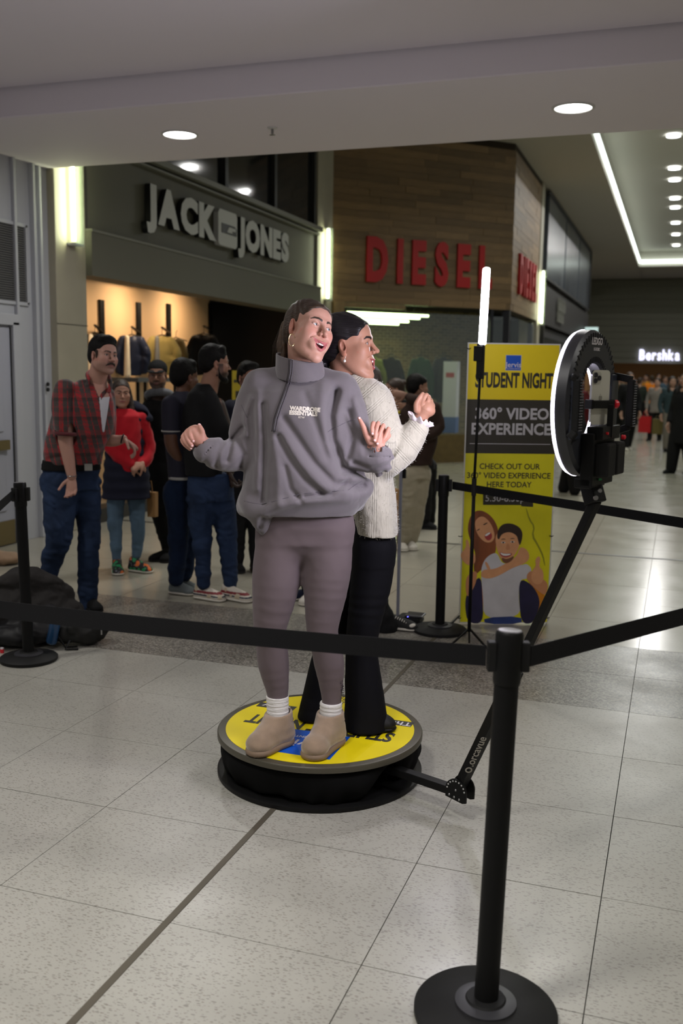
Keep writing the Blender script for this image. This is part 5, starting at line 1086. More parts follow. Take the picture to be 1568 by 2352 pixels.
# socks and boots
M_SOCK = mat('white_sock', srgb(215, 212, 208), .85, bump=.5, bscale=30, stretch=(.4, .4, 9)); 
for pts in ([J(637, 1598, .02), J(638, 1640, .015), J(641, 1668, .0)], [J(760, 1612, .02), J(759, 1655, .015), J(758, 1690, .0)]):
    v = Vol(.0035, .01); v.limb(pts, [.0440, .0425, .042], .004); v.disp(lambda P: .0012 * np.sin(P[:, 2] * 420 + 3 * noise3(P * 12, 2)))
    v.plane(pts[0] + np.array([0, 0, .0]), (0, 0, 1)); A.part('sock', sdf_mesh('sock', [v], [M_SOCK]))
M_BOOT = mat('tan_suede', srgb(140, 119, 98), .9, var=.10, vscale=30, bump=.06, bscale=260, sheen=.5); M_BSOLE = mat('tan_sole', srgb(126, 106, 86), .75)
def boot(ank, toe, nm):
    ank, toe = np.array(ank, float), np.array(toe, float); z = np.array([0, 0, 1.0]); ank[2] = 0; toe[2] = 0; d = toe - ank; L = np.linalg.norm(d); d /= L; s_ = np.cross(d, z)
    p = lambda a, b, c: ank + d * a + s_ * b + z * c; v = Vol(.0036, .015)
    v.limb([p(-.008, 0, .050), p(-.002, 0, .095), p(.0, 0, .142)], [.056, .052, .051], .02); v.limb([p(0.0, 0, .05), p(.06, 0, .048), p(L - .05, 0, .040)], [.052, .050, .043], .025); v.ell(p(L - .052, 0, .040), (.050, .050, .040), .02)
    v.limb([p(.02, 0, .10), p(.07, 0, .072)], [.046, .040], .03); v.limb([p(0, 0, .150), p(0, 0, .075)], .043, .004, True); v.plane(p(0, 0, .133), (d * .10 + z).tolist()); v.plane(p(0, 0, .016), (0, 0, -1))
    v.disp(lambda P: .0016 * noise3(P * 22, 8) + .0012 * np.sin(P[:, 2] * 130) * np.exp(-((P[:, 2] - .06) / .03) ** 2)); o = A.part('boot', sdf_mesh('boot', [v], [M_BOOT], relax=2))
    cuff = []
    for k in range(33):
        a = 2 * pi * k / 32; q = p(-.001 + .0545 * cos(a), .0545 * sin(a), .0995 - .004 * cos(a)); cuff.append(q)
    obj_part(A, 'seam', MB().tube(cuff[:-1], .0013, 5, True), M_BSOLE, True, parent=o)
    u = Vol(.0036, .012); u.limb([p(-.004, 0, .014), p(.06, 0, .014), p(L - .052, 0, .014)], [.060, .054, .055], .01, flat=((0, 0, 1), .5)); u.plane(p(0, 0, .026), (0, 0, 1)); u.plane(p(0, 0, .0005), (0, 0, -1)); u.disp(lambda P: .0012 * (np.sin(P[:, 0] * 520) * np.sin(P[:, 1] * 520)) * (P[:, 2] < .009)); A.part('boot_sole', sdf_mesh('boot_sole', [u], [M_BSOLE]), parent=o)
boot(on_plane(0, 0, (0, 0, 1), (0, 0, 0)) * 0 + J(641, 1640, .012), np.array([A.J(580, 1712, 0)[0] , -.125, 0]), 'a')
boot(J(759, 1660, .012), np.array([A.J(708, 1730, 0)[0], -.165, 0]), 'b')
# sweatshirt
M_SW = mat('grey_sweatshirt', srgb(100, 94, 98), .86, var=.02, bump=.10, bscale=420, sheen=.35); M_SWD = mat('zip_dark', srgb(60, 56, 60), .6)
sw = Vol(.0044, .03)
sw.tors([sec(A, 1178, 566, 818, .142, .02), sec(A, 1150, 553, 842, .158, .02), sec(A, 1100, 556, 846, .165, .02), sec(A, 1020, 562, 822, .155, .02), sec(A, 950, 568, 806, .145, .02), sec(A, 900, 580, 798, .118, .025), sec(A, 875, 612, 780, .085, .03)], .04, n=2.3)
sw.limb([J(598, 884, .03), J(652, 868, .035), J(725, 868, .035), J(782, 894, .03)], [.050, .048, .048, .052], .05)
sw.limb([J(594, 885, .03), J(577, 930, .03), J(566, 990, .01), J(556, 1035, -.01)], [.058, .062, .066, .064], .03)
sw.limb([J(556, 1040, -.01), J(532, 1044, -.04), J(500, 1042, -.07), J(472, 1036, -.095)], [.064, .066, .060, .046], .016)
sw.limb([J(786, 895, .03), J(800, 940, .02), J(806, 1000, -.01), J(812, 1050, -.035)], [.060, .068, .074, .072], .03)
sw.limb([J(815, 1052, -.035), J(845, 1062, -.06), J(872, 1056, -.085)], [.068, .066, .056], .016)
# cuffs
sw.limb([J(474, 1034, -.095), J(462, 1022, -.10)], [.034, .030], .006); sw.limb([J(870, 1050, -.095), J(869, 1030, -.10)], [.038, .034], .006)
# droopy hem, left flap and right fold
sw.limb([J(585, 1165, -.06), J(600, 1195, -.05), J(608, 1222, -.035)], [.042, .040, .020], .03); sw.limb([J(575, 1155, -.03), J(562, 1165, .0)], [.04, .03], .04)
sw.limb([J(800, 1130, -.02), J(838, 1118, .02)], [.05, .035], .03); sw.limb([J(812, 1135, .04), J(826, 1162, .04)], [.035, .016], .03)
hem = [(560, 1172, -.02), (590, 1176, -.09), (630, 1164, -.125), (690, 1150, -.138), (750, 1146, -.130), (800, 1142, -.10), (838, 1128, -.02)]
sw.limb([J(*q) for q in hem], [.020, .022, .020, .018, .018, .020, .022], .02)
sw.limb([J(620, 1190, -.145), J(700, 1176, -.16), J(790, 1172, -.14)], [.016, .016, .018], .02, True)
# collar
col_lo, col_hi = J(693, 872, .02), J(689, 824, .012)
FO = [([(772, 900), (758, 955), (762, 1010), (790, 1080), (850, 1092)], .016, .020), ([(640, 1000), (668, 1052), (702, 1098), (736, 1128)], .012, .011), ([(640, 990), (690, 1060), (740, 1112), (790, 1124)], .024, -.008), ([(652, 960), (720, 1060), (765, 1108), (835, 1118)], .014, .010),
      ([(590, 900), (594, 1000), (590, 1120)], .016, -.006), ([(604, 930), (612, 1020), (606, 1150)], .011, .009), ([(628, 1010), (640, 1080), (640, 1150)], .016, -.006), ([(655, 1070), (668, 1120), (690, 1145)], .010, .007),
      ([(742, 885), (738, 940), (760, 1030)], .022, -.008), ([(700, 905), (720, 960), (752, 1050)], .014, .005), ([(800, 1100), (760, 1130), (700, 1138)], .009, .007), ([(815, 920), (835, 985), (830, 1040)], .014, -.008), ([(800, 945), (812, 1000), (798, 1050)], .012, .011), ([(812, 1062), (850, 1075), (900, 1060)], .010, .012), ([(795, 1078), (842, 1094), (880, 1082)], .009, .008), ([(905, 1035), (893, 1050), (900, 1065)], .008, .010),
      ([(556, 985), (532, 1012), (522, 1055)], .011, .012), ([(545, 1015), (560, 1045), (552, 1070)], .010, .010), ([(515, 1008), (500, 1035), (498, 1068)], .010, .009), ([(485, 1015), (478, 1040), (470, 1062)], .009, .009), ([(575, 915), (562, 955), (566, 1000)], .012, -.008), ([(605, 1190), (596, 1210)], .01, .008)]
FO = [([J(x, y, -.08) for x, y in q], w_, a_) for q, w_, a_ in FO]
_wa, _wb = J(462, 1020, -.10), J(869, 1028, -.10)
def sw_d(P):
    z0 = J(690, 1000, 0)[2]; low = np.clip((z0 + .12 - P[:, 2]) / .22, .25, 1); wm = np.clip((np.minimum(np.linalg.norm(P - _wa, axis=1), np.linalg.norm(P - _wb, axis=1)) - .045) / .05, 0, 1)
    return wm * (folds(P, 7, 7, 2.0, .0022, 11, .8) * low + folds(P, 13, 13, 10, .0016, 4) * (np.abs(P[:, 0]) > .17) + 1.5 * sum(gfold(P, q, w_, a_) for q, w_, a_ in FO))
sw.disp(sw_d)
sw.limb([J(684, 780, .0), J(687, 826, .01)], [.070, .068], .003, True)
sw.limb([J(462, 1021, -.10) + (J(462, 1021, -.10) - J(474, 1034, -.095)) * 1.0, J(464, 1024, -.10)], .0275, .002, True); sw.limb([J(869, 1018, -.10), J(869, 1034, -.10)], .0305, .002, True)
def ring_pts(c, R_, ax, n=40, sx=1.0):
    q = Vector((0, 0, 1)).rotation_difference(Vector(ax)); return [np.array(q @ Vector((R_ * cos(2 * pi * i / n), R_ * sin(2 * pi * i / n), 0))) + np.array(c) for i in range(n)]
for c_, r_, ax_ in ((J(473, 1033, -.095), .0385, J(462, 1021, -.10) - J(474, 1034, -.095)), (J(870, 1048, -.095), .0430, (0, 0, 1))): q_ = ring_pts(c_, r_, ax_); sw.limb(q_ + [q_[0]], .003, .004, True, 1)
me_s = sdf_mesh('sweatshirt', [sw], [M_SW], relax=2); sw_o = A.part('sweatshirt', me_s, 'grey half zip sweatshirt'); bs0_ = bvh_of(me_s)
cv = Vol(.0028, .015); c0_, c1_ = J(689, 862, .01), J(684, 806, .0); cv.limb([c0_, c1_], [.093, .082], .01); cv.limb([c0_ - (c1_ - c0_) * .3, c1_ + (c1_ - c0_) * .3], [.087, .072], .003, True); cv.plane(J(684, 820, .0), (.16, -.16, 1)); cv.plane(J(688, 866, 0), (0, .26, -1)); cv.disp(lambda P: folds(P, 10, 10, 5, .0012, 3))
co_ = A.part('collar', sdf_mesh('collar', [cv], [M_SW], relax=2), parent=sw_o); me_c = co_.data
class _Two:
    def __init__(s, a, b): s.a, s.b = a, b
    def ray_cast(s, o, d):
        h1, h2 = s.a.ray_cast(o, d), s.b.ray_cast(o, d)
        if h1[0] is None: return h2
        if h2[0] is None: return h1
        return h1 if h1[3] < h2[3] else h2
bs_ = _Two(bs0_, bvh_of(me_c))
zp = [(667, 816), (667, 835), (666, 855), (661, 880), (652, 908), (641, 938), (633, 962), (629, 990)]
zp = [tuple(np.array(a) * (1 - t) + np.array(b) * t) for a, b in zip(zp[:-1], zp[1:]) for t in (0, .2, .4, .6, .8)] + [zp[-1]]
zl = stick(bs_, [J(x, y, -.1) for x, y in zp], .0022); obj_part(A, 'zip', MB().tube([tuple(p) for p in zl], .0042, 6), M_SWD, True, parent=sw_o)
for off in (-5, 5): obj_part(A, 'zip_tape', MB().tube([tuple(p) for p in stick(bs_, [J(x + off, y, -.1) for x, y in zp], .0012)], .0016, 5), mat('seam_grey', srgb(82, 77, 84), .8), True, parent=sw_o)
obj_part(A, 'zip_pull', MB().box(tuple(Vector(zl[0]) + Vector((.001, -.006, -.006))), (.006, .003, .022)).box(tuple(Vector(zl[0]) + Vector((.001, -.005, .008))), (.008, .004, .010)), mat('gunmetal', (.10, .10, .11, 1), .3, .9), parent=sw_o)
for sm_ in ([(752, 992), (770, 982), (792, 972), (818, 964)], [(551, 932), (556, 942), (562, 952), (566, 960)], [(560, 1152), (600, 1158), (650, 1142), (700, 1130), (750, 1126), (800, 1124), (840, 1104)]):
    sp_ = [tuple(np.array(a) * (1 - t) + np.array(b) * t) for a, b in zip(sm_[:-1], sm_[1:]) for t in (0, .25, .5, .75)] + [sm_[-1]]
    obj_part(A, 'seam', MB().tube([tuple(q) for q in stick(bs_, [J(x, y, -.1) for x, y in sp_], -.0003)], .0013, 5), mat('seam_grey', srgb(82, 77, 84), .8), True, parent=sw_o)
pk = stick(bs_, [J(x, y, -.1) for x, y in ((622, 925), (617, 960), (618, 995), (634, 998), (641, 990))], -.0002)
M_CR = mat('cream_print', srgb(216, 208, 196), .7)
for s_, x, y, sz in (('WARDROBE', 700, 943, .0195), ('ESSENTIALS', 696, 953, .0195), ('RTW', 692, 960, .010)): A.part('lettering', stick_text(bs_, s_, J(x, y, -.1), sz, radians(3), M_CR, bold=.0012 if sz > .015 else .0002, sx=1.0), parent=sw_o)
# hair: sleek cap with ponytail
M_HA = hair_mat('brown_hair', (.046, .027, .016), .42, (1.2, 3, 8), .35, .35, 30)
hc_ = Vol(.0028, .02); hc_.T = (CA, RA, SA)
hc_.ell((0, .019, .040), (.0775, .094, .0825), .008); hc_.ell((0, -.040, .044), (.0660, .0540, .0530), .01); hc_.ell((0, .05, -.004), (.070, .064, .066), .02)
hc_.ell((0, -.125, .0), (.12, .085, .082), .005, True)
for s_ in (-1, 1): hc_.ell((s_ * .066, -.050, -.052), (.034, .042, .046), .008, True); hc_.ell((s_ * .07, .012, -.062), (.04, .03, .036), .01, True)
hc_.ell((0, -.05, -.08), (.08, .06, .04), .01, True)
hc_.ell((.078, .0, -.012), (.014, .019, .028), .006, True); hc_.ell((-.078, .0, -.012), (.014, .019, .028), .006, True)
hc_.limb([(0, .100, .052), (0, .112, .058)], [.020, .019], .01)
hc_.disp(lambda P: .0009 * np.sin(noise3(P * 14, 2) * 9 + P[:, 0] * 260)); hm = sdf_mesh('hair', [hc_], [M_HA]); ho = A.part('hair', hm, 'brown hair in a sleek ponytail')
pt_ = Vol(.0028, .02); pt_.T = (CA, RA, SA); pt_.limb([(0, .104, .060), (-.005, .130, .040), (-.006, .138, -.020), (-.004, .132, -.080), (.0, .118, -.130)], [.015, .022, .024, .019, .006], .008)
pt_.disp(lambda P: .0016 * np.sin(noise3(P * 9, 2) * 6 + P[:, 0] * 420)); A.part('ponytail', sdf_mesh('ponytail', [pt_], [hair_mat('brown_tail', (.075, .045, .026), .42, (8, 8, .6), .4, .5, 30)]), parent=ho)
rng = random.Random(3); pl_ = []
tp_h = lambda p: CA + RA @ (np.array(p) * SA)
for i in range(60):
    a = rng.uniform(-1, 1); b = rng.uniform(-1, 1); pl_.append([tp_h((a * .012, .112 + b * .008, .058)), tp_h((a * .022, .145 + b * .012, .02)), tp_h((a * .030, .150 + b * .02, -.05)), tp_h((a * .028 + rng.uniform(-.01, .01), .135 + b * .02, -.11 - rng.uniform(0, .05)))])
for i in range(26):
    a = rng.uniform(-.7, .7); 0 and pl_.append([tp_h((sin(a) * .070, -.020 + .0 * b, .118 * cos(a * .6))), tp_h((sin(a) * .082 * 1.0, .03, .128 * cos(a * .6))), tp_h((sin(a) * .05, .085, .10))])
s = P_ = obj_part(A, 'loose_strands', strands(pl_, .0006), M_HA, True, parent=ho); s['kind'] = 'stuff'
# hoop earring
M_GOLD = mat('gold', srgb(235, 215, 160), .18, 1.0)
ec = J(670, 781, -.095); obj_part(A, 'earring', MB().tube([tuple(ec + np.array([.0115 * cos(a), .004 * cos(a), .0215 * sin(a)])) for a in [2 * pi * k / 28 for k in range(28)]], .0011, 6, True), M_GOLD, True, 'gold hoop earring')
# ---------------------------------------------------------------- woman in cream cardigan
B = Person(on_floor(800, 1672, PZ)[:2], 'woman in cream knit jumper and black flared trousers standing on the platform', PZ + .0012)
J = B.J; SK2 = (.42, .215, .145)
RB = rotm(77, 3, -3); CB = J(798, 791, .0); SB = 1.01
hv = head_vol(.0021, CB, RB, SB, mouth=1.25, smile=.6, jaw=.95, nose=1.15)
hvT = hv.T; hv.T = None; nb = J(796, 905, .03); nt2 = CB + RB @ np.array((0, .025, -.05)) * SB; hv.limb([nt2, lerp(nt2, nb, .5), nb], [.052, .050, .058], .02); hv.clip = (CB - .2, CB + .2)
bt = Vol(.010, .03); bt.tors([(J(858, 1250, .05)[0], .05, J(858, 1250, .05)[2], .06, .09), (J(855, 1180, .05)[0], .05, J(855, 1180, .05)[2], .07, .10), (J(845, 1060, .05)[0], .05, J(845, 1060, .05)[2], .08, .11), (J(830, 950, .05)[0], .05, J(830, 950, .05)[2], .09, .12), (J(815, 900, .05)[0], .05, J(815, 900, .05)[2], .06, .08)], .03)
bt.limb([J(858, 925, -.05), J(895, 1055, -.07), J(968, 965, -.07)], [.042, .034, .026], .03)
bt.limb([J(855, 1250, .02), J(850, 1330, .0), J(832, 1440, .0), J(838, 1560, .01), J(842, 1660, .0)], [.055, .055, .04, .035, .03], .03); bt.limb([J(855, 1250, .09), J(818, 1340, .12), J(772, 1440, .11), J(745, 1520, .10), J(730, 1590, .10), J(720, 1640, .09)], [.05, .05, .04, .035, .03, .03], .03)
hC = Vol(.0022, .012); hC.limb([J(962, 968, -.07), J(972, 950, -.072), J(978, 940, -.074)], [.024, .026, .029], .012); hC.limb([J(972, 930, -.07), J(984, 934, -.072), J(988, 944, -.074)], [.019, .020, .019], .012)
for a in ([(967, 932, -.085), (972, 918, -.094), (979, 907, -.092), (983, 913, -.07)], [(976, 930, -.08), (984, 918, -.078), (984, 911, -.062), (977, 914, -.05)], [(984, 934, -.075), (990, 924, -.068), (986, 917, -.052), (978, 922, -.045)], [(989, 942, -.072), (994, 934, -.062), (990, 926, -.048), (982, 930, -.045)]): finger(hC, [J(*q) for q in a], .0098, .0076)
finger(hC, [J(957, 942, -.088), J(956, 928, -.094), J(963, 914, -.095), J(970, 904, -.09)], .0125, .0066, .006)
def paintB(V):
    C = head_paint(V, CB, RB, SB, SK2, (.30, .07, .07), (.012, .008, .007), 1.25, .6, .30, browth=.0050); far = V[:, 2] < CB[2] - .3; return C
B.body(sdf_mesh('person', [hv, bt, hC], [M_SKIN], lambda V: paintB(V)))
B.part('eyes', eyes_mesh(CB, RB, SB, (0, .05), (.03, .015, .008))); t1, t2, t3 = teeth_vols(.0012, CB, RB, SB, 1.25, .6); B.part('teeth', sdf_mesh('teeth', [t1, t3], [M_TEETH])); B.part('tongue', sdf_mesh('tongue', [t2], [M_TONG]))
M_BPT = mat('black_trousers', (.0035, .0035, .0055, 1), .8, bump=.1, bscale=500, stretch=(4, 4, .5), spec=.15)
tv = Vol(.0052, .03); tv.tors([sec(B, 1290, 806, 906, .13, .05), sec(B, 1240, 808, 908, .135, .05), sec(B, 1170, 810, 900, .12, .05)], .03)
tv.limb([J(860, 1260, .0), J(852, 1340, .0), J(836, 1430, -.01), J(830, 1490, .0), J(834, 1560, .0), J(839, 1630, -.005), J(840, 1672, -.01)], [.086, .083, .069, .066, .076, .088, .096], .015)
tv.limb([J(850, 1260, .12), J(818, 1340, .12), J(772, 1440, .11), J(745, 1520, .10), J(730, 1590, .10), J(720, 1652, .09)], [.086, .080, .062, .058, .064, .072], .015)
tv.plane((0, 0, .004), (0, 0, -1)); tv.disp(lambda P: folds(P, 14, 14, 2.5, .003, 21) * np.clip((.5 - P[:, 2]) / .4, .2, 1) + .0016 * np.sin(P[:, 2] * 150 + 4 * noise3(P * 5, 1)) * np.exp(-((P[:, 2] - .52) / .07) ** 2))
B.part('flared_trousers', sdf_mesh('flared_trousers', [tv], [M_BPT], relax=2)); shoe(B, J(800, 1690, -.01) * [1, 1, 0] + [0.02, 0, 0], J(905, 1672, -.02) * [1, 1, 0] + [-.012, 0, 0], .045, .07, M_BK2, M_BK, 'boot')
# cream jumper
M_KN = mat('cream_knit', srgb(180, 175, 160), .95, bump=.35, bscale=130, stretch=(1, 1, .35), sheen=.6, var=.04, vscale=80)
kv = Vol(.0042, .03)
kv.tors([sec(B, 1222, 812, 915, .155, .05), sec(B, 1160, 806, 912, .158, .05), sec(B, 1080, 800, 902, .155, .05), sec(B, 1000, 790, 898, .155, .05), sec(B, 930, 772, 890, .150, .05), sec(B, 895, 768, 872, .12, .05), sec(B, 874, 770, 848, .085, .04), sec(B, 862, 772, 838, .07, .035)], .04)
kv.limb([J(800, 900, .03), J(838, 900, .0), J(862, 925, -.03)], [.055, .06, .066], .05)
kv.limb([J(858, 920, -.03), J(878, 980, -.06), J(884, 1030, -.075), J(890, 1056, -.075)], [.072, .074, .074, .066], .03)
kv.limb([J(890, 1058, -.075), J(925, 1030, -.072), J(958, 985, -.07)], [.062, .064, .048], .018); kv.limb([J(893, 1060, -.07), J(872, 1082, -.06)], [.045, .035], .03)
kv.limb([J(920, 985, -.13), J(915, 1020, -.14), J(898, 1050, -.13)], .008, .014, True)
for k in range(9):       # ribs knitted in groups of fine ridges
    t = k / 8; a, b = (800 + 62 * t, 880 + 60 * t, -.105 + .0 * t), (875 + 22 * t, 895 + 85 * t, -.11)
for g0 in (0, 1, 2, 3, 4):
    for q in range(3):
        yy = 893 + g0 * 31 + q * 6; kv.limb([J(806 + g0 * 8, yy + 26, -.16), J(842 + g0 * 6, yy, -.17), J(872 + g0 * 5, yy - 28, -.15)], .0022, .003, False, 3) if False else None
def rib(P):
    u = P[:, 0] * .62 + P[:, 2] * .78; up = P[:, 2] > J(860, 1000, 0)[2]; w1 = np.where(up, P[:, 2] - P[:, 0] * .75, P[:, 0]); ph = (w1 / .052) % 1.0
    return np.where(ph < .36, .0016 * np.cos(ph / .36 * 3 * 2 * pi), 0)
kv.disp(lambda P: .0012 * noise3(P * 60, 9) + folds(P, 9, 9, 4, .003, 31))
kv.limb([J(800, 850, .03), J(800, 884, .03)], .060, .003, True); kv.limb([J(958, 985, -.07), J(968, 962, -.07)], .030, .002, True)
kv.plane(J(860, 1229, 0), (0, 0, -1)); _zu = J(860, 1010, 0)[2]; _xe = J(905, 1000, 0)[0]
def rib_u(V):
    up = 1 / (1 + np.exp(-(V[:, 2] - _zu) / .004)); u = np.where(V[:, 0] > _xe, (V[:, 0] + V[:, 2]) * .7, np.where(up > .5, (V[:, 2] - V[:, 0] * .9) * .74, V[:, 0])) + 2.0; return np.stack([u, u, u], 1)
nt = M_KN.node_tree; L_ = nt.links.new; at_ = N(nt, 'ShaderNodeAttribute', attribute_name='Col'); sp_ = N(nt, 'ShaderNodeSeparateColor'); L_(at_.outputs['Color'], sp_.inputs[0])
def M1(op, a, b=0.0):
    n_ = N(nt, 'ShaderNodeMath', operation=op)
    (L_(a, n_.inputs[0]) if not isinstance(a, (int, float)) else setattr(n_.inputs[0], 'default_value', a)); (L_(b, n_.inputs[1]) if not isinstance(b, (int, float)) else setattr(n_.inputs[1], 'default_value', b)); return n_.outputs[0]
ph_ = M1('FRACT', M1('DIVIDE', sp_.outputs[0], .056)); msk_ = M1('LESS_THAN', ph_, .42); wv_ = M1('MULTIPLY', M1('COSINE', M1('MULTIPLY', ph_, 2 * pi * 3 / .42)), msk_); bp0 = [n for n in nt.nodes if n.type == 'BUMP'][0]
bp_ = N(nt, 'ShaderNodeBump', i_Strength=.55, i_Distance=.0012); L_(wv_, bp_.inputs['Height']); L_(bp_.outputs[0], bp0.inputs['Normal'])
kn = B.part('jumper', sdf_mesh('jumper', [kv], [M_KN], rib_u, relax=1), 'fluffy cream ribbed knit jumper')
rng = random.Random(5); fz = []; kme = kn.data
for i in range(2600):
    vtx = kme.vertices[rng.randrange(len(kme.vertices))]; n_ = vtx.normal; t = Vector((rng.uniform(-1, 1), rng.uniform(-1, 1), rng.uniform(-1, 1))) * .004; fz.append([vtx.co, vtx.co + n_ * .003 + t * .3, vtx.co + n_ * .006 + t])
s = obj_part(B, 'fuzz', strands(fz, .00035), M_KN, True, parent=kn); s['kind'] = 'stuff'
# ruffle cuff
fr = MB(); n_ = 90; cc = J(961, 972, -.07); ax = Vector(J(975, 945, -.07) - J(958, 978, -.07)).normalized(); ux = ax.cross(Vector((0, 1, 0))).normalized(); uy = ax.cross(ux); vs = []
for j in range(4):
    for i in range(n_):
        a = 2 * pi * i / n_; r_ = .034 + .004 * j + (.0025 + .0030 * j) * sin(a * 9 + 1.5 * sin(a * 2)); vs.append(Vector(cc) + ux * (r_ * cos(a)) + uy * (r_ * sin(a)) + ax * (.007 * j + .004 * j * sin(a * 9 + 1.8) / 2))
fr.add(vs, [(j * n_ + i, j * n_ + (i + 1) % n_, (j + 1) * n_ + (i + 1) % n_, (j + 1) * n_ + i) for j in range(3) for i in range(n_)]); o = obj_part(B, 'ruffle_cuff', fr, mat('ruffle_white', srgb(225, 215, 222), .7, trans=0.0), True); md = o.modifiers.new('thick', 'SOLIDIFY'); md.thickness = .0016
# dark hair pulled back into a low curly tail
M_HB = hair_mat('black_hair', (.010, .008, .010), .30, (1.0, 3, 9), .35, .4, 30)
hc_ = Vol(.003, .02); hc_.T = (CB, RB, SB)
hc_.ell((0, .020, .041), (.078, .095, .084), .008); hc_.ell((0, -.040, .044), (.0660, .0540, .0530), .01); hc_.ell((0, .052, -.006), (.070, .064, .068), .02); hc_.ell((0, -.125, .0), (.12, .085, .083), .005, True)
for s_ in (-1, 1): hc_.ell((s_ * .066, -.050, -.052), (.034, .042, .046), .008, True); hc_.ell((s_ * .078, .0, -.012), (.014, .020, .030), .006, True)
hc_.limb([(0, .095, .0), (0.0, .122, -.03), (.0, .125, -.08), (.0, .105, -.13)], [.034, .044, .046, .028], .02)
hc_.disp(lambda P: .0009 * np.sin(noise3(P * 12, 2) * 9 + P[:, 2] * 240)); ho = B.part('hair', sdf_mesh('hair', [hc_], [M_HB]), 'black hair slicked back into a low curly tail')
pl_ = []; tq = lambda p: CB + RB @ (np.array(p) * SB)
for i in range(170):
    a = rng.uniform(0, 2 * pi); r_ = rng.uniform(.025, .050); z0 = rng.uniform(-.02, -.09); p0 = np.array((cos(a) * r_, .118 + sin(a) * r_ * .9, z0)); ph = rng.uniform(0, 6); L_ = rng.uniform(.04, .09)
    pl_.append([tq(p0 + np.array((.007 * cos(ph + q * 1.5), .007 * sin(ph + q * 1.5), -L_ * q / 7))) for q in range(8)])
s = obj_part(B, 'curls', strands(pl_, .0012), M_HB, True, parent=ho); s['kind'] = 'stuff'
pe = J(791, 829, -.085); obj_part(B, 'earring', MB().lathe([(.0001, -.006), (.0045, -.004), (.0058, 0), (.0045, .004), (.0001, .006)], pe, seg=14, cap=False).tube([pe + np.array([0, 0, .006]), pe + np.array([.003, 0, .012]), pe + np.array([.004, .004, .018])], .001, 5), mat('pearl', srgb(240, 236, 225), .2), True, 'pearl drop earring')
obj_part(B, 'finger_ring', MB().tube([tuple(J(988.5, 920, -.062) + np.array([.009 * cos(a) * .5, .009 * sin(a), .007 * cos(a)])) for a in [2 * pi * k / 16 for k in range(16)]], .0012, 5, True), M_GOLD, True)
# ---------------------------------------------------------------- the queue and passers-by
def mitt(v, w_, d, n, L=.19, curl=.5, th=1, k=.006, sc=1.0):
    w_ = np.array(w_, float); d = np.array(d, float); d /= np.linalg.norm(d); n = np.array(n, float); n -= d * (n @ d); n /= np.linalg.norm(n); s_ = np.cross(d, n) * th
    v.limb([w_, w_ + d * .045 * sc, w_ + d * .085 * sc], [.024 * sc, .034 * sc, .036 * sc], k, flat=(n, .5))
    for i in range(4):
        b = w_ + d * .080 * sc + s_ * (1.5 - i) * .0185 * sc; pts = [b]; a = 0; Ls = np.array([.042, .028, .022]) * sc * (1 - .12 * abs(i - 1.2))
        for l in Ls: a += curl * (1 + .12 * i); b = b + (d * cos(a) + n * sin(a)) * l; pts.append(b)
        v.limb(pts, [.0095 * sc, .0088 * sc, .008 * sc, .0068 * sc], .003, smooth=2)
    b = w_ + d * .02 * sc + s_ * .022 * sc; v.limb([b, b + (d * .6 + s_ * .8 + n * .2) * .038 * sc, b + (d * .95 + s_ * .75 + n * .5) * .068 * sc], [.014 * sc, .011 * sc, .008 * sc], .006, smooth=2)
def hair_cap(P, c, R, sc, m, name='hair', label=None, long=0.0, front=.0, h=.0045, top=0.0, bun=False):
    v = Vol(h, .02); v.T = (c, R, sc); v.ell((0, .020, .041 + top * .3), (.0785, .096, .085 + top), .008); v.ell((0, -.040, .044), (.0665, .0545, .0530), .01); v.ell((0, .052, -.006), (.070, .062, .066), .02)
    v.ell((0, -.125 - front, .0), (.12, .085, .082), .005, True)
    for s_ in (-1, 1):
        v.ell((s_ * .066, -.050, -.052), (.034, .042, .046), .008, True)
        if long <= 0: v.ell((s_ * .078, .0, -.012), (.014, .020, .030), .006, True)
    if long > 0:
        for s_ in (-1, 1): v.limb([(s_ * .066, .005, .02), (s_ * .080, .0, -.06), (s_ * .088, -.045, -.06 - long * .5), (s_ * .085, -.09, -.06 - long)], [.022, .028, .036, .024], .02)
        v.limb([(0, .07, 0), (0, .09, -.10), (0, .09, -.08 - long)], [.06, .06, .04], .03)
    if top > 0: v.limb([(-.045, -.045, .100), (0, -.055, .108), (.045, -.045, .100)], [.020, .024, .020], .03)
    if bun: v.ell((0, .10, .07), (.035, .035, .035), .01)
    v.disp(lambda Q: .0016 * noise3(Q * 90, 4)); return P.part(name, sdf_mesh(name, [v], [m]), label)
M_HK = hair_mat('dark_hair', (.004, .0035, .003), .6, (2, 2, 2), .4, .4, 60); M_HK.node_tree.nodes['Principled BSDF'].inputs['Specular IOR Level'].default_value = .14; M_HBR = hair_mat('brown_wavy_hair', (.03, .018, .012), .45, (2, 2, 1), .4, .4, 60)
def cloth(name, rgb, rough=.85, bump=.08, bs=260, sheen=None, var=.06):
    return mat(name, srgb(*rgb), rough, bump=bump, bscale=bs, sheen=(.15 if max(rgb) > 70 else 0.0) if sheen is None else sheen, var=var, vscale=9, spec=.25)
M_DEN = mat('blue_denim', srgb(36, 50, 76), .85, var=.35, vscale=7, bump=.12, bscale=420, spec=.2); M_DENL = mat('light_denim', srgb(86, 108, 128), .85, var=.2, vscale=6, bump=.1, bscale=420, spec=.2); M_DEND = mat('dark_denim', srgb(24, 38, 62), .85, var=.3, vscale=7, bump=.12, bscale=420, spec=.2)
M_BC = cloth('black_clothing', (15, 15, 16), sheen=.0); M_NV = cloth('navy_clothing', (30, 32, 48)); M_WSOLE = mat('white_sole', srgb(205, 200, 188), .6); M_SKC = M_SKIN
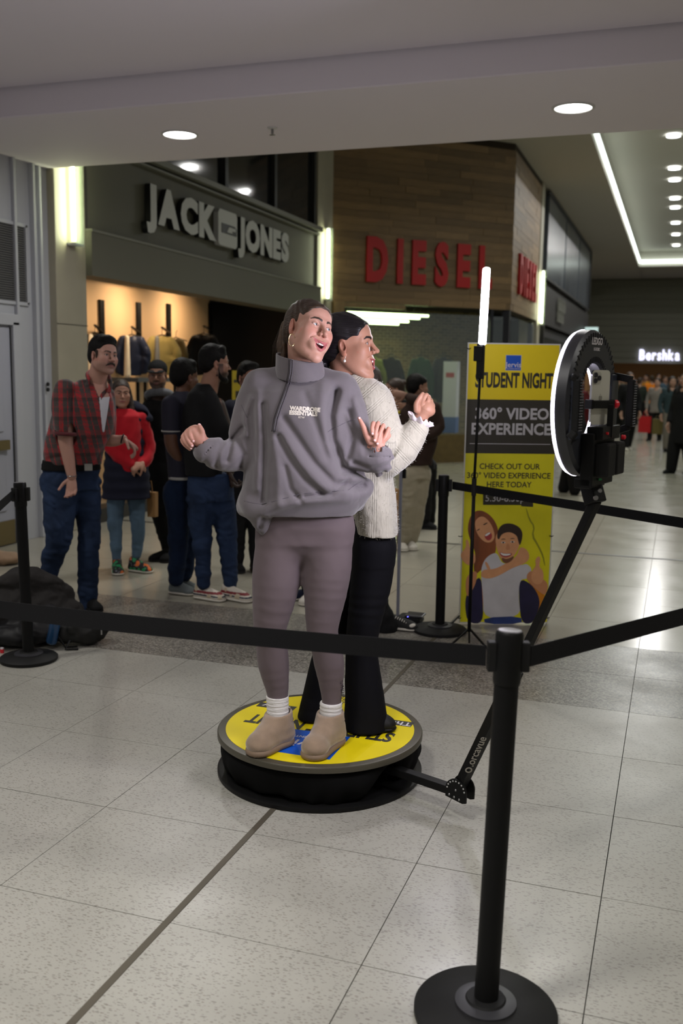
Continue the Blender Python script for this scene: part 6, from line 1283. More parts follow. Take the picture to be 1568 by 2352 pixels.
def trousers(P, pel, legs, m, h=.0075, name='trousers', fold=.004, label=None, k=.02):
    v = Vol(h, .03)
    if pel: v.tors(pel, .03)
    for pts, rad in legs: v.limb(pts, rad, k)
    v.disp(lambda Q: folds(Q, 6, 6, 13, fold * 1.7, 17, 1.0) + folds(Q, 14, 14, 26, fold * .5, 27, 1.0)); return P.part(name, sdf_mesh(name, [v], [m]), label)
# ---- man with moustache, red plaid shirt
P = Person(on_floor(160, 1400)[:2], 'moustached man in red and grey plaid shirt and blue jeans at the left'); J = P.J; SKm = (.47, .26, .20)
c = J(236, 817, -.15); R = rotm(34, 1, 6); sc = 1.0
hv = head_vol(.003, c, R, sc, 0, fem=0, nose=1.2, jaw=1.08); hv.T = None; hv.limb([c + R @ np.array((0, .02, -.06)), J(222, 880, -.10), J(215, 915, -.08)], [.060, .060, .066], .02)
b = Vol(.010, .03); b.tors([sec(P, 1075, 125, 215, .10), sec(P, 1000, 130, 238, .10, -.02), sec(P, 930, 150, 245, .09, -.05), sec(P, 890, 175, 240, .06, -.07)], .03)
b.limb([J(160, 905, -.12), J(150, 990, -.14), J(156, 1045, -.16), J(165, 1095, -.18)], [.055, .052, .042, .030], .02); b.limb([J(235, 915, .05), J(238, 1000, .02), J(262, 1012, -.05), J(284, 1008, -.08)], [.05, .045, .04, .027], .02)
for pts in ([J(142, 1110, -.02), J(137, 1180, -.06), J(135, 1235, -.10), J(119, 1290, -.02), J(107, 1345, .02), J(104, 1385, .02)], [J(196, 1112, .02), J(203, 1180, 0), J(204, 1245, -.03), J(202, 1310, -.02), J(202, 1380, 0)]): b.limb(pts, [.06, .055, .045, .04, .035, .03][:len(pts)], .03)
hn = Vol(.0034, .012); mitt(hn, J(165, 1096, -.18), J(164, 1140, -.20) - J(165, 1096, -.18), (-.3, -1, 0), curl=.45, th=1); hn2 = Vol(.0034, .012); mitt(hn2, J(284, 1008, -.08), J(302, 1022, -.10) - J(284, 1008, -.08), (-.2, -.2, -1), curl=.5, th=-1)
_ss = [sec(P, 1066, 100, 232, .135, -.01), sec(P, 1035, 99, 240, .150, -.02), sec(P, 980, 112, 262, .155, -.04), sec(P, 925, 128, 262, .140, -.06), sec(P, 890, 150, 252, .105, -.07), sec(P, 872, 180, 244, .07, -.08)]
def vpatch(g, cuts):
    v_ = Vol(.004, .02); v_.tors([(q[0], q[1], q[2], q[3] + g, q[4] + g, q[5]) for q in _ss], .02)
    for p_, n_ in cuts: v_.plane(p_, n_)
    return v_
_a, _b2, _c = J(222, 905, 0), J(250, 905, 0), J(236, 992, 0)
def side_cut(p0, p1, sg): d_ = np.array(p1) - np.array(p0); return (p0, (sg * d_[2], 0, -sg * d_[0]))
chest = vpatch(.003, [(J(0, 912, 0), (0, 0, -1)), ((0, -.10, 0), (0, 1, 0)), side_cut(J(206, 868, 0), J(226, 915, 0), 1), side_cut(J(246, 868, 0), J(248, 915, 0), -1)])
P.body(sdf_mesh('person', [hv, b, hn, hn2, chest], [M_SKIN], lambda V: head_paint(V, c, R, sc, SKm, (.36, .14, .12), (.02, .013, .01), 0, 0, .3, stubble=.28, browth=.0045)))
P.part('eyes', eyes_mesh(c, R, sc, (-.1, 0), (.06, .04, .03))); hair_cap(P, c, R, sc, M_HK, h=.004, top=.012, front=-.004)
mv = Vol(.0026, .01); mv.T = (c, R, sc); mv.limb([(-.034, -.084, -.068), (-.018, -.100, -.056), (0, -.108, -.053), (.018, -.100, -.056), (.034, -.084, -.068)], [.003, .0072, .0072, .0072, .003], .004); mv.disp(lambda Q: .0012 * noise3(Q * 260, 2)); P.part('moustache', sdf_mesh('moustache', [mv], [M_HBR]), 'thick brown moustache')
sb = Vol(.003, .01); sb.T = (c, R, sc)
for s_ in (-1, 1): sb.limb([(s_ * .068, -.028, .02), (s_ * .068, -.030, -.012), (s_ * .066, -.032, -.03)], [.010, .008, .004], .004)
P.part('sideburns', sdf_mesh('sideburns', [sb], [M_HBR]))
sh = Vol(.0058, .03); sh.tors([sec(P, 1066, 100, 232, .135, -.01), sec(P, 1035, 99, 240, .150, -.02), sec(P, 980, 112, 262, .155, -.04), sec(P, 925, 128, 262, .140, -.06), sec(P, 890, 150, 252, .105, -.07), sec(P, 872, 180, 244, .07, -.08)], .04)
sh.limb([J(150, 895, -.13), J(146, 940, -.15), J(150, 992, -.16)], [.074, .078, .066], .03); sh.limb([J(243, 905, .04), J(246, 960, .03), J(244, 1000, .02)], [.06, .066, .06], .03)
sh.limb([J(222, 850, -.10), J(215, 882, -.10)], .064, .004, True); 
sh.limb([J(152, 990, -.16), J(153, 1004, -.162)], .060, .004, True); fo1 = [([J(*q, -.1) for q in ((165, 900), (160, 960), (168, 1000))], .014, .012), ([J(*q, -.1) for q in ((190, 1010), (150, 1045), (110, 1055))], .012, .007), ([J(*q, -.1) for q in ((120, 990), (135, 1020), (160, 1030))], .012, .008)]
sh.disp(lambda Q: folds(Q, 7, 7, 5, .0045, 41) + sum(gfold(Q, q, w_, a_) for q, w_, a_ in fo1))
x_arm = J(172, 950, 0)[0]
def plaid(V):
    C = np.tile(np.array(srgb(66, 56, 54)[:3]), (len(V), 1)); red = np.array(srgb(176, 24, 34)[:3]); arm = (V[:, 0] < x_arm) & (V[:, 2] > J(150, 1000, 0)[2]); u = np.where(arm, V[:, 0] * 1.1 + .04, V[:, 0] + .22 * V[:, 2]); ph = (u / .098) % 1
    m1 = (ph < .34) * (np.abs(((ph * 1.0 / .34) * 3) % 1 - .5) < .34); m1 = np.maximum(m1, ((ph > .60) & (ph < .65)) * 1.0); z_ = (V[:, 2] / .12) % 1; m2 = ((z_ < .25) | ((z_ > .5) & (z_ < .55))) * .35
    w_ = np.clip(np.maximum(m1, 0) * (.75 + .25 * noise3(V * 50, 3)) + m2 * .5, 0, 1)[:, None]; C = C * (1 - w_) + red * w_; dk = (((V[:, 2] / .12) % 1) > .8)[:, None] * .35; return C * (1 - dk)
shirt = P.part('plaid_shirt', sdf_mesh('plaid_shirt', [sh], [painted('plaid_cloth', .85, bump=.08, bscale=300, sheen=.2)], plaid), 'red and grey plaid shirt with rolled sleeves')
rc = Vol(.005, .01); rg = ring_pts(J(151, 996, -.16), .064, (.06, 0, 1), 24); rc.limb(rg + [rg[0]], .013, .004, smooth=1); P.part('rolled_cuff', sdf_mesh('rolled_cuff', [rc], [cloth('plaid_inside', (92, 40, 44))]), parent=shirt)
cl = Vol(.0045, .01); cl.limb([J(200, 884, -.19), J(203, 872, -.17), J(200, 860, -.10), J(206, 853, -.02)], [.012, .014, .014, .012], .005, flat=((.3, 1, 0), .5)); cl.limb([J(250, 900, -.17), J(254, 884, -.15), J(250, 862, -.10)], [.012, .014, .012], .005); P.part('collar', sdf_mesh('collar', [cl], [MATS['plaid_cloth']], plaid), parent=shirt)
tk = vpatch(.0035, [(J(0, 908, 0), (0, 0, 1)), (J(0, 990, 0), (0, 0, -1)), ((0, -.12, 0), (0, 1, 0)), side_cut(J(224, 908, 0), J(233, 990, 0), 1), side_cut(J(250, 908, 0), J(237, 990, 0), -1)]); P.part('vest', sdf_mesh('vest', [tk], [mat('white_vest', srgb(205, 205, 212), .8)]), 'white vest')
jl = [([J(142, 1110, -.02), J(137, 1170, -.06), J(136, 1235, -.10), J(119, 1290, -.02), J(107, 1345, .02), J(104, 1388, .02)], [.135, .110, .092, .074, .068, .066]), ([J(194, 1112, .02), J(203, 1180, .0), J(204, 1245, -.03), J(202, 1310, -.02), J(202, 1388, .0)], [.110, .092, .080, .073, .068])]
tr = trousers(P, [sec(P, 1125, 92, 233, .13), sec(P, 1090, 91, 231, .13), sec(P, 1062, 96, 229, .125)], jl, M_DEN, .0062, 'jeans', .005)
bl = Vol(.005, .02); bl.tors([sec(P, 1078, 94, 232, .14), sec(P, 1056, 97, 230, .138)], .004); P.part('belt', sdf_mesh('belt', [bl], [M_BC])); bk = J(203, 1073, -.155); obj_part(P, 'buckle', MB().box(bk + [0, -.004, 0], (.05, .008, .045)), M_STEEL, parent=P.root)
obj_part(P, 'bracelet', MB().tube(ring_pts(J(165, 1092, -.18), .031, (0, -.1, 1), 20), .003, 5, True), M_STEEL, True); obj_part(P, 'watch', MB().tube(ring_pts(J(281, 1008, -.08), .030, (1, -.2, -.3), 20), .005, 5, True), M_BK, True)
shoe(P, J(98, 1398, .05) * [1, 1, 0], J(122, 1404, -.16) * [1, 1, 0], .048, .08, M_BC, M_BK2); shoe(P, J(198, 1398, .06) * [1, 1, 0], J(226, 1406, -.14) * [1, 1, 0], .048, .08, M_BC, M_BK2)
# ---- woman in red hoodie
P = Person(on_floor(300, 1312)[:2], 'smiling woman in a red hoodie under a long navy gilet, with colourful black trainers'); J = P.J
c = J(278, 903, 0); R = rotm(8, -2, 2); sc = .90; SKg = (.46, .25, .17)
hv = head_vol(.0034, c, R, sc, 0, smile=.9); hv.T = None; hv.limb([c + R @ np.array((0, .02, -.06)), J(282, 955, .02)], [.05, .055], .02)
b = Vol(.010, .03); b.tors([sec(P, 1130, 262, 325, .08), sec(P, 1050, 262, 322, .07), sec(P, 965, 255, 315, .07)], .03); b.limb([J(258, 965, 0), J(256, 1030, 0), J(300, 1065, -.12)], [.04, .036, .026], .02); b.limb([J(322, 965, 0), J(340, 1030, 0), J(326, 1068, -.12)], [.04, .036, .026], .02)
for pts in ([J(270, 1130, 0), J(267, 1200, 0), J(268, 1280, 0)], [J(312, 1130, 0), J(316, 1200, 0), J(313, 1275, 0)]): b.limb(pts, [.05, .04, .03], .03)
hn = Vol(.0036, .01); mitt(hn, J(303, 1066, -.13), (1, -.2, -.2), (0, .8, -.4), curl=.5, th=-1, sc=.85); mitt(hn, J(326, 1064, -.14), (-.7, -.2, -.5), (0, .6, -.6), curl=.5, th=1, sc=.85)
P.body(sdf_mesh('person', [hv, b, hn], [M_SKIN], lambda V: head_paint(V, c, R, sc, SKg, (.38, .12, .12), (.03, .018, .012), 0, .9, .3))); P.part('eyes', eyes_mesh(c, R, sc)); hair_cap(P, c, R, sc, M_HBR, long=.26, front=.002)
ho = Vol(.007, .02); ho.tors([sec(P, 1085, 258, 330, .12, -.01), sec(P, 1010, 255, 328, .13, -.01), sec(P, 955, 255, 325, .105), sec(P, 938, 266, 308, .06)], .03); ho.limb([J(258, 965, 0), J(250, 1015, -.01), J(272, 1045, -.08), J(300, 1066, -.125)], [.055, .056, .05, .036], .02); ho.limb([J(324, 960, 0), J(341, 1020, 0), J(336, 1055, -.06), J(327, 1066, -.11)], [.055, .056, .048, .038], .02); ho.disp(lambda Q: folds(Q, 9, 9, 9, .004, 6)); P.part('hoodie', sdf_mesh('hoodie', [ho], [cloth('red_fleece', (186, 22, 36))]), 'red hoodie')
gi = Vol(.008, .02); gi.tors([sec(P, 1142, 234, 346, .16, .01), sec(P, 1080, 238, 342, .15, .01), sec(P, 1000, 244, 334, .13, .02), sec(P, 950, 248, 330, .11, .02)], .02); gi.limb([J(248, 950, -.02), J(270, 935, .03), J(310, 935, .05), J(336, 960, 0)], [.05, .05, .055, .05], .03); gi.limb([J(294, 930, -.16), J(300, 1000, -.19), J(296, 1066, -.19)], [.085, .105, .085], .01, True); gi.limb([J(258, 990, -.02), J(250, 1020, -.06), J(272, 1046, -.09), J(300, 1066, -.13)], [.06, .062, .056, .045], .006, True); gi.limb([J(324, 960, 0), J(343, 1020, 0), J(338, 1055, -.06), J(327, 1066, -.11)], [.061, .062, .054, .044], .006, True); gi.disp(lambda Q: .004 * np.sin(Q[:, 2] * 70)); P.part('gilet', sdf_mesh('gilet', [gi], [M_NV]), 'long padded navy gilet')
trousers(P, None, [([J(267, 1120, 0), J(264, 1200, -.01), J(266, 1230, 0), J(268, 1280, 0)], [.085, .062, .056, .042]), ([J(312, 1120, 0), J(316, 1200, -.01), J(317, 1230, 0), J(313, 1274, 0)], [.085, .062, .056, .042])], M_DENL, .007, 'jeans', .003)
def multi(V):
    n_ = noise3(V * 34, 5); C = np.tile(np.array((.012, .012, .012)), (len(V), 1)); C[n_ > .30] = (.75, .16, .02); C[n_ < -.38] = (.02, .28, .10); C[(n_ > .18) & (n_ < .22)] = (.3, .3, .35); return C
def pshoe(P, a, t, w_, hh, pm):
    o = shoe(P, a, t, w_, hh, painted('multi_shoe', .6), M_WSOLE); me = o.data; V = np.array([v.co[:] for v in me.vertices]); C = pm(V); at = me.color_attributes.new('Col', 'FLOAT_COLOR', 'POINT'); at.data.foreach_set('color', np.c_[C, np.ones(len(C))].astype(np.float32).ravel()); return o
pshoe(P, J(268, 1296, .04) * [1, 1, 0], J(272, 1316, -.16) * [1, 1, 0], .05, .09, multi); pshoe(P, J(300, 1292, .02) * [1, 1, 0], J(344, 1308, -.10) * [1, 1, 0], .05, .09, multi)
pb = thing('paper_bag', 'brown paper bag hanging at the side of the woman in the red hoodie', 'bag', tuple(P.O + P.ex * .2)); q0 = P.O + P.ex * J(343, 1158, -.02)[0]; zb = J(343, 1158, 0)[2]
M_KR = mat('kraft_paper', srgb(150, 112, 66), .8, var=.08); obj('paper_body', MB().box((q0[0] + .03, q0[1], zb), (.07, .05, .20), top=1.05), M_KR, pb); obj('paper_handle', MB().tube([(q0[0] - .03, q0[1], zb + .10), (q0[0] - .02, q0[1], zb + .19), (q0[0] + .02, q0[1], zb + .19), (q0[0] + .03, q0[1], zb + .10)], .004, 5), M_KR, pb)
# ---- man in black cap
P = Person(on_floor(372, 1285)[:2], 'bearded man in a black cap and black zipped jacket over a grey hood'); J = P.J; c = J(362, 861, 0); R = rotm(-8, -4, 0); sc = .98; SKk = (.34, .18, .12)
hv = head_vol(.0036, c, R, sc, 0, fem=0); hv.T = None; hv.limb([c + R @ np.array((0, .02, -.06)), J(364, 925, .02)], [.055, .06], .02)
b = Vol(.011, .03); b.tors([sec(P, 1120, 350, 400, .09), sec(P, 1020, 345, 405, .09), sec(P, 930, 345, 405, .07)], .03); b.limb([J(345, 940, 0), J(342, 1020, 0), J(352, 1095, -.04)], [.05, .04, .03], .02)
for pts in ([J(372, 1110, .05), J(385, 1200, .05), J(388, 1275, .06)], [J(360, 1110, -.02), J(372, 1200, -.02), J(385, 1265, -.02)]): b.limb(pts, [.05, .04, .03], .03)
P.body(sdf_mesh('person', [hv, b], [M_SKIN], lambda V: head_paint(V, c, R, sc, SKk, (.22, .09, .08), (.01, .007, .006), 0, 0, .15, stubble=.8, stub_col=(.012, .008, .006), browth=.003))); P.part('eyes', eyes_mesh(c, R, sc)); hair_cap(P, c, R, sc, M_HK)
cp = Vol(.004, .02); cp.T = (c, R, sc); cp.ell((0, .012, .052), (.083, .100, .078), .005); cp.plane(c + R @ np.array((0, 0, .030)), R @ np.array((0, -.12, -1))); P.part('cap', sdf_mesh('cap', [cp], [M_BC])); cb = Vol(.0036, .02); cb.T = (c, R, sc); cb.limb([(-.045, -.085, .040), (-.03, -.135, .030), (.03, -.135, .030), (.045, -.085, .040)], .03, .02, flat=((0, .1, 1), .22)); P.part('cap_peak', sdf_mesh('cap_peak', [cb], [M_BC]))
jk = Vol(.008, .02); jk.tors([sec(P, 1125, 338, 412, .13), sec(P, 1040, 336, 414, .13), sec(P, 950, 334, 416, .12), sec(P, 918, 345, 405, .09)], .03); jk.limb([J(343, 935, 0), J(338, 1010, .0), J(346, 1085, -.04)], [.065, .060, .05], .02); jk.limb([J(408, 935, 0), J(414, 1010, .0), J(410, 1085, -.02)], [.065, .060, .05], .02); jk.disp(lambda Q: folds(Q, 7, 7, 7, .005, 9)); P.part('jacket', sdf_mesh('jacket', [jk], [M_BC]))
hd = Vol(.007, .02); rg = ring_pts(J(366, 908, .02), .095, (0, .35, 1), 24, 1.0); hd.limb(rg + [rg[0]], .034, .01, smooth=1); P.part('hood', sdf_mesh('hood', [hd], [cloth('grey_marl', (96, 98, 102))]), 'grey inner hood')
trousers(P, [sec(P, 1160, 345, 402, .10), sec(P, 1110, 345, 402, .10)], [([J(388, 1150, .05), J(392, 1220, .05), J(394, 1272, .06)], [.09, .07, .055]), ([J(362, 1150, -.02), J(376, 1220, -.03), J(386, 1262, -.03)], [.09, .07, .055])], M_BC, .008)
shoe(P, J(392, 1272, -.02) * [1, 1, 0] + [0, -.05, 0], J(346, 1284, -.08) * [1, 1, 0], .05, .085, M_BC, M_BK2); shoe(P, J(395, 1288, .0) * [1, 1, 0], J(376, 1298, -.16) * [1, 1, 0], .05, .085, M_BC, M_BK2)
# ---- man in navy polo, seen from behind
P = Person(on_floor(420, 1366)[:2], 'man in a navy polo shirt with white trim, turned away, in grey trainers'); J = P.J; c = J(423, 866, .04); R = rotm(128, -4, 0); sc = 1.0; SKd = (.15, .07, .04)
hv = head_vol(.0045, c, R, sc, 0, fem=0); hv.T = None; hv.limb([c + np.array([0, 0, -.06]), J(420, 915, .03)], [.055, .062], .02)
b = Vol(.010, .03); b.tors([sec(P, 1095, 392, 440, .09), sec(P, 1000, 385, 440, .09), sec(P, 920, 390, 440, .07)], .03); b.limb([J(395, 935, -.08), J(392, 985, -.10), J(397, 1030, -.10), J(432, 1075, -.06)], [.05, .050, .045, .03], .02)
for pts in ([J(402, 1105, 0), J(405, 1200, 0), J(404, 1330, .02)], [J(432, 1105, .06), J(430, 1200, .08), J(425, 1320, .08)]): b.limb(pts, [.05, .04, .03], .03)
P.body(sdf_mesh('person', [hv, b], [M_SKIN], lambda V: head_paint(V, c, R, sc, SKd, (.15, .06, .05), (.01, .007, .006), 0, 0, .1))); hair_cap(P, c, R, sc, M_HK, top=.01, h=.005)
po = Vol(.007, .02); po.tors([sec(P, 1098, 386, 448, .12), sec(P, 1030, 378, 448, .12), sec(P, 960, 374, 446, .12), sec(P, 915, 384, 440, .09), sec(P, 898, 400, 434, .06)], .03); po.limb([J(392, 930, -.08), J(392, 985, -.10)], [.070, .066], .02); po.disp(lambda Q: folds(Q, 7, 7, 5, .004, 13)); top = P.part('polo_shirt', sdf_mesh('polo_shirt', [po], [cloth('navy_jersey', (50, 50, 62))]))
wt_ = mat('white_trim_cloth', srgb(190, 190, 185), .8); rg = ring_pts(J(393, 990, -.10), .064, (0, 0, 1), 24); obj_part(P, 'trim', MB().tube([tuple(q) for q in rg], .006, 6, True), wt_, True, 'white sleeve trim', top)
hm_ = Vol(.006, .01); hm_.tors([sec(P, 1100, 387, 446, .118), sec(P, 1093, 386, 447, .120)], .002); P.part('trim', sdf_mesh('trim', [hm_], [wt_]), 'white hem', top)
trousers(P, [sec(P, 1140, 388, 446, .11), sec(P, 1095, 390, 444, .10)], [([J(405, 1130, -.02), J(410, 1220, -.02), J(404, 1330, .0)], [.105, .080, .062]), ([J(430, 1130, .06), J(432, 1220, .08), J(425, 1320, .08)], [.10, .08, .06])], M_DEND, .0075, 'jeans')
M_GSH = mat('grey_trainer', srgb(104, 112, 112), .7); shoe(P, J(394, 1350, .06) * [1, 1, 0], J(443, 1366, -.03) * [1, 1, 0], .05, .08, M_GSH, M_WSOLE, up=.0); shoe(P, J(415, 1348, .12) * [1, 1, 0], J(448, 1350, .06) * [1, 1, 0], .05, .08, M_GSH, M_WSOLE)
# ---- bearded man in black shirt, profile
P = Person(on_floor(505, 1378)[:2], 'bearded man in profile in black shirt, blue jeans and cream trainers with red stripes'); J = P.J; c = J(492, 835, .0); R = rotm(104, -2, 0); sc = .98; SKe = (.30, .155, .10)
hv = head_vol(.0036, c, R, sc, 0, fem=0, nose=1.15); hv.T = None; hv.limb([c + np.array([-.01, 0, -.06]), J(478, 895, .02)], [.058, .068], .02)
b = Vol(.010, .03); b.tors([sec(P, 1085, 440, 500, .10), sec(P, 1000, 435, 500, .10), sec(P, 920, 440, 500, .08)], .03); b.limb([J(500, 930, -.05), J(525, 1010, -.06), J(530, 1060, -.05), J(528, 1085, -.05)], [.05, .045, .036, .028], .02)
for pts in ([J(465, 1110, 0), J(466, 1220, .0), J(466, 1340, .02)], [J(505, 1110, .06), J(520, 1220, .04), J(527, 1345, .04)]): b.limb(pts, [.06, .045, .03], .03)
hn = Vol(.004, .01); mitt(hn, J(528, 1082, -.05), (.15, 0, -1), (1, 0, 0), curl=.7, th=1)
P.body(sdf_mesh('person', [hv, b, hn], [M_SKIN], lambda V: head_paint(V, c, R, sc, SKe, (.2, .08, .07), (.01, .007, .006), 0, 0, .15, stubble=.9, stub_col=(.012, .008, .006)))); P.part('eyes', eyes_mesh(c, R, sc)); hair_cap(P, c, R, sc, M_HK, top=.012)
be = Vol(.004, .01); be.T = (c, R, sc); be.limb([(-.060, -.012, -.03), (-.050, -.030, -.085), (0, -.085, -.115), (.050, -.030, -.085), (.060, -.012, -.03)], [.010, .018, .022, .018, .010], .01); be.disp(lambda Q: .0015 * noise3(Q * 150, 3)); P.part('beard', sdf_mesh('beard', [be], [M_HK]))
ts = Vol(.007, .02); ts.tors([sec(P, 1092, 425, 510, .135), sec(P, 1020, 420, 514, .14), sec(P, 950, 420, 512, .135), sec(P, 905, 432, 500, .10), sec(P, 880, 452, 490, .065)], .03); ts.limb([J(480, 925, -.08), J(500, 975, -.10), J(518, 1015, -.08), J(530, 1052, -.06)], [.078, .074, .062, .048], .03); ts.disp(lambda Q: folds(Q, 7, 7, 5, .005, 23)); P.part('black_shirt', sdf_mesh('black_shirt', [ts], [M_BC]))
trousers(P, [sec(P, 1150, 432, 538, .13), sec(P, 1085, 430, 532, .125)], [([J(468, 1130, .0), J(462, 1200, .0), J(465, 1260, .0), J(468, 1340, .02)], [.125, .090, .070, .056]), ([J(504, 1135, .05), J(519, 1210, .02), J(524, 1270, .03), J(528, 1345, .04)], [.112, .088, .068, .055])], M_DEN, .0068, 'jeans', .005)
def stripe(V):
    z_ = V[:, 2]; C = np.tile(np.array(srgb(205, 198, 184)[:3]), (len(V), 1)); C[(z_ > .052) & (z_ < .068)] = srgb(120, 26, 34)[:3]; C[(z_ > .034) & (z_ < .043)] = srgb(26, 36, 58)[:3]; C[noise3(V * 25, 6) > .45] = srgb(190, 176, 150)[:3]; return C
M_TS = mat('tan_rubber', srgb(186, 162, 120), .6)
for a, t in (((450, 1356, .08), (512, 1362, -.06)), ((512, 1366, .06), (574, 1374, -.10))): pshoe(P, J(*a) * [1, 1, 0], J(*t) * [1, 1, 0], .052, .085, stripe)
# ---- man behind in navy top
P = Person(on_floor(548, 1312)[:2], 'man in a navy top and black trousers standing behind the man in the black shirt'); J = P.J; c = J(570, 868, .0); R = rotm(30, -3, 0); sc = 1.0
hv = head_vol(.0045, c, R, sc, 0, fem=0); hv.T = None; hv.limb([c + np.array([0, 0, -.06]), J(568, 930, .02)], [.055, .062], .02); b = Vol(.012, .03); b.tors([sec(P, 1100, 545, 590, .09), sec(P, 930, 545, 590, .08)], .03)
for pts in ([J(548, 1110, 0), J(546, 1200, 0), J(546, 1290, .0)], [J(585, 1110, 0), J(585, 1200, 0), J(585, 1290, .0)]): b.limb(pts, [.05, .04, .03], .03)
P.body(sdf_mesh('person', [hv, b], [M_SKIN], lambda V: head_paint(V, c, R, sc, SKe, (.2, .08, .07), (.01, .007, .006), 0, 0, .1, stubble=.6))); hair_cap(P, c, R, sc, M_HK, top=.01, h=.005)
ts = Vol(.008, .02); ts.tors([sec(P, 1115, 532, 610, .12), sec(P, 1000, 525, 612, .12), sec(P, 935, 524, 612, .11), sec(P, 912, 545, 592, .08)], .03); ts.limb([J(530, 935, 0), J(524, 1020, 0), J(530, 1090, 0)], [.06, .055, .045], .02); P.part('navy_top', sdf_mesh('navy_top', [ts], [cloth('deep_navy', (18, 20, 34))]))
trousers(P, [sec(P, 1150, 530, 606, .11), sec(P, 1105, 532, 604, .11)], [([J(547, 1140, 0), J(546, 1220, 0), J(545, 1295, 0)], [.095, .07, .055]), ([J(588, 1140, 0), J(588, 1220, 0), J(588, 1295, 0)], [.095, .07, .055])], M_BC, .009); shoe(P, J(542, 1298, .06) * [1, 1, 0], J(552, 1318, -.1) * [1, 1, 0], .05, .08, M_BC, M_BK2); shoe(P, J(584, 1298, .06) * [1, 1, 0], J(592, 1318, -.1) * [1, 1, 0], .05, .08, M_BC, M_BK2)
# ---- embracing pair to the right
P = Person(on_floor(925, 1262)[:2], 'person in a brown hoodie and cream trousers hugging a dark haired woman'); J = P.J; c = J(958, 888, .1); R = rotm(120, -2, 0); sc = .98; SKh = (.27, .145, .095)
hv = head_vol(.0045, c, R, sc, 0, fem=1); hv.T = None; hv.limb([c + np.array([0, 0, -.06]), J(952, 940, .08)], [.05, .06], .02); b = Vol(.011, .03); b.tors([sec(P, 1050, 925, 985, .09), sec(P, 945, 930, 990, .08)], .03); b.limb([J(935, 935, 0), J(905, 930, .15), J(908, 905, .16)], [.04, .036, .025], .02)
for pts in ([J(935, 1060, 0), J(930, 1150, 0), J(925, 1245, 0)], [J(965, 1060, 0), J(955, 1150, 0), J(940, 1240, 0.05)]): b.limb(pts, [.05, .04, .03], .03)
hn = Vol(.004, .01); mitt(hn, J(932, 908, .02), (-1, -.1, .1), (0, 1, -.1), curl=.15, th=1, sc=1.05)
P.body(sdf_mesh('person', [hv, b, hn], [M_SKIN], lambda V: head_paint(V, c, R, sc, SKh, (.2, .08, .07), (.01, .007, .006), 0, 0, .1))); hair_cap(P, c, R, sc, M_HK, h=.005, bun=False)
ts = Vol(.008, .02); ts.tors([sec(P, 1068, 915, 992, .12), sec(P, 1010, 912, 1006, .13), sec(P, 950, 916, 1008, .13), sec(P, 918, 935, 992, .09)], .03); ts.limb([J(995, 940, -.02), J(1006, 980, -.05), J(985, 1000, -.12)], [.07, .065, .05], .02); ts.limb([J(975, 930, -.1), J(955, 920, -.12), J(938, 912, -.02)], [.06, .05, .04], .02); ts.disp(lambda Q: folds(Q, 7, 7, 5, .005, 3)); P.part('brown_hoodie', sdf_mesh('brown_hoodie', [ts], [cloth('brown_fleece', (44, 30, 24))]))
trousers(P, [sec(P, 1100, 915, 985, .11), sec(P, 1060, 918, 985, .11)], [([J(940, 1090, -.02), J(936, 1160, -.02), J(925, 1242, 0)], [.11, .09, .07]), ([J(966, 1090, .03), J(958, 1160, .03), J(944, 1236, .06)], [.10, .085, .07])], cloth('cream_cotton', (150, 142, 122)), .009); shoe(P, J(918, 1250, .06) * [1, 1, 0], J(928, 1266, -.12) * [1, 1, 0], .05, .08, M_WSOLE, M_WSOLE); shoe(P, J(938, 1244, .1) * [1, 1, 0], J(950, 1252, -.05) * [1, 1, 0], .05, .08, M_WSOLE, M_WSOLE)
pb = thing('paper_bag', 'brown paper carrier bag behind the cream jumper', 'bag', tuple(P.O - P.ex * .1)); q0 = P.O + P.ex * J(906, 1180, -.05)[0]; zb = J(906, 1175, 0)[2]; obj('paper_body', MB().box((q0[0], q0[1], zb), (.20, .10, .42), Matrix.Rotation(.15, 3, 'Y'), top=.9), M_KR, pb)
P = Person(on_floor(972, 1214)[:2], 'dark haired woman in a black T-shirt with yellow print, face turned left in a hug'); J = P.J; c = J(905, 895, -.35); R = rotm(-70, -2, 0); sc = .95
hv = head_vol(.0045, c, R, sc, 0, fem=1); hv.T = None; hv.limb([c + np.array([.01, 0, -.06]), J(912, 940, -.3)], [.05, .055], .02); b = Vol(.011, .03); b.tors([sec(P, 1040, 930, 985, .08), sec(P, 930, 900, 950, .08, -.25)], .03)
for pts in ([J(965, 1050, 0), J(968, 1120, 0), J(972, 1200, 0)], [J(982, 1050, .1), J(985, 1120, .1), J(985, 1195, .1)]): b.limb(pts, [.05, .04, .03], .03)
P.body(sdf_mesh('person', [hv, b], [M_SKIN], lambda V: head_paint(V, c, R, sc, SKh, (.2, .08, .07), (.01, .007, .006), 0, 0, .1))); P.part('eyes', eyes_mesh(c, R, sc)); hair_cap(P, c, R, sc, M_HBR, h=.005, bun=True)
ts = Vol(.008, .02); ts.tors([sec(P, 1050, 925, 990, .10, -.05), sec(P, 980, 898, 965, .11, -.2), sec(P, 935, 892, 955, .10, -.28), sec(P, 918, 900, 940, .07, -.3)], .03); me_t = sdf_mesh('black_tshirt', [ts], [M_BC]); tso = P.part('black_tshirt', me_t); bt2 = bvh_of(me_t)
for zz_, s_ in ((952, 'A'), (978, 'A')): P.part('lettering', stick_text(bt2, s_, J(914, zz_, -.3), .10, 0, mat('yellow_print', srgb(200, 180, 20), .6), bold=.004), parent=tso)
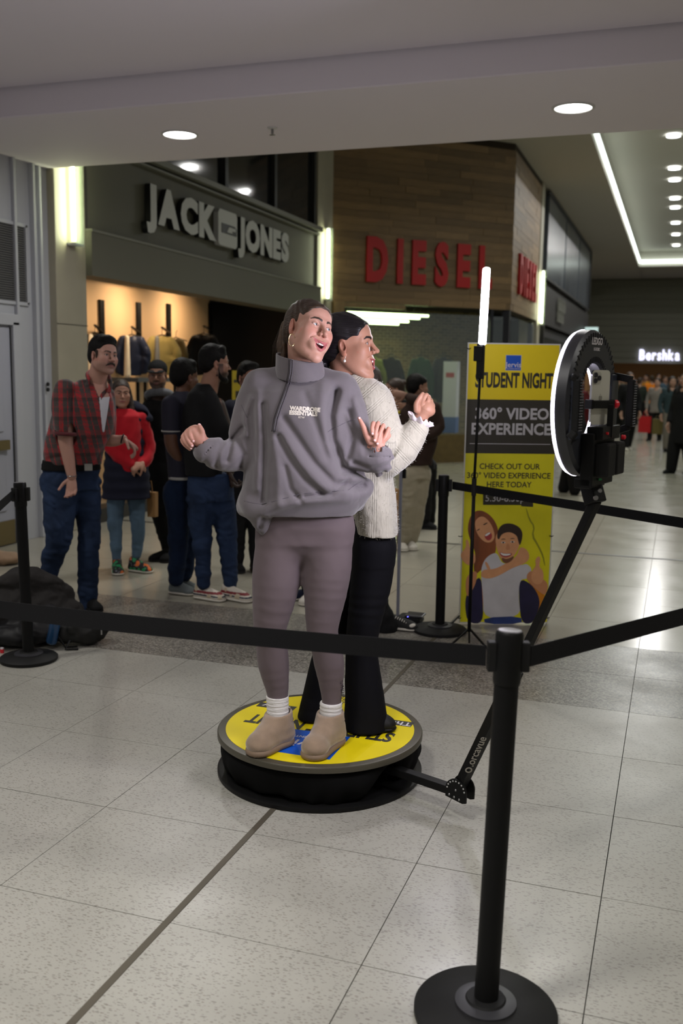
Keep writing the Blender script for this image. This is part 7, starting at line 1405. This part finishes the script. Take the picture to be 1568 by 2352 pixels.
trousers(P, [sec(P, 1080, 945, 1000, .10), sec(P, 1045, 940, 995, .10)], [([J(970, 1070, 0), J(974, 1130, 0), J(972, 1200, 0)], [.10, .085, .075]), ([J(985, 1070, .08), J(986, 1130, .1), J(985, 1195, .1)], [.09, .08, .07])], M_BC, .010); shoe(P, J(955, 1206, .0) * [1, 1, 0], J(1000, 1214, -.05) * [1, 1, 0], .05, .08, M_BC, M_BK2)
# ---- person behind the jumper: canvas sneaker and flared black trousers
P = Person(on_floor(878, 1446)[:2], 'person in flared black trousers and black canvas sneaker mostly hidden behind the pair'); J = P.J; c = J(842, 880, 0); R = rotm(-150, 0, 0); sc = .95
hv = head_vol(.005, c, R, sc, 0); hv.T = None; hv.limb([c + np.array([0, 0, -.06]), J(842, 940, .02)], [.05, .055], .02); b = Vol(.012, .03); b.tors([sec(P, 1150, 800, 860, .08), sec(P, 950, 805, 865, .08)], .03); b.limb([J(820, 1150, 0), J(815, 1420, .0)], [.05, .03], .03); b.limb([J(842, 1150, 0), J(862, 1420, .0)], [.05, .03], .03)
P.body(sdf_mesh('person', [hv, b], [M_SKIN], lambda V: head_paint(V, c, R, sc, SKh))); hair_cap(P, c, R, sc, M_HBR, h=.006, long=.12)
ts = Vol(.010, .02); ts.tors([sec(P, 1160, 785, 868, .11), sec(P, 1000, 792, 872, .11), sec(P, 935, 800, 868, .10), sec(P, 915, 818, 858, .07)], .03); P.part('dark_top', sdf_mesh('dark_top', [ts], [M_BC]))
trousers(P, [sec(P, 1190, 790, 868, .11), sec(P, 1150, 792, 866, .11)], [([J(845, 1170, 0), J(858, 1300, 0), J(868, 1380, 0), J(884, 1438, -.02)], [.09, .07, .065, .085]), ([J(815, 1170, 0), J(812, 1300, 0), J(810, 1430, 0)], [.09, .07, .08])], M_BC, .009); M_CAN = mat('black_canvas', (.010, .010, .010, 1), .8)
s1 = shoe(P, J(872, 1446, .05) * [1, 1, 0], J(957, 1450, -.02) * [1, 1, 0], .045, .08, M_CAN, M_WSOLE, 'shoe', sole=.026); tc = P.px; v = Vol(.004, .01); v.ell(J(944, 1447, -.015) * [1, 1, 0] + [0, 0, .034], (.034, .036, .022), .004); P.part('toe_cap', sdf_mesh('toe_cap', [v], [M_WSOLE]), 'white toe cap', s1)
lc = MB()
for k in range(6): q = J(908 + k * 5, 1440, -.01) * [1, 1, 0] + [0, 0, .085 - k * .006]; lc.tube([q + np.array([-.004, -.026, 0]), q + np.array([.002, 0, .006]), q + np.array([.004, .022, 0])], .0028, 5)
s = obj_part(P, 'laces', lc, M_WSOLE, True, 'white laces', s1)
shoe(P, J(800, 1440, .05) * [1, 1, 0], J(830, 1452, -.1) * [1, 1, 0], .045, .08, M_CAN, M_WSOLE)
P = Person(on_floor(694, 1386)[:2], 'person in navy slippers and white shoe hidden behind the woman in grey'); J = P.J; c = J(690, 872, 0); R = rotm(10, 0, 0); sc = .9; hv = head_vol(.006, c, R, sc, 0); hv.T = None; hv.limb([c + np.array([0, 0, -.06]), J(690, 925, .02)], [.05, .055], .02)
b = Vol(.012, .03); b.tors([sec(P, 1130, 665, 715, .08), sec(P, 935, 668, 712, .08)], .03)
P.body(sdf_mesh('person', [hv, b], [M_SKIN], lambda V: head_paint(V, c, R, sc, SKh))); hair_cap(P, c, R, sc, M_HK, h=.006)
ts = Vol(.011, .02); ts.tors([sec(P, 1150, 655, 728, .10), sec(P, 1000, 655, 728, .10), sec(P, 925, 665, 715, .08)], .03); P.part('navy_top', sdf_mesh('navy_top', [ts], [MATS['deep_navy']])); trousers(P, [sec(P, 1180, 658, 725, .10), sec(P, 1140, 658, 725, .10)], [([J(706, 1160, 0), J(712, 1360, 0)], [.08, .05]), ([J(690, 1160, .1), J(706, 1352, .12)], [.075, .05])], M_BC, .010)
shoe(P, J(714, 1366, .14) * [1, 1, 0], J(670, 1370, .10) * [1, 1, 0], .046, .05, cloth('slipper_navy', (26, 32, 52)), M_WSOLE); shoe(P, J(718, 1384, .06) * [1, 1, 0], J(696, 1398, -.08) * [1, 1, 0], .046, .07, M_WSOLE, M_WSOLE)
# ---- distant people
def walker(px, py, H, lab, top, bot, hair=(.012, .009, .008), yaw=0, coat=0.0, stride=.12, skin=(.40, .24, .17), wide=1.0, bag=None, h=.013, x_off=0, group=None, shoe_c=None, hood=False):
    P = Person(on_floor(px, py)[:2], lab); s_ = H / 1.7; Ry_ = rotm(yaw)
    p = lambda x, y, z: (Ry_ @ np.array([x, y, 0])) * s_ + np.array([0, 0, z * s_]); c = p(0, -.01, 1.585); sc = .98 * s_
    hv = head_vol(h * .45, c, Ry_, sc, 0); hv.T = None; hv.limb([c + np.array([0, 0, -.06]), p(0, .01, 1.42)], [.05, .055], .02)
    b = Vol(h, .03); b.limb([p(0, 0, 1.38), p(0, 0, .95)], [.10, .10], .05); b.limb([p(-.20, 0, 1.36), p(-.25, -.02, 1.08), p(-.22, -.12, .84)], [.045, .036, .026], .02); b.limb([p(.20, 0, 1.36), p(.25, -.02, 1.08), p(.22, -.12, .84)], [.045, .036, .026], .02)
    b.limb([p(-.09, 0, .92), p(-.10, -stride * .6, .5), p(-.10, -stride, .06)], [.07, .05, .035], .03); b.limb([p(.09, 0, .92), p(.10, stride * .2, .5), p(.10, stride, .06)], [.07, .05, .035], .03)
    mitt(b, p(-.22, -.12, .84), (0, -.1, -1), (.5, -.5, 0), curl=.3, sc=1.1); mitt(b, p(.22, -.12, .84), (0, -.1, -1), (-.5, -.5, 0), curl=.3, th=-1, sc=1.1)
    P.body(sdf_mesh('person', [hv, b], [M_SKIN], lambda V: head_paint(V, c, Ry_, sc, skin)));
    if group: P.root['group'] = group
    hair_cap(P, c, Ry_, sc, hair_mat('hair_%d' % int(hair[0] * 1000), hair, .5), h=h * .5, long=.16 if hood else 0)
    t = Vol(h, .03); hem = .86 - coat; wd = .19 * wide; secs = [(*p(0, 0, hem)[:2], hem * s_, wd * 1.0, .14)] if True else []
    secs += [(*p(0, 0, z)[:2], z * s_, w1 * wide * s_, r1 * s_, radians(yaw)) for z, w1, r1 in ((1.05, .18, .13), (1.28, .195, .13), (1.40, .16, .095), (1.45, .09, .07))]; secs[0] = (*p(0, 0, hem)[:2], hem * s_, (.19 + coat * .12) * wide * s_, (.135 + coat * .1) * s_, radians(yaw)); t.tors(secs, .04)
    for q in (-1, 1): t.limb([p(q * .17, 0, 1.38), p(q * .25, -.01, 1.10), p(q * .23, -.10, .88)], [.065 * wide, .056, .045], .03)
    t.disp(lambda Q: folds(Q, 6, 6, 5, .005, 7)); P.part('coat' if coat > .1 else 'top', sdf_mesh('top', [t], [top]))
    u = Vol(h, .03); fl_ = 1.0 + .5 * (wide > 1.04); u.limb([p(-.09, 0, .90), p(-.10, -stride * .6, .5), p(-.10, -stride, .07)], [.105, .075 * fl_, .055 * fl_ * 1.1], .03); u.limb([p(.09, 0, .90), p(.10, stride * .2, .5), p(.10, stride, .07)], [.105, .075 * fl_, .055 * fl_ * 1.1], .03); P.part('trousers', sdf_mesh('trousers', [u], [bot]))
    for q, yy in ((-1, -stride), (1, stride)): shoe(P, p(q * .10, yy + .08, 0), p(q * .11, yy - .17, 0), .046, .075, shoe_c or M_BC, shoe_c or M_BK2, h=.009)
    if bag:
        m_, z0, hh, ww, lb = bag; t = thing('shopping_bag', lb, 'bag', tuple(P.O)); q = P.O + P.ex * (-.27 * s_) - P.ey * .12; obj('bag_body', MB().box((q[0], q[1], z0), (ww, .10, hh), Matrix.Rotation(P.rz + radians(yaw), 3, 'Z')), m_, t); obj('bag_handle', MB().tube([(q[0] - .05, q[1], z0 + hh / 2), (q[0] - .03, q[1], .80 * s_), (q[0] + .03, q[1], .80 * s_), (q[0] + .05, q[1], z0 + hh / 2)], .006, 5), m_, t)
    return P
C_ = lambda n, *rgb: cloth('cloth_' + n, rgb); M_RB = mat('red_bag', srgb(180, 24, 30), .4); M_OB = mat('olive_bag', srgb(96, 84, 36), .6); M_TB = mat('teal_bag', srgb(80, 110, 116), .6)
walker(1308, 1134, 1.68, 'woman in a black coat and white trainers, seen through the ring light', C_('blk', 16, 15, 17), C_('blk2', 14, 14, 15), yaw=70, coat=.25, wide=1.1, shoe_c=M_WSOLE, h=.010)
walker(1352, 1100, 1.66, 'person in a dark red coat seen through the ring light', C_('wine', 92, 14, 22), M_BC, yaw=-20, coat=.15)
walker(1436, 1034, 1.74, 'person in long black coat and white shoes just right of the ring light', M_BC, M_BC, (.05, .03, .02), yaw=30, coat=.3, wide=1.08, shoe_c=M_WSOLE)
walker(1502, 1012, 1.62, 'person in a pale grey coat carrying a red shopping bag in the corridor', C_('pale', 118, 112, 104), M_BC, yaw=-15, coat=.1, bag=(M_RB, .42, .42, .30, 'glossy red shopping bag carried in the corridor'))
walker(1534, 1036, 1.66, 'woman in teal top and grey trousers carrying an olive bag', C_('blkteal', 46, 62, 66), C_('greyt', 104, 98, 88), yaw=10, hood=True, stride=.2, bag=(M_OB, .55, .34, .22, 'olive tote bag carried beside grey trousers'))
walker(1562, 1088, 1.72, 'person in a long black coat at the right edge of the corridor', M_BC, M_BC, yaw=-40, coat=.35, wide=1.15, hood=True)
farp = [(1412, 985, 'olive parka', (70, 62, 40), 'brown hair'), (1424, 968, 'beige jacket', (112, 92, 66), 'dark hair'), (1450, 972, 'grey hoodie', (84, 80, 78), 'dark hair'), (1462, 990, 'dark green coat', (36, 44, 36), 'brown hair'), (1478, 965, 'mustard jumper', (196, 132, 32), 'dark hair'), (1490, 978, 'orange high-visibility top', (230, 130, 20), 'brown hair'), (1506, 965, 'charcoal coat', (38, 36, 38), 'dark hair'),
        (1520, 972, 'denim jacket', (66, 88, 104), 'brown hair'), (1546, 985, 'white top', (150, 146, 142), 'dark hair'), (1556, 962, 'rust coloured coat', (112, 52, 30), 'dark hair'), (1402, 962, 'maroon top', (86, 26, 30), 'dark hair'), (1438, 958, 'camel coat', (126, 96, 62), 'brown hair'), (1470, 955, 'slate blue top', (60, 68, 88), 'dark hair'), (1530, 955, 'black puffer jacket', (18, 18, 20), 'brown hair')]
for i, (x_, y_, d_, rgb, hr) in enumerate(farp):
    walker(x_, y_, rnd.uniform(1.58, 1.80), 'distant shopper in %s with %s down the corridor' % (d_, hr), C_('f%d' % i, *rgb), [M_BC, M_DEND, M_NV][i % 3], (.04, .025, .015) if hr[0] == 'b' else (.012, .009, .008), yaw=rnd.choice((-30, 10, 160, 200, 40)), coat=rnd.choice((0, .1, .25)), h=.022)
# ---------------------------------------------------------------- garments hanging in the shops
def garment(px, ytop, ybot, wpx, D, lab, m, lining=None, group='jackets on the shop wall', cat='jacket', bracket=True, nm='hanging_jacket'):
    d0 = at_depth(px, ytop, D); P = Person(d0[:2], lab); J = P.J; hw = wpx / 2; v = Vol(.012, .02); H = ybot - ytop
    v.tors([sec(P, ybot, px - hw * .62, px + hw * .62, .07), sec(P, ytop + H * .55, px - hw * .66, px + hw * .66, .09), sec(P, ytop + H * .2, px - hw * .60, px + hw * .60, .08), sec(P, ytop + H * .06, px - hw * .25, px + hw * .25, .04)], .03)
    for q in (-1, 1): v.limb([J(px + q * hw * .5, ytop + H * .18), J(px + q * hw * .86, ytop + H * .5, -.02), J(px + q * hw * .78, ytop + H * .88, -.03)], [.07, .075, .05], .03)
    v.disp(lambda Q: folds(Q, 8, 8, 3, .008, 19)); me = sdf_mesh(nm, [v], [m]); o = bpy.data.objects.new(nm, me); COL.objects.link(o); o.location = P.O; o.rotation_euler = (0, 0, P.rz); tag(o, lab, cat, group); P.root = o
    if lining: l = Vol(.012, .02); l.limb([J(px - hw * .30, ytop + H * .1, -.06), J(px - hw * .28, ybot - 2, -.10)], [.03, .045], .01); P.part('lining', sdf_mesh('lining', [l], [lining]))
    hk = MB(); a = J(px, ytop + 3, 0); hk.tube([a + np.array([-.16, 0, -.05]), a, a + np.array([.16, 0, -.05])], .008, 6).tube([a, a + np.array([0, 0, .07]), a + np.array([.02, 0, .10])], .004, 5); obj_part(P, 'hanger', hk, M_BK, True)
    if bracket:
        n_ = thing('wall_bracket', 'black wall bracket and arm holding the ' + lab.split(' hanging')[0], 'bracket', tuple(P.O)); e = on_plane(px + 14, ytop - 30, (1, 0, 0), (-7.19, 0, 0)); w0 = Vector(e); obj('back_plate', MB().box(w0 + Vector((0.01, 0, 0)), (.03, .10, .48)), M_BK, n_); h_ = Vector(P.O + P.ex * (a[0]) + np.array([0, 0, a[2] + .10])); obj('arm', MB().bar(w0 + Vector((.02, 0, -.18)), h_ + Vector((.0, 0, 0)), .03, .02), M_BK, n_)
M_J1 = cloth('navy_satin', (34, 42, 66), .5); M_J2 = cloth('khaki_cotton', (156, 140, 84)); M_J3 = cloth('black_jacket', (18, 17, 18)); M_LN = cloth('cream_lining', (216, 208, 190))
garment(218, 762, 862, 62, 12.4, 'dark jacket hanging on peach shop wall, half hidden by the moustached man', M_J3, M_LN); garment(303, 765, 864, 76, 13.0, 'navy jacket with cream lining hanging on the peach shop wall', M_J1, M_LN); garment(372, 766, 862, 78, 13.4, 'khaki jacket hanging on the peach shop wall', M_J2, mat('zip_grey', srgb(120, 122, 124), .4)); garment(468, 762, 862, 76, 14.0, 'black jacket hanging at the dark end of the peach shop wall', M_J3)
garment(404, 772, 862, 42, 13.9, 'olive brown jacket hanging close behind the khaki one', cloth('olive_jk', (84, 72, 40)), bracket=False)
for a, nm_, m_ in ((898, 'black sweater', M_J3), (966, 'green sweater', cloth('green_knit', (34, 62, 44))), (858, 'olive sweater', cloth('olive_knit', (110, 112, 50))), (1018, 'grey coat', cloth('grey_coat', (40, 42, 46)))):
    garment(a, 812, 925, 56, 18.6, '%s hanging against the brick wall of the timber shop' % nm_, m_, None, 'garments in the timber shop', 'garment', False, 'hanging_garment')
rk = thing('display_rack', 'low grey display rack with folded clothes under the hanging jackets', 'rack', tuple(at_depth(330, 900, 12.2)[:2]) + (0,)); rq = at_depth(325, 872, 12.2); ang = Matrix.Rotation(radians(90), 3, 'Z')
obj('shelf', MB().box((rq[0], rq[1], rq[2]), (.5, 1.0, .05)).box((rq[0], rq[1], .5), (.5, 1.0, .04)), mat('rack_grey', srgb(92, 94, 94), .5), rk)
for dx in (-.22, .22):
    for dy in (-.46, .46): obj('leg', MB().box((rq[0] + dx, rq[1] + dy, rq[2] / 2), (.03, .03, rq[2])), M_BK, rk)
for k, (rgb, nm_) in enumerate((((212, 200, 176), 'cream'), ((196, 84, 30), 'orange'), ((60, 60, 66), 'grey'))): tag(obj('folded_sweater', MB().box((rq[0] + .05, rq[1] - .3 + k * .3, .56 + .0), (.30, .24, .09)), C_('fold%d' % k, *rgb), bevel=.03), '%s folded sweater on the lower shelf of the display rack' % nm_, 'sweater', 'folded sweaters on the rack')
ys = thing('hanging_sign', 'small yellow sign panel in the dark shop doorway', 'sign', tuple(at_depth(546, 890, 11.0)[:2]) + (0,)); yq = at_depth(546, 888, 11.0); RY = Matrix.Rotation(YAW, 3, 'Z'); obj('panel', MB().box(yq, (.13, .01, .36), RY), mat('sign_yellow', srgb(170, 150, 20), .5), ys); obj('print', MB().box(yq - _f * .01 + np.array([0, 0, .06]), (.09, .004, .03), RY).box(yq - _f * .01 - np.array([0, 0, .09]), (.05, .004, .08), RY), M_BBK, ys); obj('pole', MB().cyl((yq[0], yq[1] + .02, 0), (yq[0], yq[1] + .02, yq[2] + .2), .012), M_BK, ys)
# ---------------------------------------------------------------- bags on the floor at the left
def blob(name, label, cat, foot, build, m, h=.008, parts=None):
    P = Person(foot, label); v = Vol(h, .02); build(P, v); me = sdf_mesh(name, [v], [m]); o = bpy.data.objects.new(name, me); COL.objects.link(o); o.location = P.O; o.rotation_euler = (0, 0, P.rz); tag(o, label, cat); P.root = o; return P
M_NY = mat('black_nylon', (.010, .010, .011, 1), .55, bump=.08, bscale=300, spec=.3)
def b1(P, v):
    J = P.J; v.limb([J(20, 1450, .1) * [1, 1, 0] + [0, 0, .13], J(70, 1450, .05) * [1, 1, 0] + [0, 0, .14], J(120, 1455, .0) * [1, 1, 0] + [0, 0, .12]], [.13, .15, .12], .04); v.ell(J(60, 1480, -.08) * [1, 1, 0] + [0, 0, .08], (.26, .10, .08), .04); v.limb([J(-30, 1450, .1) * [1, 1, 0] + [0, 0, .13], J(20, 1450, .1) * [1, 1, 0] + [0, 0, .14]], .13, .04); v.plane((0, 0, .002), (0, 0, -1)); v.disp(lambda Q: folds(Q, 6, 6, 6, .014, 61) + folds(Q, 14, 14, 14, .006, 62))
P = blob('backpack', 'large black backpack lying on the floor behind the left post', 'backpack', on_floor(70, 1478)[:2], b1, M_NY); J = P.J
st_ = MB().tube([J(118, 1440, -.14), J(140, 1470, -.16), J(150, 1490, -.16) * [1, 1, 0] + [0, 0, .008], J(178, 1492, -.16) * [1, 1, 0] + [0, 0, .006]], .006, 5); obj_part(P, 'strap', st_, M_NY, True)
bo = J(124, 1436, -.13); bt_o = thing('water_bottle', 'blue plastic water bottle in the side pocket of the backpack', 'bottle', tuple(P.O + P.ex * bo[0] + P.ey * bo[1] + np.array([0, 0, bo[2] - .06]))); bw_ = Vector(P.O + P.ex * bo[0] + P.ey * (bo[1] - .05)); bw_.z = bo[2]
obj('bottle_body', MB().lathe([(.028, -.10), (.031, -.09), (.030, -.02), (.031, .02), (.026, .05), (.012, .07), (.012, .08)], bw_, (.25, 0, 1), 20), mat('blue_plastic', srgb(44, 84, 128), .15, trans=.3), bt_o, True); obj('cap', MB().cyl(bw_ + Vector((.02, 0, .078)), bw_ + Vector((.024, 0, .095)), .014), mat('white_cap', srgb(220, 225, 235), .4), bt_o)
def b2_(P, v):
    J = P.J; v.limb([J(155, 1478, .0) * [1, 1, 0] + [0, 0, .09], J(190, 1478, .0) * [1, 1, 0] + [0, 0, .10], J(218, 1480, .0) * [1, 1, 0] + [0, 0, .085]], [.09, .10, .085], .03); v.ell(J(225, 1470, -.02) * [1, 1, 0] + [0, 0, .14], (.04, .06, .03), .02); v.plane((0, 0, .002), (0, 0, -1)); v.disp(lambda Q: folds(Q, 8, 8, 8, .012, 71) + folds(Q, 18, 18, 18, .005, 72))
P = blob('backpack', 'smaller black backpack lying on its side at the right of the bag pile', 'backpack', on_floor(190, 1480)[:2], b2_, mat('black_nylon2', (.013, .013, .012, 1), .6, bump=.08, bscale=300, spec=.3)); J = P.J
obj_part(P, 'zip_pull', MB().box(J(233, 1452, -.09), (.008, .008, .03)), M_STEEL); obj_part(P, 'strap', MB().tube([J(160, 1470, -.10), J(150, 1486, -.12) * [1, 1, 0] + [0, 0, .01], J(180, 1490, -.12) * [1, 1, 0] + [0, 0, .008]], .007, 5), M_NY, True)
def b3(P, v):
    J = P.J; v.limb([J(-30, 1400, .05), J(20, 1365, .05), J(60, 1350, .05), J(110, 1368, .05), J(160, 1398, .05), J(178, 1415, .03)], [.10, .12, .13, .12, .09, .05], .05); v.limb([J(0, 1400, -.02), J(80, 1395, -.03), J(140, 1410, -.03)], [.10, .10, .07], .05); v.limb([J(30, 1335, .0), J(72, 1325, .0), J(80, 1335, -.02)], [.05, .04, .03], .03); v.disp(lambda Q: folds(Q, 5, 5, 7, .018, 81) + folds(Q, 12, 12, 15, .008, 82))
blob('folded_coat', 'dark grey coat heaped on top of the black bags', 'coat', on_floor(70, 1472)[:2], b3, cloth('charcoal_coat', (44, 42, 41), .9))
def b4(P, v): J = P.J; v.ell(np.array([0, 0, .05]), (.16, .11, .055), .02); v.ell(np.array([-.08, 0, .08]), (.07, .07, .05), .03); v.plane((0, 0, .001), (0, 0, -1)); v.disp(lambda Q: .010 * noise3(Q * 22, 5) + .003 * noise3(Q * 80, 6))
blob('blanket', 'crumpled beige fleecy scarf on the floor at the left edge', 'scarf', on_floor(8, 1296)[:2], b4, cloth('beige_fleece', (150, 124, 100)))
tg = thing('luggage_tag', 'tiny red and white tag by the backpack at the left edge', 'tag', tuple(on_floor(5, 1500))); tq_ = on_floor(5, 1500); obj('tag_body', MB().box(tq_ + np.array([0, 0, .012]), (.018, .012, .022)), M_RK, tg); obj('tag_tip', MB().box(tq_ + np.array([0, 0, .028]), (.016, .011, .010)), M_WHP, tg)
